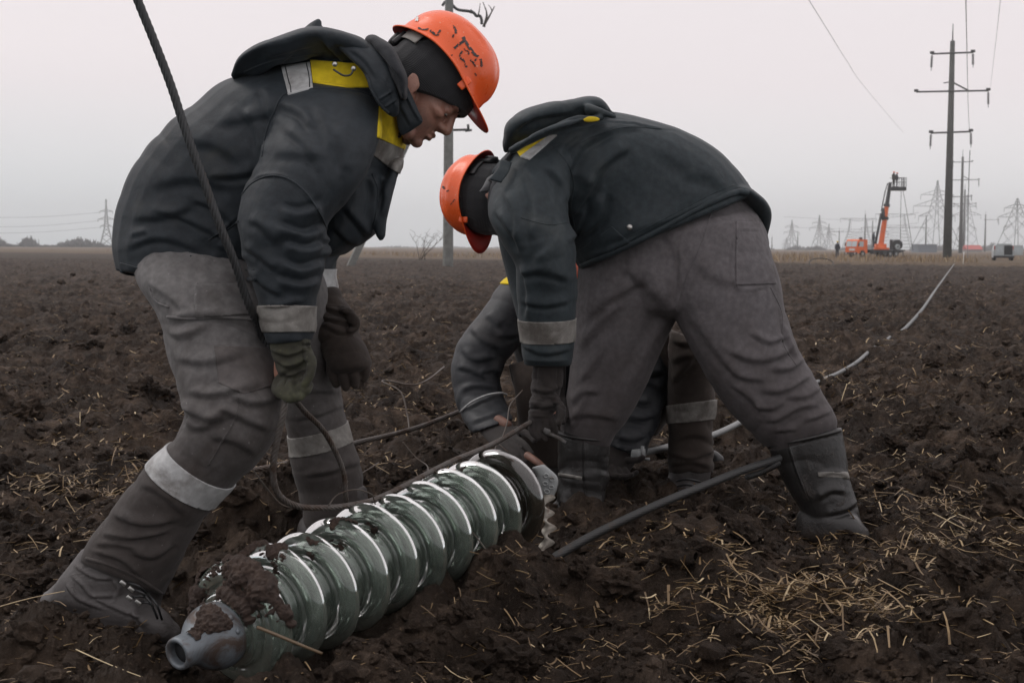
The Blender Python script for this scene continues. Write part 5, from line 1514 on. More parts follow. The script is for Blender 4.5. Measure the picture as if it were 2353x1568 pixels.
put('yellow_tag', loft([S(1340, 274, 1344, 280, 4.035, .004), S(1352, 268, 1354, 281, 4.03, .005), S(1368, 269, 1370, 279, 4.03, .005), S(1376, 272, 1377, 276, 4.035, .004)], n=18, p=2.4, dome=(0.3, 0.3)), m_yellow, hood2)
band('cuff_tape', jack2, m_tape_dirty, W(1257, 732, 4.082), W(1258, 783, 4.09), 0.125, off=.003)
patch('pocket_flap', jack2, m_jacket_teal, poly=[(1318, 584), (1406, 520), (1446, 556), (1330, 614)], off=.004)
put('hem_snap', lathe([(0, .0005), (0.002, .009), (0.005, .007), (0.0055, .0005)], 16, W(1446, 522, 4.118), CAM - W(1446, 522, 4.1)), m_steel, jack2)
band('hem', jack2, m_jacket_teal, W(1574, 523, 4.34), W(1556, 553, 4.34), 0.6, off=.004) if False else None

leg_l = loft([S(1330, 590, 1640, 540, 4.36, .17), S(1325, 670, 1590, 660, 4.36, .155), S(1320, 745, 1548, 735, 4.37, .135), S(1312, 820, 1512, 818, 4.375, .12), S(1304, 890, 1478, 898, 4.38, .108), S(1293, 950, 1442, 962, 4.39, .098), S(1288, 985, 1410, 1005, 4.395, .085), S(1295, 1030, 1392, 1040, 4.40, .06)], p=2.2, dome=(0.3, 0.2))
leg_r = loft([S(1440, 560, 1738, 494, 4.32, .18), S(1500, 650, 1782, 620, 4.29, .165), S(1548, 725, 1802, 715, 4.26, .145), S(1590, 808, 1828, 795, 4.24, .13), S(1638, 890, 1866, 862, 4.225, .118), S(1690, 960, 1900, 922, 4.215, .108), S(1745, 1012, 1921, 968, 4.21, .098), S(1785, 1050, 1915, 1010, 4.21, .068)], p=2.2, dome=(0.3, 0.2))
pel = loft([S(1345, 560, 1716, 456, 4.36, .19), S(1380, 640, 1764, 560, 4.35, .195), S(1440, 700, 1720, 690, 4.33, .16)], dome=(0.1, 0.3))
V, Fq = fuse([leg_l, leg_r, pel], 0.0060, 2)
stk = [([(1560, 700), (1500, 780), (1440, 900)], 22, .008), ([(1520, 640), (1440, 740), (1370, 860)], 26, .009), ([(1340, 740), (1390, 690), (1480, 640)], 14, .009), ([(1330, 800), (1370, 750), (1420, 700)], 11, .010), ([(1330, 880), (1360, 840), (1400, 760)], 10, .009), ([(1310, 930), (1340, 900), (1380, 900)], 9, .008),
       ([(1590, 720), (1640, 790), (1690, 850)], 16, .007), ([(1722, 762), (1764, 784), (1812, 772)], 7, .008), ([(1668, 800), (1730, 826), (1790, 816), (1822, 790)], 10, .010), ([(1664, 828), (1700, 862), (1760, 872)], 9, .009), ([(1770, 848), (1815, 846), (1846, 822)], 8, .010),
       ([(1680, 880), (1724, 912), (1752, 950)], 8, .008), ([(1748, 896), (1800, 896), (1860, 862)], 8, .010), ([(1730, 930), (1770, 938), (1800, 920)], 7, .008), ([(1806, 912), (1850, 910), (1884, 888)], 8, .009), ([(1752, 966), (1790, 960), (1836, 936), (1888, 930)], 7, .009), ([(1776, 990), (1830, 984)], 6, .008), ([(1846, 966), (1880, 956), (1908, 944)], 6, .008), ([(1800, 745), (1812, 790), (1834, 826)], 7, .008),
       ([(1688, 507), (1686, 655), (1785, 657)], 2.6, .004), ([(1690, 527), (1745, 530)], 2.2, .003), ([(1560, 560), (1562, 640), (1550, 720)], 4, .004), ([(1790, 700), (1800, 760), (1815, 800)], 3, .003), ([(1420, 600), (1480, 640), (1540, 700)], 22, .008), ([(1600, 600), (1660, 640), (1700, 640)], 20, .006),
       ([(1300, 960), (1350, 950), (1420, 960)], 9, .007), ([(1310, 990), (1330, 950), (1350, 900)], 7, .007)]
V, Fq = sculpt(V, Fq, stk, auto=[(W(1480, 600, 4.3), W(1340, 1000, 4.39), 0.2, 0.004, 0.14, 71), (W(1640, 560, 4.3), W(1720, 820, 4.24), 0.22, 0.004, 0.14, 72), (W(1720, 800, 4.24), W(1850, 1000, 4.21), 0.17, 0.006, 0.07, 73)])
tro2 = put('trousers', (V, Fq), m_trousers2, man2)
seam('seat_seam', tro2, [(1640, 470), (1610, 560), (1575, 640), (1552, 712)], 0.0020, m_trousers2)
seam('leg_seam', tro2, [(1770, 660), (1796, 720), (1800, 790), (1830, 840)], 0.0022, m_trousers2)
patch('back_pocket', tro2, m_trousers2, poly=[(1690, 508), (1748, 512), (1782, 652), (1690, 655)], off=.0035)

# tall tarpaulin boots
bl = loft([S(1281, 988, 1402, 1004, 4.40, .078), S(1281, 1040, 1400, 1050, 4.405, .076), S(1282, 1100, 1394, 1108, 4.41, .073), S(1279, 1150, 1388, 1156, 4.41, .072), S(1277, 1195, 1392, 1200, 4.41, .07)], p=2.3, dome=(0.03, 0.3))
blf = loft([S(1280, 1150, 1278, 1222, 4.41, .05), S(1335, 1145, 1335, 1228, 4.39, .06), S(1380, 1160, 1378, 1226, 4.37, .055), S(1394, 1185, 1392, 1222, 4.35, .04)], dome=(0.5, 0.5))
V, Fq = fuse([bl, blf], 0.005, 2)
V, Fq = sculpt(V, Fq, [([(1284, 1088), (1320, 1094), (1338, 1096)], 4, .006), ([(1343, 1010), (1342, 1080), (1346, 1140)], 3.5, .005), ([(1280, 1150), (1320, 1165), (1385, 1150)], 7, .009), ([(1283, 996), (1340, 1008), (1400, 1010)], 3, .004)], auto=[(W(1338, 1060, 4.4), W(1335, 1200, 4.41), 0.12, 0.007, 0.06, 75)])
bo = put('boot', (V, Fq), m_rubber, man2)
seam('boot_rim', bo, [(1283, 994), (1310, 1002), (1345, 1008), (1380, 1010), (1402, 1008)], 0.0055, m_rubber)
seam('boot_seam', bo, [(1343, 1012), (1342, 1080), (1344, 1140)], 0.0026, m_rubber)
patch('boot_piping', bo, m_tape_dirty, poly=[(1284, 1086), (1336, 1094), (1336, 1102), (1284, 1093)], off=.003)
br = loft([S(1764, 1022, 1932, 982, 4.21, .082), S(1786, 1075, 1942, 1045, 4.21, .080), S(1814, 1125, 1952, 1105, 4.21, .078), S(1840, 1170, 1966, 1160, 4.21, .074), S(1858, 1215, 1980, 1208, 4.21, .07)], p=2.3, dome=(0.03, 0.3))
brf = loft([S(1845, 1170, 1850, 1246, 4.22, .05), S(1900, 1165, 1905, 1252, 4.19, .06), S(1960, 1180, 1962, 1250, 4.16, .055), S(1990, 1212, 1988, 1244, 4.14, .035)], dome=(0.5, 0.5))
V, Fq = fuse([br, brf], 0.005, 2)
V, Fq = sculpt(V, Fq, [([(1812, 1018), (1830, 1080), (1862, 1150)], 3.5, .006), ([(1766, 1030), (1850, 1010), (1932, 992)], 3.5, .005), ([(1880, 1092), (1920, 1085), (1952, 1098)], 4, .006), ([(1876, 1146), (1910, 1126), (1944, 1130)], 8, .007), ([(1890, 1180), (1936, 1172), (1968, 1150)], 8, .006)], auto=[(W(1850, 1030, 4.2), W(1915, 1210, 4.2), 0.13, 0.004, 0.09, 76)])
bo = put('boot', (V, Fq), m_rubber, man2)
seam('boot_rim', bo, [(1767, 1026), (1800, 1018), (1850, 1008), (1900, 996), (1930, 988)], 0.0055, m_rubber)
seam('boot_seam', bo, [(1812, 1020), (1830, 1080), (1858, 1150)], 0.0026, m_rubber)
patch('boot_piping', bo, m_tape_dirty, poly=[(1878, 1084), (1946, 1084), (1950, 1098), (1880, 1094)], off=.003)
gp = hand([S(1226, 832, 1292, 832, 4.10, .045), S(1224, 870, 1292, 868, 4.10, .044), S(1220, 905, 1286, 902, 4.10, .046), S(1216, 940, 1278, 935, 4.09, .042), S(1218, 968, 1268, 962, 4.085, .034)], None,
          [[(1224, 960, 4.07), (1222, 990, 4.05), (1236, 1006, 4.04)], [(1238, 964, 4.065), (1238, 996, 4.045), (1252, 1008, 4.04)], [(1252, 962, 4.065), (1256, 992, 4.05), (1266, 1000, 4.05)], [(1264, 955, 4.07), (1272, 978, 4.055), (1276, 990, 4.055)]], 0.0098,
          thumb=[(1278, 915, 4.06), (1292, 945, 4.04), (1284, 970, 4.03)])
V, Fq = fuse(gp, 0.0032, 1)
V, Fq = sculpt(V, Fq, [([(1222, 890), (1255, 900), (1290, 885)], 6, .006), ([(1220, 925), (1250, 935), (1284, 920)], 6, .006)], auto=[(W(1258, 840, 4.1), W(1250, 960, 4.09), 0.09, 0.008, 0.03, 77)])
put('glove', (V, Fq), m_glove_dark, man2)
gp = hand([S(1235, 825, 1300, 825, 4.46, .045), S(1240, 880, 1300, 880, 4.42, .045), S(1245, 930, 1296, 930, 4.38, .04)], None,
          [[(1250, 928, 4.36), (1250, 960, 4.32), (1262, 972, 4.3)], [(1266, 930, 4.36), (1268, 965, 4.32), (1280, 974, 4.3)], [(1282, 928, 4.36), (1286, 958, 4.33), (1294, 968, 4.31)], [(1294, 920, 4.37), (1300, 945, 4.34), (1304, 956, 4.33)]], 0.012,
          thumb=[(1248, 900, 4.36), (1240, 925, 4.33), (1246, 945, 4.31)])
put('glove', fuse(gp, 0.005, 2), m_glove_dark, man2)

# ================================================================== third worker: squatting behind them, facing the camera
man3 = thing('person', (W(1400, 1100, 5.0)[0], W(1400, 1100, 5.0)[1], 0.10),
             'worker squatting behind the bent right worker, only one arm and a tan trouser leg showing', 'worker', 'workers bending over the glass insulators')
M3 = frame_M(W(1272, 668, 4.80), (-0.15, -0.66, -0.72), (0.05, -0.72, 0.66))
body3 = [xf(g, M3) for g in head_parts()] + [
    limb([(1272, 668, 4.82), (1290, 665, 4.92), (1320, 690, 5.0)], [0.058, 0.06, 0.10]),
    loft([S(1210, 680, 1430, 670, 5.0, .13), S(1230, 800, 1450, 800, 5.08, .14), S(1270, 930, 1480, 930, 5.14, .15)]),
    limb([(1195, 690, 4.95), (1098, 850, 4.83), (1128, 965, 4.67)], [0.05, 0.04, 0.024]), limb([(1128, 965, 4.67), (1150, 990, 4.58)], [0.024, 0.022]),
    limb([(1440, 700, 5.0), (1488, 850, 4.91), (1440, 1030, 4.78)], [0.05, 0.04, 0.024]), limb([(1440, 1030, 4.78), (1424, 1056, 4.745)], [0.022, 0.022]),
    limb([(1440, 950, 5.12), (1560, 840, 4.88)], [0.07, 0.05]), limb([(1588, 830, 4.83), (1588, 1090, 4.86)], [0.05, 0.04]), limb([(1560, 840, 4.88), (1588, 830, 4.83)], [0.05, 0.05]), limb([(1300, 950, 5.12), (1240, 860, 4.9)], [0.07, 0.05]), limb([(1240, 860, 4.9), (1232, 850, 4.85), (1240, 1080, 4.86)], [0.05, 0.05, 0.04]),
]
V, Fq = fuse(body3, 0.010, 2)
put('body', (V, Fq), m_skin, man3)
knit_cap(man3, M3, (0.03, 0, 0.015), (0.50, 0, -0.866))
helmet(man3, M3, m_black_plastic)
tor = loft([S(1190, 650, 1455, 640, 4.98, .15), S(1170, 720, 1470, 720, 5.0, .19), S(1180, 810, 1490, 810, 5.05, .20), S(1220, 900, 1510, 900, 5.1, .20), S(1250, 960, 1520, 960, 5.14, .19)], p=2.4, dome=(0.4, 0.05))
a1 = loft([S(1155, 645, 1260, 700, 4.92, .10), S(1105, 715, 1215, 765, 4.87, .10), S(1058, 780, 1175, 815, 4.84, .098), S(1036, 835, 1152, 855, 4.82, .095), S(1040, 890, 1152, 895, 4.79, .088), S(1052, 935, 1162, 925, 4.74, .082), S(1068, 970, 1172, 945, 4.68, .075), S(1084, 995, 1180, 962, 4.63, .066)], p=2.15, dome=(0.5, 0.06))
a2 = loft([S(1400, 670, 1500, 680, 4.98, .10), S(1430, 760, 1540, 770, 4.94, .098), S(1440, 840, 1540, 850, 4.90, .09), S(1430, 910, 1525, 930, 4.86, .085), S(1410, 970, 1500, 1000, 4.81, .075), S(1395, 1020, 1478, 1050, 4.77, .065)], p=2.15, dome=(0.5, 0.06))
V, Fq = fuse([tor, a1, a2], 0.0072, 2)
stk = [([(1082, 752), (1110, 782), (1150, 800)], 8, .008), ([(1062, 800), (1090, 826), (1140, 818)], 8, .008), ([(1048, 842), (1080, 850), (1120, 872)], 7, .008), ([(1100, 858), (1130, 850), (1152, 862)], 6, .007), ([(1056, 900), (1090, 886), (1146, 892)], 7, .007), ([(1120, 722), (1150, 752)], 9, .008), ([(1140, 770), (1172, 772), (1196, 760)], 7, .007), ([(1060, 945), (1110, 920), (1160, 905)], 3, .005), ([(1080, 972), (1120, 956), (1160, 940)], 6, .006),
       ([(1440, 826), (1490, 856), (1530, 850)], 8, .010), ([(1452, 868), (1480, 874), (1526, 896)], 7, .010), ([(1436, 905), (1470, 924), (1500, 918)], 7, .010), ([(1424, 950), (1470, 962), (1508, 950)], 7, .010), ([(1412, 1000), (1450, 1012), (1486, 996)], 6, .009)]
V, Fq = sculpt(V, Fq, stk, auto=[(W(1190, 690, 4.9), W(1100, 850, 4.83), 0.16, 0.006, 0.08, 81), (W(1095, 850, 4.82), W(1135, 975, 4.65), 0.15, 0.006, 0.07, 82), (W(1440, 700, 4.98), W(1440, 1040, 4.78), 0.16, 0.007, 0.06, 83)])
jack3 = put('jacket', (V, Fq), m_jacket3, man3)
patch('yellow_yoke', jack3, m_yellow, poly=[(1150, 628), (1240, 628), (1240, 660), (1150, 652)], off=.004)
patch('reflective_strip', jack3, m_tape, poly=[(1150, 610), (1240, 610), (1240, 628), (1150, 628)], off=.004)
patch('cuff_piping', jack3, m_tape_dirty, poly=[(1056, 946), (1110, 912), (1160, 902), (1160, 908), (1112, 919), (1058, 954)], off=.004) if False else None
put('cuff_piping', tube(spline([W(1057, 946, 4.68), W(1080, 925, 4.655), W(1115, 908, 4.65), W(1150, 902, 4.66), W(1164, 906, 4.69)], 16), 0.0035, 6), m_tape, jack3)
l1 = loft([S(1400, 900, 1510, 1000, 5.10, .12), S(1475, 810, 1580, 900, 4.95, .11), S(1530, 752, 1640, 800, 4.80, .095), S(1536, 800, 1642, 815, 4.77, .095), S(1534, 880, 1640, 885, 4.80, .09), S(1534, 960, 1638, 950, 4.83, .086), S(1535, 1030, 1636, 1022, 4.85, .08), S(1536, 1085, 1640, 1085, 4.86, .08)], p=2.15, dome=(0.3, 0.06))
l2 = loft([S(1230, 1000, 1340, 900, 5.10, .12), S(1180, 890, 1300, 850, 4.97, .11), S(1168, 835, 1280, 815, 4.86, .095), S(1180, 880, 1285, 880, 4.80, .09), S(1190, 980, 1290, 980, 4.83, .085), S(1192, 1075, 1290, 1075, 4.86, .08)], p=2.15, dome=(0.3, 0.06))
V, Fq = fuse([l1, l2], 0.0072, 2)
V, Fq = sculpt(V, Fq, [([(1540, 780), (1580, 790), (1630, 770)], 6, .008), ([(1540, 830), (1590, 815), (1630, 830)], 8, .008), ([(1540, 880), (1580, 840), (1600, 810)], 8, .008), ([(1540, 1040), (1590, 1050), (1636, 1035)], 6, .010), ([(1540, 1065), (1590, 1060), (1636, 1075)], 6, .010), ([(1550, 1010), (1590, 1000), (1630, 1005)], 6, .006)],
               auto=[(W(1585, 790, 4.8), W(1588, 1085, 4.86), 0.13, 0.009, 0.06, 85)])
tro3 = put('trousers', (V, Fq), m_trousers3, man3)
patch('reflective_band', tro3, m_tape_dirty, poly=[(1480, 938), (1660, 915), (1660, 960), (1480, 978)], off=.006)
for x0, nm in ((1588, 'r'), (1240, 'l')):
    sh = loft([S(x0 - 50, 1070, x0 + 48, 1070, 4.86, .074), S(x0 - 54, 1110, x0 + 40, 1112, 4.86, .07), S(x0 - 56, 1150, x0 + 36, 1150, 4.85, .06)], dome=(0.2, 0.3))
    ft = loft([S(x0 - 58, 1100, x0 + 44, 1102, 4.86, .05), S(x0 - 60, 1128, x0 + 40, 1128, 4.80, .055), S(x0 - 58, 1150, x0 + 34, 1150, 4.72, .05), S(x0 - 48, 1160, x0 + 24, 1160, 4.66, .035)], dome=(0.4, 0.6))
    bb = put('boot', fuse([sh, ft], 0.006, 2), m_leather, man3)
    put('lace', join(*[tube(spline([W(x0 - 34 + k * 2, 1104 + 12 * k, 4.775 - .03 * k), W(x0 - 8, 1100 + 12 * k, 4.745 - .03 * k), W(x0 + 20 - k * 2, 1106 + 12 * k, 4.775 - .03 * k)], 8), 0.004, 6) for k in range(3)]), m_black_plastic, bb)
gp = hand([S(1100, 990, 1172, 966, 4.62, .042), S(1118, 1010, 1186, 985, 4.56, .044), S(1136, 1026, 1200, 1000, 4.50, .040)], None,
          [[(1180, 1002, 4.48), (1205, 1020, 4.40), (1222, 1042, 4.36)], [(1168, 1012, 4.47), (1194, 1034, 4.40), (1212, 1058, 4.36)], [(1156, 1020, 4.47), (1182, 1044, 4.40), (1200, 1066, 4.37)], [(1144, 1028, 4.48), (1166, 1050, 4.42), (1184, 1068, 4.39)]], 0.0098,
          thumb=[(1186, 986, 4.5), (1212, 996, 4.44), (1228, 1012, 4.40)])
put('glove', fuse(gp, 0.0034, 1), m_glove_dark, man3)
# bare wrist and the bare edge of the other hand show between the dark gloves
put('bare_wrist', limb([(1146, 966, 4.60), (1164, 976, 4.575)], [0.019, 0.017]), m_skin_dirty, man3)
put('bare_finger', limb([(1212, 1046, 4.33), (1236, 1062, 4.29), (1256, 1080, 4.27)], [0.012, 0.0105, 0.0085]), m_skin_dirty, man3)
gp = hand([S(1394, 1018, 1472, 1046, 4.77, .042), S(1386, 1046, 1456, 1068, 4.75, .044), S(1384, 1066, 1444, 1084, 4.73, .036)], None,
          [[(1390, 1068, 4.71), (1400, 1090, 4.68), (1420, 1092, 4.66)], [(1405, 1074, 4.70), (1416, 1094, 4.67), (1436, 1092, 4.66)], [(1420, 1078, 4.70), (1432, 1096, 4.67), (1450, 1090, 4.66)], [(1436, 1080, 4.70), (1448, 1092, 4.68), (1462, 1084, 4.67)]], 0.0098,
          thumb=[(1444, 1056, 4.71), (1466, 1056, 4.68), (1476, 1050, 4.67)])
put('glove', fuse(gp, 0.0034, 1), m_glove_dark, man3)
# ================================================================== string of glass cap-and-pin insulators half sunk in the soil
A_near, A_far = W(540, 1438, 2.80), W(1139, 1152, 3.54)
ax_i = A_near - A_far; Ltot = np.linalg.norm(ax_i); ax_i /= Ltot          # points along the string towards the camera
ND = 10
pitch = Ltot / (ND - 1)
ins = thing('insulator_string', A_near * 0.5 + A_far * 0.5, 'string of ten greenish glass disc insulators half buried in dark soil', 'insulators')
prof_glass = [(0.034, 0.001), (0.034, 0.046), (0.033, 0.055), (0.030, 0.0590), (0.0255, 0.0605), (0.0235, 0.0645), (0.0225, 0.0720), (0.0195, 0.0755), (0.0095, 0.0775), (0.0040, 0.0795), (0.0025, 0.0835), (0.0045, 0.0880), (0.0065, 0.0940), (0.0072, 0.1010), (0.0062, 0.1085), (0.0030, 0.1155), (-0.0025, 0.1215), (-0.0095, 0.1260), (-0.0175, 0.1283), (-0.0250, 0.1280), (-0.0295, 0.1250), (-0.0295, 0.1205),
              (-0.0245, 0.1160), (-0.0170, 0.1120), (-0.0150, 0.104), (-0.0180, 0.099), (-0.030, 0.0965), (-0.034, 0.093), (-0.030, 0.0895), (-0.012, 0.086), (-0.009, 0.079), (-0.013, 0.0745), (-0.027, 0.0715), (-0.031, 0.068), (-0.027, 0.0645), (-0.009, 0.060), (-0.006, 0.045), (-0.006, 0.001)]
def smooth_prof(p, m=3):
    return [tuple(r) for r in spline(np.array(p), (len(p) - 1) * m + 1)]
base_disc = None
for k in range(ND):
    c = A_near - ax_i * pitch * k
    wob = np.array([0, 0, 0.004 * math.sin(k * 2.1)])
    g = lathe(smooth_prof(prof_glass, 2), 72, c + wob, ax_i)
    put('glass_disc', g, m_glass if k < ND - 1 else m_glass_dark, ins)
    if k > 0:
        cp = lathe([(0.0335, 0.001), (0.0335, 0.043), (0.046, 0.0455), (0.062, 0.043), (0.072, 0.034), (0.079, 0.024), (0.082, 0.010), (0.082, 0.001)], 32, c + wob, ax_i)
        put('metal_cap', cp, m_plate, ins)
    pn = lathe([(-0.0065, 0.001), (-0.0065, 0.020), (-0.012, 0.020), (-0.014, 0.009), (-0.036, 0.009), (-0.036, 0.001)], 16, c + wob, ax_i)
    put('pin', pn, m_plate, ins)
_cap = [(0.0335, 0.001), (0.0335, 0.050), (0.037, 0.0565), (0.050, 0.0585), (0.064, 0.0565), (0.078, 0.050), (0.090, 0.040), (0.100, 0.031), (0.112, 0.0285), (0.128, 0.0285), (0.134, 0.0265), (0.134, 0.0215), (0.128, 0.0195), (0.100, 0.0190), (0.080, 0.016), (0.080, 0.001)]
_cap = [(0.0335 + (t - 0.0335) * 1.2, r * 1.13) for t, r in _cap]
endcap = lathe(smooth_prof(_cap, 2), 48, A_near, ax_i)
ec = put('end_cap', endcap, m_cap, ins)
put('socket_shade_disc', lathe([(0.138, 0.0005), (0.138, 0.0216), (0.130, 0.0216), (0.130, 0.0005)], 24, A_near, ax_i), m_hollow_shade, ec)  # dark disc added inside the socket hole to paint its shade
e1 = np.cross(ax_i, [0, 0, 1.0]); e1 /= np.linalg.norm(e1); e2 = np.cross(e1, ax_i)   # e1 sideways, e2 up
if e2[2] < 0: e2 = -e2
for a in (0.3, 0.75):
    d = math.cos(a) * (-e1) + math.sin(a) * e2
    d = d if (d @ (CAM - A_near)) > 0 else math.cos(a) * e1 + math.sin(a) * e2
    put('cap_stud', lathe([(0, .0005), (0, .006), (0.0025, .005), (0.003, .0005)], 12, A_near + ax_i * 0.053 + d * 0.0655, d), m_cap, ec)

# mud clinging to the first discs and the end cap
def mud_on(k, amin, amax, prof_rng, n, seed, thr, smin=.0035, smax=.010, capmud=False):
    r = np.random.default_rng(seed)
    c = A_near - ax_i * pitch * k
    pr = np.array([p for p in (prof_glass if not capmud else [(0.037, 0.0575), (0.050, 0.0585), (0.064, 0.0565), (0.078, 0.050), (0.090, 0.040), (0.100, 0.031), (0.112, 0.027)])])
    pr = spline(pr, 200)
    P, Sz = [], []
    tries = 0
    while len(P) < n and tries < n * 30:
        tries += 1
        a = r.uniform(amin, amax); i = int(r.uniform(prof_rng[0], prof_rng[1]) * 199)
        t, rad = pr[i]
        p = c + ax_i * t + rad * (math.sin(a) * e1 + math.cos(a) * e2)
        v = vnoise3(*(np.array([q]) for q in (p * 26 + seed)), seed)[0] + 0.5 * vnoise3(*(np.array([q]) for q in (p * 70)), seed + 1)[0]
        if v > thr:
            P.append(p + 0.001 * (math.sin(a) * e1 + math.cos(a) * e2)); Sz.append(r.uniform(smin, smax) * (0.6 + v))
    return np.array(P), np.array(Sz)
def mud_skin(k, prof, amin, amax, seed, thr, thick, na=260, npf=110, rng=(0.0, 1.0)):
    """crust of earth that follows the surface it sticks to, broken up by noise"""
    c = A_near - ax_i * pitch * k
    pr = spline(np.array(prof), 400)
    pr = pr[int(rng[0] * 399):int(rng[1] * 399) + 1]
    pr = pr[np.linspace(0, len(pr) - 1, npf).astype(int)]
    a = np.linspace(amin, amax, na)
    d = np.sin(a)[:, None] * e1 + np.cos(a)[:, None] * e2
    P = c + ax_i * pr[None, :, 0, None] + pr[None, :, 1, None] * d[:, None, :]
    P = P.reshape(-1, 3)
    tg = np.gradient(pr, axis=0); tg /= np.linalg.norm(tg, axis=1)[:, None] + 1e-9
    nn = (-tg[None, :, 0, None] * -1 * d[:, None, :] * 1.0 + -tg[None, :, 1, None] * ax_i * 1.0)
    nn = nn.reshape(-1, 3); nn /= np.linalg.norm(nn, axis=1)[:, None] + 1e-9
    out = P - c; out = out - ax_i * (out @ ax_i)[:, None]; out /= np.linalg.norm(out, axis=1)[:, None] + 1e-9
    nn = np.where((np.einsum('ij,ij->i', nn, out) + np.einsum('ij,j->i', nn, ax_i) < 0)[:, None], -nn, nn)
    x, y, z = P.T
    m = vnoise3(x * 17, y * 17, z * 17, seed) + 0.55 * vnoise3(x * 42, y * 42, z * 42, seed + 1) + 0.32 * vnoise3(x * 100, y * 100, z * 100, seed + 2)
    A = np.repeat(a, len(pr)); edge = np.clip(np.minimum(A - amin, amax - A) / 0.35, 0, 1)
    m = m - (1 - edge) * 1.2
    lift = np.clip(m - thr, 0, 0.8)
    relief = 0.0025 * vnoise3(x * 230, y * 230, z * 230, seed + 3) + 0.004 * np.abs(vnoise3(x * 90, y * 90, z * 90, seed + 4))
    Pn = P + nn * (0.0008 + thick * lift ** 0.6 + relief * np.clip(lift * 6, 0, 1))[:, None]
    keep = m > thr
    n2 = len(pr); f = []
    idx = np.arange((na - 1))[:, None] * n2 + np.arange(n2 - 1)[None, :]
    idx = idx.ravel(); q = np.stack([idx, idx + n2, idx + n2 + 1, idx + 1], 1)
    q = q[keep[q].all(1)]
    used = np.unique(q); mp = np.full(len(P), -1); mp[used] = np.arange(len(used))
    return Pn[used], mp[q]
outer = prof_glass[5:22]
cap_out = [(0.0335 + (t - 0.0335) * 1.2, r * 1.13 + 0.0003) for t, r in [(0.036, 0.056), (0.050, 0.0588), (0.064, 0.0568), (0.078, 0.0503), (0.090, 0.0403), (0.100, 0.0313), (0.112, 0.0288)]]
mparts = [mud_skin(0, outer, -1.5, 1.6, 3, -0.15, 0.013), mud_skin(1, outer, -0.7, 1.7, 4, -0.02, 0.010), mud_skin(2, outer, 0.95, 1.9, 6, 0.10, 0.008), mud_skin(0, cap_out, -1.25, 0.15, 19, -0.10, 0.005, rng=(0.25, 1.0)), mud_skin(9, outer, -1.0, 1.2, 8, 0.35, 0.004)] + [mud_skin(k, outer, 0.75, 2.1, 20 + k, 0.30, 0.005, 140, 60) for k in range(3, 9)] + [mud_skin(k, outer, -0.8, 0.8, 40 + k, 0.72, 0.003, 140, 60) for k in range(2, 9)]
mud = put('clinging_mud', join(*mparts), m_mud, ins)
mud['kind'] = 'stuff'
Pm, Sm = zip(mud_on(0, -1.2, 1.2, (0.20, 0.50), 220, 3, 0.2, .002, .0055), mud_on(1, -0.4, 1.3, (0.28, 0.50), 120, 4, 0.25, .002, .005), mud_on(0, -1.2, 0.3, (0.25, 0.95), 70, 9, 0.15, .0015, .004, True))
mud = scatter(_small, np.concatenate(Pm), np.concatenate(Sm), m_mud, 'mud_crumbs', squash=0.8)
base = root_loc(ins)
mud.data.transform(Matrix.Translation(Vector(-base))); mud.parent = ins
mud['kind'] = 'stuff'

# perforated link plate and scalloped strip beyond the far end of the string
pl = thing('link_fitting', W(1250, 1120, 3.9), 'pale corroded scalloped metal strip and link plate at the far end of the insulators', 'metal fitting')
yoke = loft([S(1222, 1074, 1250, 1066, 3.72, .012), S(1234, 1095, 1280, 1094, 3.72, .014), S(1238, 1125, 1280, 1120, 3.72, .014), S(1246, 1142, 1272, 1140, 3.72, .012)], n=24, p=3.5, dome=(0.1, 0.1))
put('link_plate', yoke, m_plate, pl)
rr = []
for (x, y) in ((1254, 1092), (1268, 1100), (1252, 1110), (1266, 1118), (1256, 1128)):
    a = np.linspace(0, 2 * math.pi, 13)
    rr.append(tube(np.array([W(x + 5.5 * math.cos(t), y + 4.2 * math.sin(t), 3.702) for t in a]), 0.0018, 5))
put('wire_loop', join(*rr), m_plate, pl)
xs = np.linspace(0, 1, 81)
V, Fc = [], []
for i, t in enumerate(xs):
    yc = 1136 + t * 152; xc = 1256 - 2 * t - 4 * math.sin(t * 9)
    hw = 10.5 + 6.5 * math.sin(t * 4.4 * 2 * math.pi)
    d = 3.70 - 0.08 * t
    sgn = 5.0 * math.sin(t * 4.4 * 2 * math.pi + 0.8)
    for px, dd in ((xc - hw + sgn, 0), (xc + hw + sgn, 0.004), (xc + hw + sgn, 0.010), (xc - hw + sgn, 0.006)):
        V.append(W(px, yc, d + dd + 0.006 * math.sin(t * 27.6)))
for i in range(80):
    for j in range(4): Fc.append((i * 4 + j, i * 4 + (j + 1) % 4, (i + 1) * 4 + (j + 1) % 4, (i + 1) * 4 + j))
Fc += [(3, 2, 1, 0), (320, 321, 322, 323)]
put('scalloped_strip', (np.array(V), Fc), m_chain, pl)

# ================================================================== ropes, cables and wires
def path(pts, n):
    return spline(np.array([W(*p) for p in pts]), n)
def cable(name, pts, r, mat, label, cat, n=160, lobes=0, twist=0.0, sides=10, group=None, depth=0.22):
    P = path(pts, n)
    k = max(sides, lobes * 4)
    V, Fc = tube(P, r, k, True, lobes, twist, depth)
    o = put(name, (V, Fc), mat, loc=P[len(P) // 2])
    return tag(o, label, cat, group)

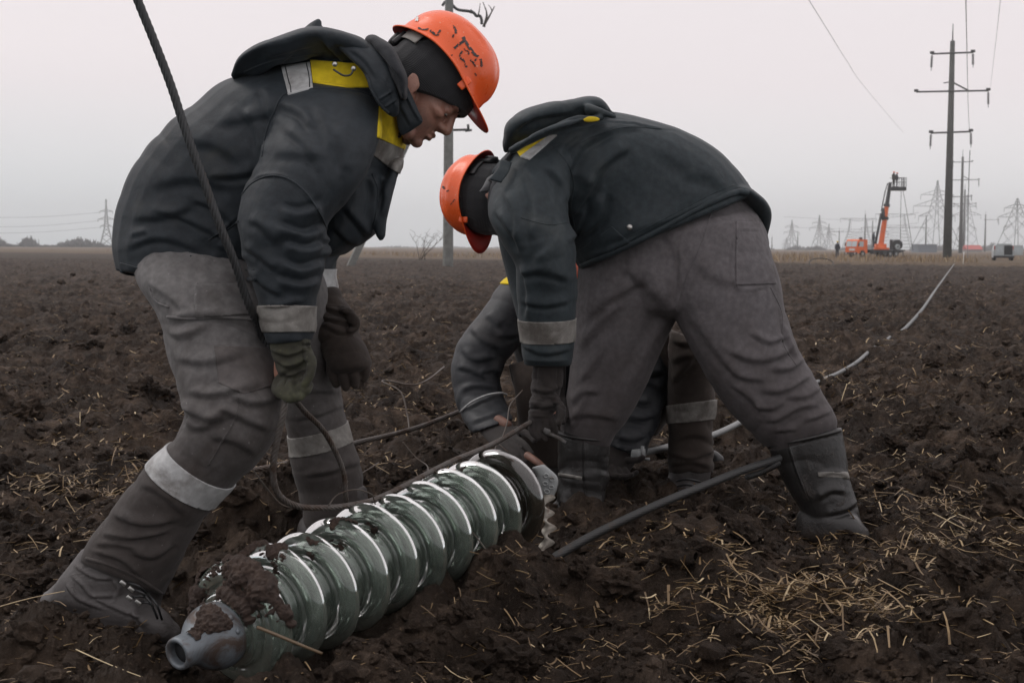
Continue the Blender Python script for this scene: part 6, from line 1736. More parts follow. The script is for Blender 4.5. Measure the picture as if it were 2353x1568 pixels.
cable('lifting_sling', [(296, -60, 2.70), (316, 0, 2.72), (352, 90, 2.74), (392, 195, 2.76), (428, 305, 2.78), (468, 415, 2.80), (503, 512, 2.82), (540, 605, 2.85), (560, 668, 2.88), (578, 715, 2.91), (602, 770, 2.985), (632, 838, 2.99), (655, 890, 2.925)],
      0.0088, m_sling, 'thick dark twisted rope hanging from above across the left worker into his glove', 'rope', n=420, lobes=6, twist=75, depth=0.24)
cable('steel_rope', [(658, 902, 2.90), (650, 950, 2.90), (635, 1020, 2.92), (627, 1085, 2.94), (640, 1135, 2.97), (680, 1161, 3.02), (740, 1166, 3.08), (805, 1160, 3.14), (860, 1147, 3.20), (925, 1118, 3.28), (985, 1086, 3.36), (1045, 1056, 3.48), (1100, 1034, 3.56), (1150, 1010, 3.70), (1200, 980, 3.95), (1222, 968, 4.08)],
      0.0072, m_rope, 'rusty wire rope looping from the glove along the top of the glass discs', 'rope', n=420, lobes=6, twist=95, depth=0.24)
cable('steel_rope', [(668, 905, 2.92), (700, 945, 3.0), (740, 985, 3.08), (772, 1040, 3.13), (790, 1090, 3.16), (794, 1140, 3.18), (800, 1185, 3.22)],
      0.0062, m_rope, 'short rusty rope end curving down from the glove before the far leg', 'rope', n=200, lobes=6, twist=95, depth=0.24)
cable('steel_rope', [(480, 1105, 4.2), (565, 1082, 4.25), (640, 1068, 4.3), (720, 1045, 4.4), (820, 1016, 4.55), (900, 998, 4.7), (970, 978, 4.85), (1030, 955, 5.0), (1090, 930, 5.2)],
      0.0085, m_rope, 'muddy wire rope lying on the soil behind the left worker\'s legs', 'rope', n=240, lobes=6, twist=70, depth=0.24)
cable('dark_conductor', [(1262, 1288, 3.40), (1290, 1270, 3.42), (1360, 1230, 3.50), (1450, 1186, 3.60), (1540, 1146, 3.72), (1620, 1114, 3.84), (1700, 1082, 3.97), (1760, 1062, 4.07), (1790, 1052, 4.12)],
      0.0112, m_dark_cable, 'thick dark stranded cable lying across the soil between the right worker\'s boots', 'cable', n=200, lobes=12, twist=22, sides=36, depth=0.06)
cable('coil_spring', [(1715, 1096, 4.0), (1745, 1086, 4.04), (1775, 1072, 4.08), (1790, 1064, 4.1)], 0.009, m_dark_cable, 'short coiled wire end under the thick dark cable by the right boot', 'wire coil', n=90, lobes=1, twist=900, depth=0.5)
alu_pts = [(1462, 1040, 4.72), (1500, 1034, 4.84), (1560, 1020, 5.1), (1640, 998, 5.5), (1700, 970, 6.0), (1760, 938, 6.6), (1820, 910, 7.4), (1870, 886, 8.2), (1960, 838, 9.9), (2030, 790, 12.1), (2058, 770, 13.3), (2085, 748, 15.0), (2120, 708, 19.0), (2150, 664, 27.0), (2178, 625, 45.0), (2192, 606, 68.0)]
P = path(alu_pts, 700)
zz = Zg(P[:, 0], P[:, 1])
P[:, 2] = np.maximum(P[:, 2], np.where(P[:, 1] > 6.5, zz + 0.004, 0))
for _ in range(150): P[1:-1, 2] = P[1:-1, 2] * .5 + (P[:-2, 2] + P[2:, 2]) * .25
rad = 0.0125 + 0.0009 * np.clip(P[:, 1] - 8, 0, 8)
o = put('aluminium_conductor', tube(P, rad, 24, True, 8, 30, 0.08), m_alu, loc=P[60])
tag(o, 'pale grey aluminium conductor snaking from the squatting worker away across the field', 'cable')
clampg = [loft([S(1452, 1032, 1450, 1052, 4.70, .014), S(1468, 1030, 1468, 1052, 4.70, .018), S(1482, 1030, 1482, 1048, 4.72, .014)], p=3, dome=(0.2, 0.2)), tube([W(1476, 1024, 4.69), W(1474, 1056, 4.69)], 0.006, 8), tube([W(1478, 1054, 4.69), W(1492, 1054, 4.68)], 0.005, 8)]
tag(put('cable_clamp', join(*clampg), m_plate, loc=W(1468, 1040, 4.7)), 'small grey metal clamp on the end of the aluminium conductor at the squatting worker\'s hand', 'clamp')
hm = thing('hammer', W(1640, 1050, 5.0), 'dark rounded hammer head lying behind the squatting worker\'s boot', 'hammer')
put('hammer_head', loft([S(1604, 1030, 1600, 1075, 5.08, .030), S(1625, 1030, 1622, 1074, 5.06, .032), S(1646, 1036, 1640, 1074, 5.04, .031), S(1658, 1046, 1654, 1070, 5.03, .022)], p=2.3, dome=(0.2, 0.5)), m_black_plastic, hm)
put('handle', tube([W(1615, 1060, 5.08), W(1560, 1090, 5.12), W(1500, 1110, 5.14)], 0.013, 10), m_bark, hm)
spn = thing('spanner', W(1268, 990, 4.05), 'small steel spanner held in the right worker\'s dark glove', 'spanner')
put('shank', loft([S(1322 - 60, 992, 1318 - 58, 1000, 4.03, .004), S(1334 - 52, 1000, 1330 - 50, 1010, 4.03, .004), S(1346 - 46, 1012, 1340 - 44, 1020, 4.03, .004)], n=14, p=3), m_tool, spn)
put('jaw', loft([S(1252, 982, 1250, 996, 4.03, .005), S(1264, 986, 1260, 1002, 4.03, .005)], n=14, p=3), m_tool, spn)

WG = 'loose rusty wires round the insulators'
def wire(pts, label, r=0.0017, n=90, twist=True, kink=0.0):
    P = path(pts, n)
    rng = np.random.default_rng(int(pts[0][0]))
    P = P + rng.normal(0, kink, P.shape)
    o = put('loose_wire', tube(P, r, 6), m_wire, loc=P[n // 2])
    return tag(o, label, 'wire', WG)
wire([(580, 1076, 3.10), (612, 1120, 3.06), (650, 1160, 3.04), (700, 1166, 3.07)], 'thin stiff wire slanting down to the rope loop left of the discs')
wire([(755, 1160, 3.08), (775, 1136, 3.10), (815, 1124, 3.12), (850, 1133, 3.14), (860, 1150, 3.15), (868, 1200, 3.16), (872, 1215, 3.155)], 'thin wire arching over the rope above the nearest discs')
wire([(925, 1015, 3.55), (955, 1050, 3.52), (980, 1068, 3.48), (985, 1085, 3.40), (1000, 1110, 3.38), (1005, 1145, 3.36)], 'thin wire dropping past the rope onto the middle discs')
wire([(980, 1072, 3.47), (1010, 1080, 3.47), (1060, 1085, 3.5), (1110, 1075, 3.55), (1140, 1058, 3.6)], 'thin wire lying sideways over the far discs')
wire([(1200, 896, 4.0), (1172, 930, 3.95), (1165, 970, 3.88), (1152, 1008, 3.76), (1140, 1024, 3.72), (1132, 1050, 3.66)], 'thin wire rising from the far disc to the bent worker\'s sleeve')
wire([(1145, 1018, 3.72), (1180, 1052, 3.66), (1208, 1100, 3.62), (1212, 1150, 3.58), (1204, 1200, 3.54), (1206, 1255, 3.50)], 'thin wire hanging over the rim of the dark last disc')
wire([(1080, 1215, 3.30), (1100, 1240, 3.24), (1120, 1268, 3.22), (1128, 1290, 3.22)], 'short wire in front of the discs beside the earth bank')
wire([(940, 985, 4.9), (935, 950, 4.95), (920, 900, 5.0), (878, 876, 5.05), (900, 876, 5.1), (950, 884, 5.1), (985, 870, 5.2), (1020, 842, 5.5)], 'bent brown wire standing in the soil right of the brown glove', 0.003)
wire([(780, 1120, 3.4), (800, 1105, 3.42), (850, 1075, 3.6), (870, 1062, 3.7)], 'thin wire curving behind the rope loop by the far leg')
stk_ = [(0, 1525, 2.95), (60, 1505, 2.97), (130, 1486, 3.0), (205, 1478, 3.0)]
o = put('dry_stick', tube(path(stk_, 30), np.linspace(0.0065, 0.004, 30), 8), m_bark, loc=W(100, 1495, 2.98)); tag(o, 'brown stick lying on the soil below the left worker\'s boot', 'stick')
o = put('dry_stick', tube(path([(592, 1440, 2.66), (630, 1455, 2.62), (690, 1480, 2.58), (740, 1500, 2.56)], 30), np.linspace(0.0036, 0.0028, 30), 8), m_straw, loc=W(650, 1460, 2.6)); tag(o, 'pale dry stalk leaning against the nearest glass disc', 'stick')
# ================================================================== far side of the field
def ground_pt(px, d, z=0.0):
    """point on the far plain under pixel column px at depth d"""
    p = W(px, 570, d)
    return np.array([p[0], p[1], z])

# --- near concrete pole with its prop
q = thing('utility_pole', ground_pt(1029, 66), 'grey square concrete pole with a slanting prop standing between the two bent workers', 'utility pole')
def tapered(a, b, wa, wb, rot=0.45):
    a, b = np.asarray(a, float), np.asarray(b, float)
    V = []
    for c, w in ((a, wa), (b, wb)):
        for k in range(4):
            t = rot + math.pi / 4 + k * math.pi / 2
            V.append(c + np.array([math.cos(t), math.sin(t), 0]) * w * 0.7071)
    return np.array(V), [(3, 2, 1, 0), (4, 5, 6, 7)] + [(k, (k + 1) % 4, 4 + (k + 1) % 4, 4 + k) for k in range(4)]
b0 = ground_pt(1029, 66, -0.3); tp = W(1031, -60, 66)
put('shaft', tapered(b0, [b0[0] + 0.03, b0[1], tp[2]], 0.40, 0.30, 0.30), m_concrete, q, smooth=False)
put('prop', tapered(ground_pt(797, 66, -0.3), W(1004, 178, 66), 0.34, 0.28, 0.3), m_concrete, q, smooth=False)
arm_ = [bar(W(1035, 299, 65.7), W(1078, 298, 65.5), 0.055, 6), bar(W(1076, 299, 65.5), W(1075, 286, 65.5), 0.06, 8), bar(W(1068, 301, 65.5), W(1084, 299, 65.5), 0.05, 6)]
put('insulator_arm', join(*arm_), m_insul_dk, q)
bent = tube(spline([W(1034, 6, 65.8), W(1050, 22, 65.8), W(1075, 26, 65.7), (W(1088, 30, 65.7)), W(1094, 37, 65.7), W(1102, 37, 65.7), W(1106, 46, 65.7), W(1106, 56, 65.7)], 30), 0.07, 7)
stub = [bar(W(1080, 30, 65.7), W(1084, 24, 65.7), 0.08, 6), bar(W(1022, 4, 65.8), W(1016, 14, 65.8), 0.06, 6)]
put('bent_crossarm', join(bent, *stub), m_insul_dk, q)
tw = thing('snagged_twig', W(1112, 60, 65.6), 'bare forked twigs caught on the bent arm at the top of the concrete pole', 'twigs')
def twig(pts, r0, r1, d=65.6): return tube(spline([W(x, y, d) for x, y in pts], 14), np.linspace(r0, r1, 14), 6)
put('branch', join(twig([(1111, 62), (1115, 50), (1118, 38)], .07, .05), twig([(1118, 38), (1117, 26), (1109, 5)], .05, .015), twig([(1114, 54), (1124, 38), (1136, 15)], .06, .02), twig([(1130, 28), (1128, 20), (1122, 12)], .03, .012), twig([(1098, 36), (1101, 24), (1103, 8)], .035, .012)), m_bark, tw)
sh = thing('bare_shrub', ground_pt(970, 62), 'small leafless shrub growing left of the grey concrete pole', 'shrub')
rr = np.random.default_rng(12); gs = []
for k in range(6):
    x0 = 968 + rr.normal(0, 8); pts = [(x0, 596)]
    dx = rr.normal(1, 9)
    for j in range(5): pts.append((pts[-1][0] + dx * (0.5 + 0.3 * j) + rr.normal(0, 2.0), pts[-1][1] - rr.uniform(9, 15)))
    gs.append(twig(pts, 0.015, 0.005, 62))
    for b in (2, 3, 4): gs.append(twig([pts[b], (pts[b][0] + rr.normal(0, 9), pts[b][1] - rr.uniform(6, 14)), (pts[b][0] + rr.normal(0, 14), pts[b][1] - rr.uniform(14, 24))], 0.008, 0.004, 62))
put('branches', join(*gs), m_bark, sh)

# --- concrete line poles with three cross-arms each
def line_pole(px, d, top_px, spike_px, r0, r1, arms, label, group='concrete poles of the damaged power line', mat=m_concrete_dk, lean=0.0):
    b = ground_pt(px, d, -0.5)
    zt = W(px, top_px, d)[2]; zs = W(px, spike_px, d)[2]
    o = thing('power_pole', (b[0], b[1], 0), label, 'power pole', group)
    put('shaft', tube([b, [b[0], b[1], zt]], [r0, r1], 14), mat, o)
    if zs > zt: put('top_rod', tube([[b[0], b[1], zt], [b[0], b[1], zs]], [r1 * 0.32, r1 * 0.16], 6), m_insul_dk, o)
    sc = F_PX / d
    for (y, xl, xr, hl, hr, stay) in arms:
        z = W(px, y, d)[2]
        g = [bar((b[0] + xl / sc, b[1], z - 0.06), (b[0], b[1] - r1, z), 0.10, 4), bar((b[0], b[1] - r1, z), (b[0] + xr / sc, b[1], z + 0.12), 0.10, 4)]
        for e_, zz in ((xl, z - 0.06), (xr, z + 0.12)):
            g.append(box(b[0] + e_ / sc - 0.22, b[0] + e_ / sc + 0.22, b[1] - .12, b[1] + .12, zz, zz + .28))
        if stay:
            zs_ = W(px, y - stay, d)[2]
            g.append(bar((b[0], b[1], zs_), (b[0] + xr * 0.48 / sc, b[1], z + 0.08), 0.09, 4))
            if stay < 0 or xl < -40: g.append(bar((b[0], b[1], zs_), (b[0] - 0.9, b[1], zs_ - 0.15), 0.06, 4))
        put('crossarm', join(*g), m_insul_dk, o)
        for e_, hh, zz in ((xl, hl, z - 0.06), (xr, hr, z + 0.12)):
            if hh:
                ln = hh / sc
                nd = 9
                prof = [(0, 0.03)]
                for k in range(nd):
                    t = ln * (0.12 + 0.7 * k / nd)
                    prof += [(t, 0.05), (t + ln * .02, 0.15), (t + ln * 0.045, 0.15), (t + ln * 0.06, 0.05)]
                prof += [(ln * 0.86, 0.03), (ln, 0.04)]
                x_ = b[0] + e_ / sc
                put('hanging_insulator', lathe(prof, 10, (x_, b[1], zz), (0.03 * (-1 if e_ < 0 else 1), 0, -1)), m_insul_dk, o)
    return o
line_pole(2176, 160, 99, 60, 0.50, 0.26, [(127, -46, 47, 38, 34, 0), (213, -80, 84, 0, 38, 22), (306, -44, 47, 37, 36, 0)], 'tallest dark concrete pole on the right with three crossarms and hanging insulators')
line_pole(2206, 375, 361, 344, 0.52, 0.28, [(373, -22, 22, 14, 0, 0), (414, -35, 38, 15, 17, 10), (452, -22, 22, 12, 12, 0)], 'second tall dark pole just right of the tallest pole')
line_pole(2213, 560, 436, 422, 0.52, 0.3, [(468, -24, 26, 9, 10, 0)], 'third dark pole of the line, thin and close behind the second pole')
for px, d, yt, ys, lab in ((2262, 620, 493, 485, 'thin dark pole with one long arm right of the tall poles'), (2126, 640, 498, 489, 'thin dark pole in front of the broad lattice tower'), (1986, 640, 492, 483, 'thin dark pole above the orange truck cab'), (2003, 700, 508, 501, 'thin dark pole left of the raised crane boom'),
                           (1927, 760, 530, 522, 'thin dark pole left of the orange truck'), (1832, 820, 535, 529, 'thin dark pole right of the leftmost pair of lattice towers'), (1773, 900, 545, 540, 'thin short pole right of the bent worker\'s hip'), (1715, 300, 424, 418, 'thin dark pole tip showing above the bent worker\'s hip')):
    arms = [(505, -2, 30, 0, 14, 0)] if px == 2262 else []
    line_pole(px, d, yt, ys, 0.42, 0.24, arms, lab, mat=m_insul_dk)

# --- lattice towers
def lattice(px, ytop, hw, d, arms, label, style='cone', mat=m_lattice, w=None, waist=0.55):
    """hw: half width of the feet in pixels; arms: (y, half length px)"""
    b = ground_pt(px, d); sc = F_PX / d
    H = W(px, ytop, d)[2]
    o = thing('lattice_tower', b, label, 'lattice tower', 'lattice towers along the horizon')
    w = w or 0.16
    zof = lambda y: W(px, y, d)[2]
    R0 = hw / sc
    def rad(z):
        t = z / H
        if style == 'cone': return R0 * (1 - t) ** 1.05 + 0.18
        if style == 'waist': return R0 * (1 - t / waist) + R0 * 0.30 * (t / waist) if t < waist else max(R0 * 0.30 * (1 - (t - waist) / (1 - waist)), 0.25)
        return max(R0 * (1 - t / 0.72) + R0 * 0.42 * min(t / 0.72, 1), R0 * 0.42)
    zs = [0]
    while zs[-1] < H * 0.97: zs.append(zs[-1] + max(rad(zs[-1]) * 1.25, H * 0.035))
    zs[-1] = H
    rot = 0.35
    def cnr(k, z):
        a = rot + math.pi / 4 + k * math.pi / 2
        return np.array([b[0] + rad(z) * 1.3 * math.cos(a), b[1] + rad(z) * 1.3 * math.sin(a), z])
    for k in range(4):
        put('leg', tube([cnr(k, z) for z in zs], w, 4), mat, o)
    g = []
    for i in range(len(zs) - 1):
        for k in range(4):
            g.append(bar(cnr(k, zs[i]), cnr((k + 1) % 4, zs[i + 1]), w * 0.55, 3)); g.append(bar(cnr((k + 1) % 4, zs[i]), cnr(k, zs[i + 1]), w * 0.55, 3))
    put('bracing', join(*g), mat, o)
    for y, hl in arms:
        z = zof(y); l = hl / sc; r_ = rad(z)
        g = []
        for s in (-1, 1):
            tip = np.array([b[0] + s * l, b[1], z])
            for dy in (-1, 1):
                g.append(bar((b[0] + s * r_, b[1] + dy * r_, z), tip, w * 0.8, 3))
                g.append(bar((b[0] + s * r_ * .8, b[1] + dy * r_, z + l * 0.28), tip, w * 0.7, 3))
            for t in (0.35, 0.65): g.append(bar((b[0] + s * (r_ + (l - r_) * t), b[1], z), (b[0] + s * (r_ + (l - r_) * t), b[1], z + l * 0.28 * (1 - t)), w * .5, 3))
            g.append(bar(tip, tip - np.array([0, 0, l * 0.30]), w * 0.7, 4))
        put('crossarm', join(*g), mat, o)
    return o
def portal(px, ytop, hw, d, label):
    b = ground_pt(px, d); sc = F_PX / d
    zof = lambda y: W(px, y, d)[2]
    o = thing('lattice_tower', b, label, 'lattice tower', 'lattice towers along the horizon')
    H = zof(ytop); yl = ytop + 31; zl = zof(yl)
    for s in (-1, 1):
        for dy in (-1.2, 1.2):
            put('leg', tube([(b[0] + s * hw / sc, b[1] + dy * 2, 0), (b[0] + s * hw * 0.62 / sc, b[1] + dy, zl), (b[0] + s * hw * 0.5 / sc, b[1], H)], 0.17, 4), m_lattice, o)
    g = []
    n = 7
    for i in range(n):
        z0, z1 = zl * i / n, zl * (i + 1) / n
        w0, w1 = hw * (1 - .38 * i / n) / sc, hw * (1 - .38 * (i + 1) / n) / sc
        g += [bar((b[0] - w0, b[1], z0), (b[0] + w1, b[1], z1), .10, 3), bar((b[0] + w0, b[1], z0), (b[0] - w1, b[1], z1), .10, 3), bar((b[0] - w1, b[1], z1), (b[0] + w1, b[1], z1), .09, 3)]
    for s in (-1, 1):
        for i in range(5):
            z0, z1 = zl + (H - zl) * i / 5, zl + (H - zl) * (i + 1) / 5
            g += [bar((b[0] + s * hw * .62 / sc, b[1], z0), (b[0] + s * hw * .40 / sc, b[1], z1), .09, 3), bar((b[0] + s * hw * .40 / sc, b[1], z0), (b[0] + s * hw * .62 / sc, b[1], z1), .09, 3)]
    put('bracing', join(*g), m_lattice, o)
    for y, l0 in ((ytop, 1.15), (yl, 1.95)):
        z = zof(y); l = hw * l0 / sc
        g = [bar((b[0] - l, b[1], z), (b[0] + l, b[1], z), 0.15, 4), bar((b[0] - l, b[1], z), (b[0], b[1], z + (1.6 if l0 > 1.5 else -1.8)), .11, 3), bar((b[0] + l, b[1], z), (b[0], b[1], z + (1.6 if l0 > 1.5 else -1.8)), .11, 3)]
        for k in range(-5, 6): g.append(bar((b[0] + l * k / 5.5, b[1], z), (b[0] + l * (k + .5) / 5.5, b[1], z + (1.6 if l0 > 1.5 else -1.8) * (1 - abs(k) / 5.5)), .07, 3))
        for s in (-1, 1): g.append(bar((b[0] + s * l, b[1], z), (b[0] + s * l * .97, b[1], z - 2.6), .12, 4))
        put('crossarm', join(*g), m_lattice, o)
lattice(2150, 415, 46, 700, [(448, 38), (474, 54), (497, 42)], 'broad lattice tower left of the tallest pole', 'waist', w=0.15)
lattice(2219, 448, 22, 760, [(475, 22), (494, 32), (525, 22)], 'narrow lattice tower crowded behind the second and third poles', 'cone', w=0.12)
lattice(2334, 456, 36, 560, [(478, 30), (499, 44), (522, 30)], 'dark pointed lattice tower at the right edge behind the open van', 'cone', w=0.12)
portal(1970, 502, 36, 900, 'pale two-legged portal tower behind the truck cab')
portal(2055, 492, 40, 860, 'two-legged portal tower right of the raised crane boom')
lattice(1881, 494, 15, 1100, [(512, 16), (524, 22)], 'slender lattice tower standing alone between the bent worker and the orange truck', 'waist', w=0.22)
lattice(1903, 514, 12, 1250, [(528, 12), (540, 17)], 'smaller lattice tower close right of the slender one', 'waist', w=0.22)
lattice(1818, 505, 14, 1200, [(520, 14), (534, 18)], 'lattice tower nearest to the bent worker\'s back leg', 'waist', w=0.22)
lattice(1806, 545, 8, 1800, [(552, 7), (560, 10)], 'tiny distant lattice tower at the foot of a larger one', 'waist', w=0.3)
lattice(245, 458, 16, 900, [(486, 15), (504, 19), (520, 14)], 'lone blurred lattice tower left of the left worker\'s back', 'waist', w=0.28, waist=0.4)

# --- wires in the sky
OW = 'overhead wires'
def owire(pts, r, label, sag=0.0, n=24, mat=m_insul_dk):
    P = spline(np.array([W(*p) for p in pts]), n)
    t = np.linspace(0, 1, n); P[:, 2] -= sag * 4 * t * (1 - t)
    o = put('overhead_wire', tube(P, r, 5), mat, loc=P[n // 2])
    return tag(o, label, 'wire', OW)
owire([(1845, -20, 70), (1900, 68, 90), (1945, 140, 120), (1990, 205, 165), (2075, 305, 300)], 0.017, 'thin wire slanting down through the sky left of the tall poles')
owire([(2218, -20, 60), (2221, 120, 90), (2224, 250, 140), (2227, 306, 160)], 0.024, 'vertical wire in the sky above the right crossarms of the tallest pole')
owire([(2300, -20, 60), (2288, 90, 90), (2275, 200, 150)], 0.012, 'fine wire near the right edge of the sky')
owire([(2228, 345, 160), (2226, 392, 161), (2224, 470, 165), (2222, 600, 150)], 0.045, 'long wire hanging straight down right of the tallest pole')
for k, (y0, y1, x0, x1) in enumerate(((500, 488, -40, 232), (522, 507, -40, 228), (536, 522, -40, 232), (500, 515, 262, 300))):
    owire([(x0, y0, 880), ((x0 + x1) / 2, (y0 + y1) / 2 + 4, 890), (x1, y1, 900)], 0.10, ['faint upper wire left of the lone tower', 'faint middle wire left of the lone tower', 'faint lower wire left of the lone tower', 'faint wire between the lone tower and the left worker'][k], mat=m_lattice)
for k, (y0, y1) in enumerate(((488, 500), (512, 520))):
    owire([(1800, y0 + 10, 1000), (1990, y1 + 6, 950), (2110, y0, 720)], 0.09, ['faint upper wire between the right hand towers', 'faint lower wire between the right hand towers'][k], mat=m_lattice)

# --- crane truck
tr = thing('crane_truck', ground_pt(2030, 165), 'orange truck with raised crane boom and a work basket, parked at the far field edge', 'truck')
TS = 1.0
ang = math.radians(36)
c0 = ground_pt(1966, 160)
TM = np.array(Matrix.Translation(Vector((c0[0], c0[1], 0))) @ Matrix.Rotation(ang, 4, 'Z') @ Matrix.Diagonal((0.82, 0.74, 0.74, 1)))      # truck frame: +x towards its tail, nose at -x
def tput(name, geo, mat, parent=None, smooth=False): return put(name, xf(geo, TM), mat, parent or tr, smooth)
cabV = [(-0.95, 0.62), (-0.95, 1.55), (-0.72, 2.55), (-0.45, 2.72), (1.05, 2.72), (1.15, 2.6), (1.15, 0.62)]
def extr(prof, y0, y1):
    n = len(prof)
    V = [(x, y0, z) for x, z in prof] + [(x, y1, z) for x, z in prof]
    return np.array(V, float), [tuple(range(n)), tuple(range(2 * n - 1, n - 1, -1))] + [(i, n + i, n + (i + 1) % n, (i + 1) % n) for i in range(n)]
cab = tput('cab', extr(cabV, -1.15, 1.15), m_truck_orange)
for y0, y1 in ((-1.0, -0.04), (0.04, 1.0)):
    tput('windscreen', (np.array([(-0.955 + .0, y0, 1.62), (-0.955, y1, 1.62), (-0.755, y1, 2.46), (-0.755, y0, 2.46)]) + np.array([-0.02, 0, 0]), [(0, 1, 2, 3)]), m_window, cab)
tput('side_window', (np.array([(-0.62, -1.158, 1.62), (0.35, -1.158, 1.62), (0.35, -1.158, 2.4), (-0.45, -1.158, 2.4)]), [(0, 1, 2, 3)]), m_window, cab)
tput('number_plate', box(-1.02, -1.0, -0.75, 0.35, 1.02, 1.34), m_white_paint, cab)
tput('bumper', box(-1.10, -0.94, -1.18, 1.18, 0.45, 0.78, .02), m_truck_dark, cab)
for y in (-0.85, 0.85): tput('headlight', lathe([(0, .001), (0, .11), (.04, .10), (.05, .001)], 12, (-1.10, y, 0.62), (-1, 0, 0)), m_white_paint, cab)
for y in (-1.3, 1.3): tput('mirror', box(-0.85, -0.75, y - .1, y + .1, 1.7, 2.2, .02), m_truck_dark, cab)
tput('air_intake', join(box(1.2, 1.42, 0.2, 0.5, 0.9, 2.95, .02), box(1.16, 1.46, .14, .56, 2.7, 3.05, .03)), m_truck_dark)
tput('chassis', join(box(-0.6, 8.9, -0.5, 0.5, 0.7, 1.0), box(1.3, 9.1, -1.2, 1.2, 1.0, 1.18), box(2.2, 3.0, -1.15, -.6, .5, 1.0, .04), box(4.3, 5.3, -1.2, -.7, .45, 1.0, .04)), m_truck_dark)
for x in (0.15, 5.9, 7.2):
    for y in (-1.05, 1.05):
        wv = tput('wheel', lathe([(-0.16, .05), (-0.16, .30), (-.17, .48), (-.12, .54), (.12, .54), (.17, .48), (.16, .30), (.16, .05)], 20, (x, y, 0.54), (0, 1, 0), closed=True), m_tyre)
        tput('rim', lathe([(-0.18, .001), (-.18, .24), (.18, .24), (.18, .001)], 14, (x, y, .54), (0, 1, 0)), m_plate, wv)
for x in (3.4, 8.2):
    for y in (-1.6, 1.6): tput('outrigger', join(box(x - .1, x + .1, min(0, y), max(0, y), .8, .98), bar((x, y, .98), (x, y, .05), .07, 6), box(x - .22, x + .22, y - .22, y + .22, 0.02, .08)), m_truck_dark)
tput('deck_box', box(5.0, 5.9, -1.0, 1.0, 1.18, 1.5, .03), m_truck_orange)
dr = tput('drum', lathe([(0, .001), (0, .72), (.05, .80), (1.3, .80), (1.35, .72), (1.35, .001)], 22, (8.1, -0.6, 1.95), (0.5, 0.85, 0)), m_truck_dark)
tput('spare_wheel', lathe([(-0.14, .17), (-.14, .36), (-.08, .42), (.08, .42), (.14, .36), (.14, .17)], 20, (7.6, -1.05, 1.62), (0.2, 1, 0), closed=True), m_van)
tput('tail_post', box(6.7, 7.05, -0.6, -0.3, 1.2, 2.75, .03), m_truck_dark)
bd = 163.0
tb0, tb1 = W(2022, 572, bd), W(2045, 418, bd)
tt = lambda t: tb0 * (1 - t) + tb1 * t
put('turntable', join(tube([W(2020, 580, bd), W(2022, 562, bd)], [0.75, 0.62], 14), box(*[v for a, b_ in zip(W(2010, 572, bd) + np.array([0, -.5, 0]), W(2034, 560, bd) + np.array([0, .5, 0])) for v in sorted((a, b_))], .05)), m_truck_orange, tr)
bs = put('boom_section', tube([tt(0.02), tt(0.30), tt(0.66)], [0.33, 0.30, 0.26], 6), m_truck_orange, tr, smooth=False)
put('boom_collar', tube([tt(0.44), tt(0.48)], 0.42, 6), m_truck_dark, bs, smooth=False)
put('boom_collar', tube([tt(0.63), tt(0.67)], 0.36, 6), m_truck_dark, bs, smooth=False)
put('boom_section', tube([tt(0.64), tt(0.99)], [0.25, 0.19], 6), m_boom_dark, tr, smooth=False)
put('boom_cylinder', join(tube([W(2011, 560, bd - .3), W(2024, 490, bd - .3)], 0.14, 8), tube([W(2029, 505, bd - .4), W(2028, 478, bd - .4)], 0.2, 8)), m_boom_dark, tr)
put('levelling_rod', tube([W(2024, 485, bd - .3), W(2033, 440, bd - .3), W(2039, 421, bd - .3)], 0.06, 6), m_boom_dark, tr)
bk0, bk1 = W(2045, 438, bd), W(2079, 430, bd)
bk = put('basket', join(box(bk0[0], bk1[0], bk0[1] - 0.55, bk0[1] + 0.55, bk0[2], bk1[2] + 0.02, .03)), m_truck_dark, tr, smooth=False)
zb = bk1[2]; g = []
for fx in (0.66, 0.8, 0.9, 0.99):
    x_ = bk0[0] + (bk1[0] - bk0[0]) * fx
    for y_ in (-0.5, 0.5):
        put('railing_post', bar((x_, bk0[1] + y_, zb), (x_, bk0[1] + y_, zb + 1.08), 0.035, 5), m_truck_dark, bk)
put('railing', join(*[bar((bk0[0] + (bk1[0] - bk0[0]) * .0, bk0[1] + y_, zb + h_), (bk1[0], bk0[1] + y_, zb + h_), 0.022, 5) for y_ in (-0.5, 0.5) for h_ in (0.55, 1.05)]), m_truck_dark, bk)
owire([(2070, 438, bd), (2069, 480, bd), (2068, 565, bd)], 0.03, 'thin rope hanging straight from the work basket')
owire([(2074, 438, bd), (2080, 470, bd), (2097, 575, bd)], 0.03, 'thin rope slanting from the work basket to the truck tail')

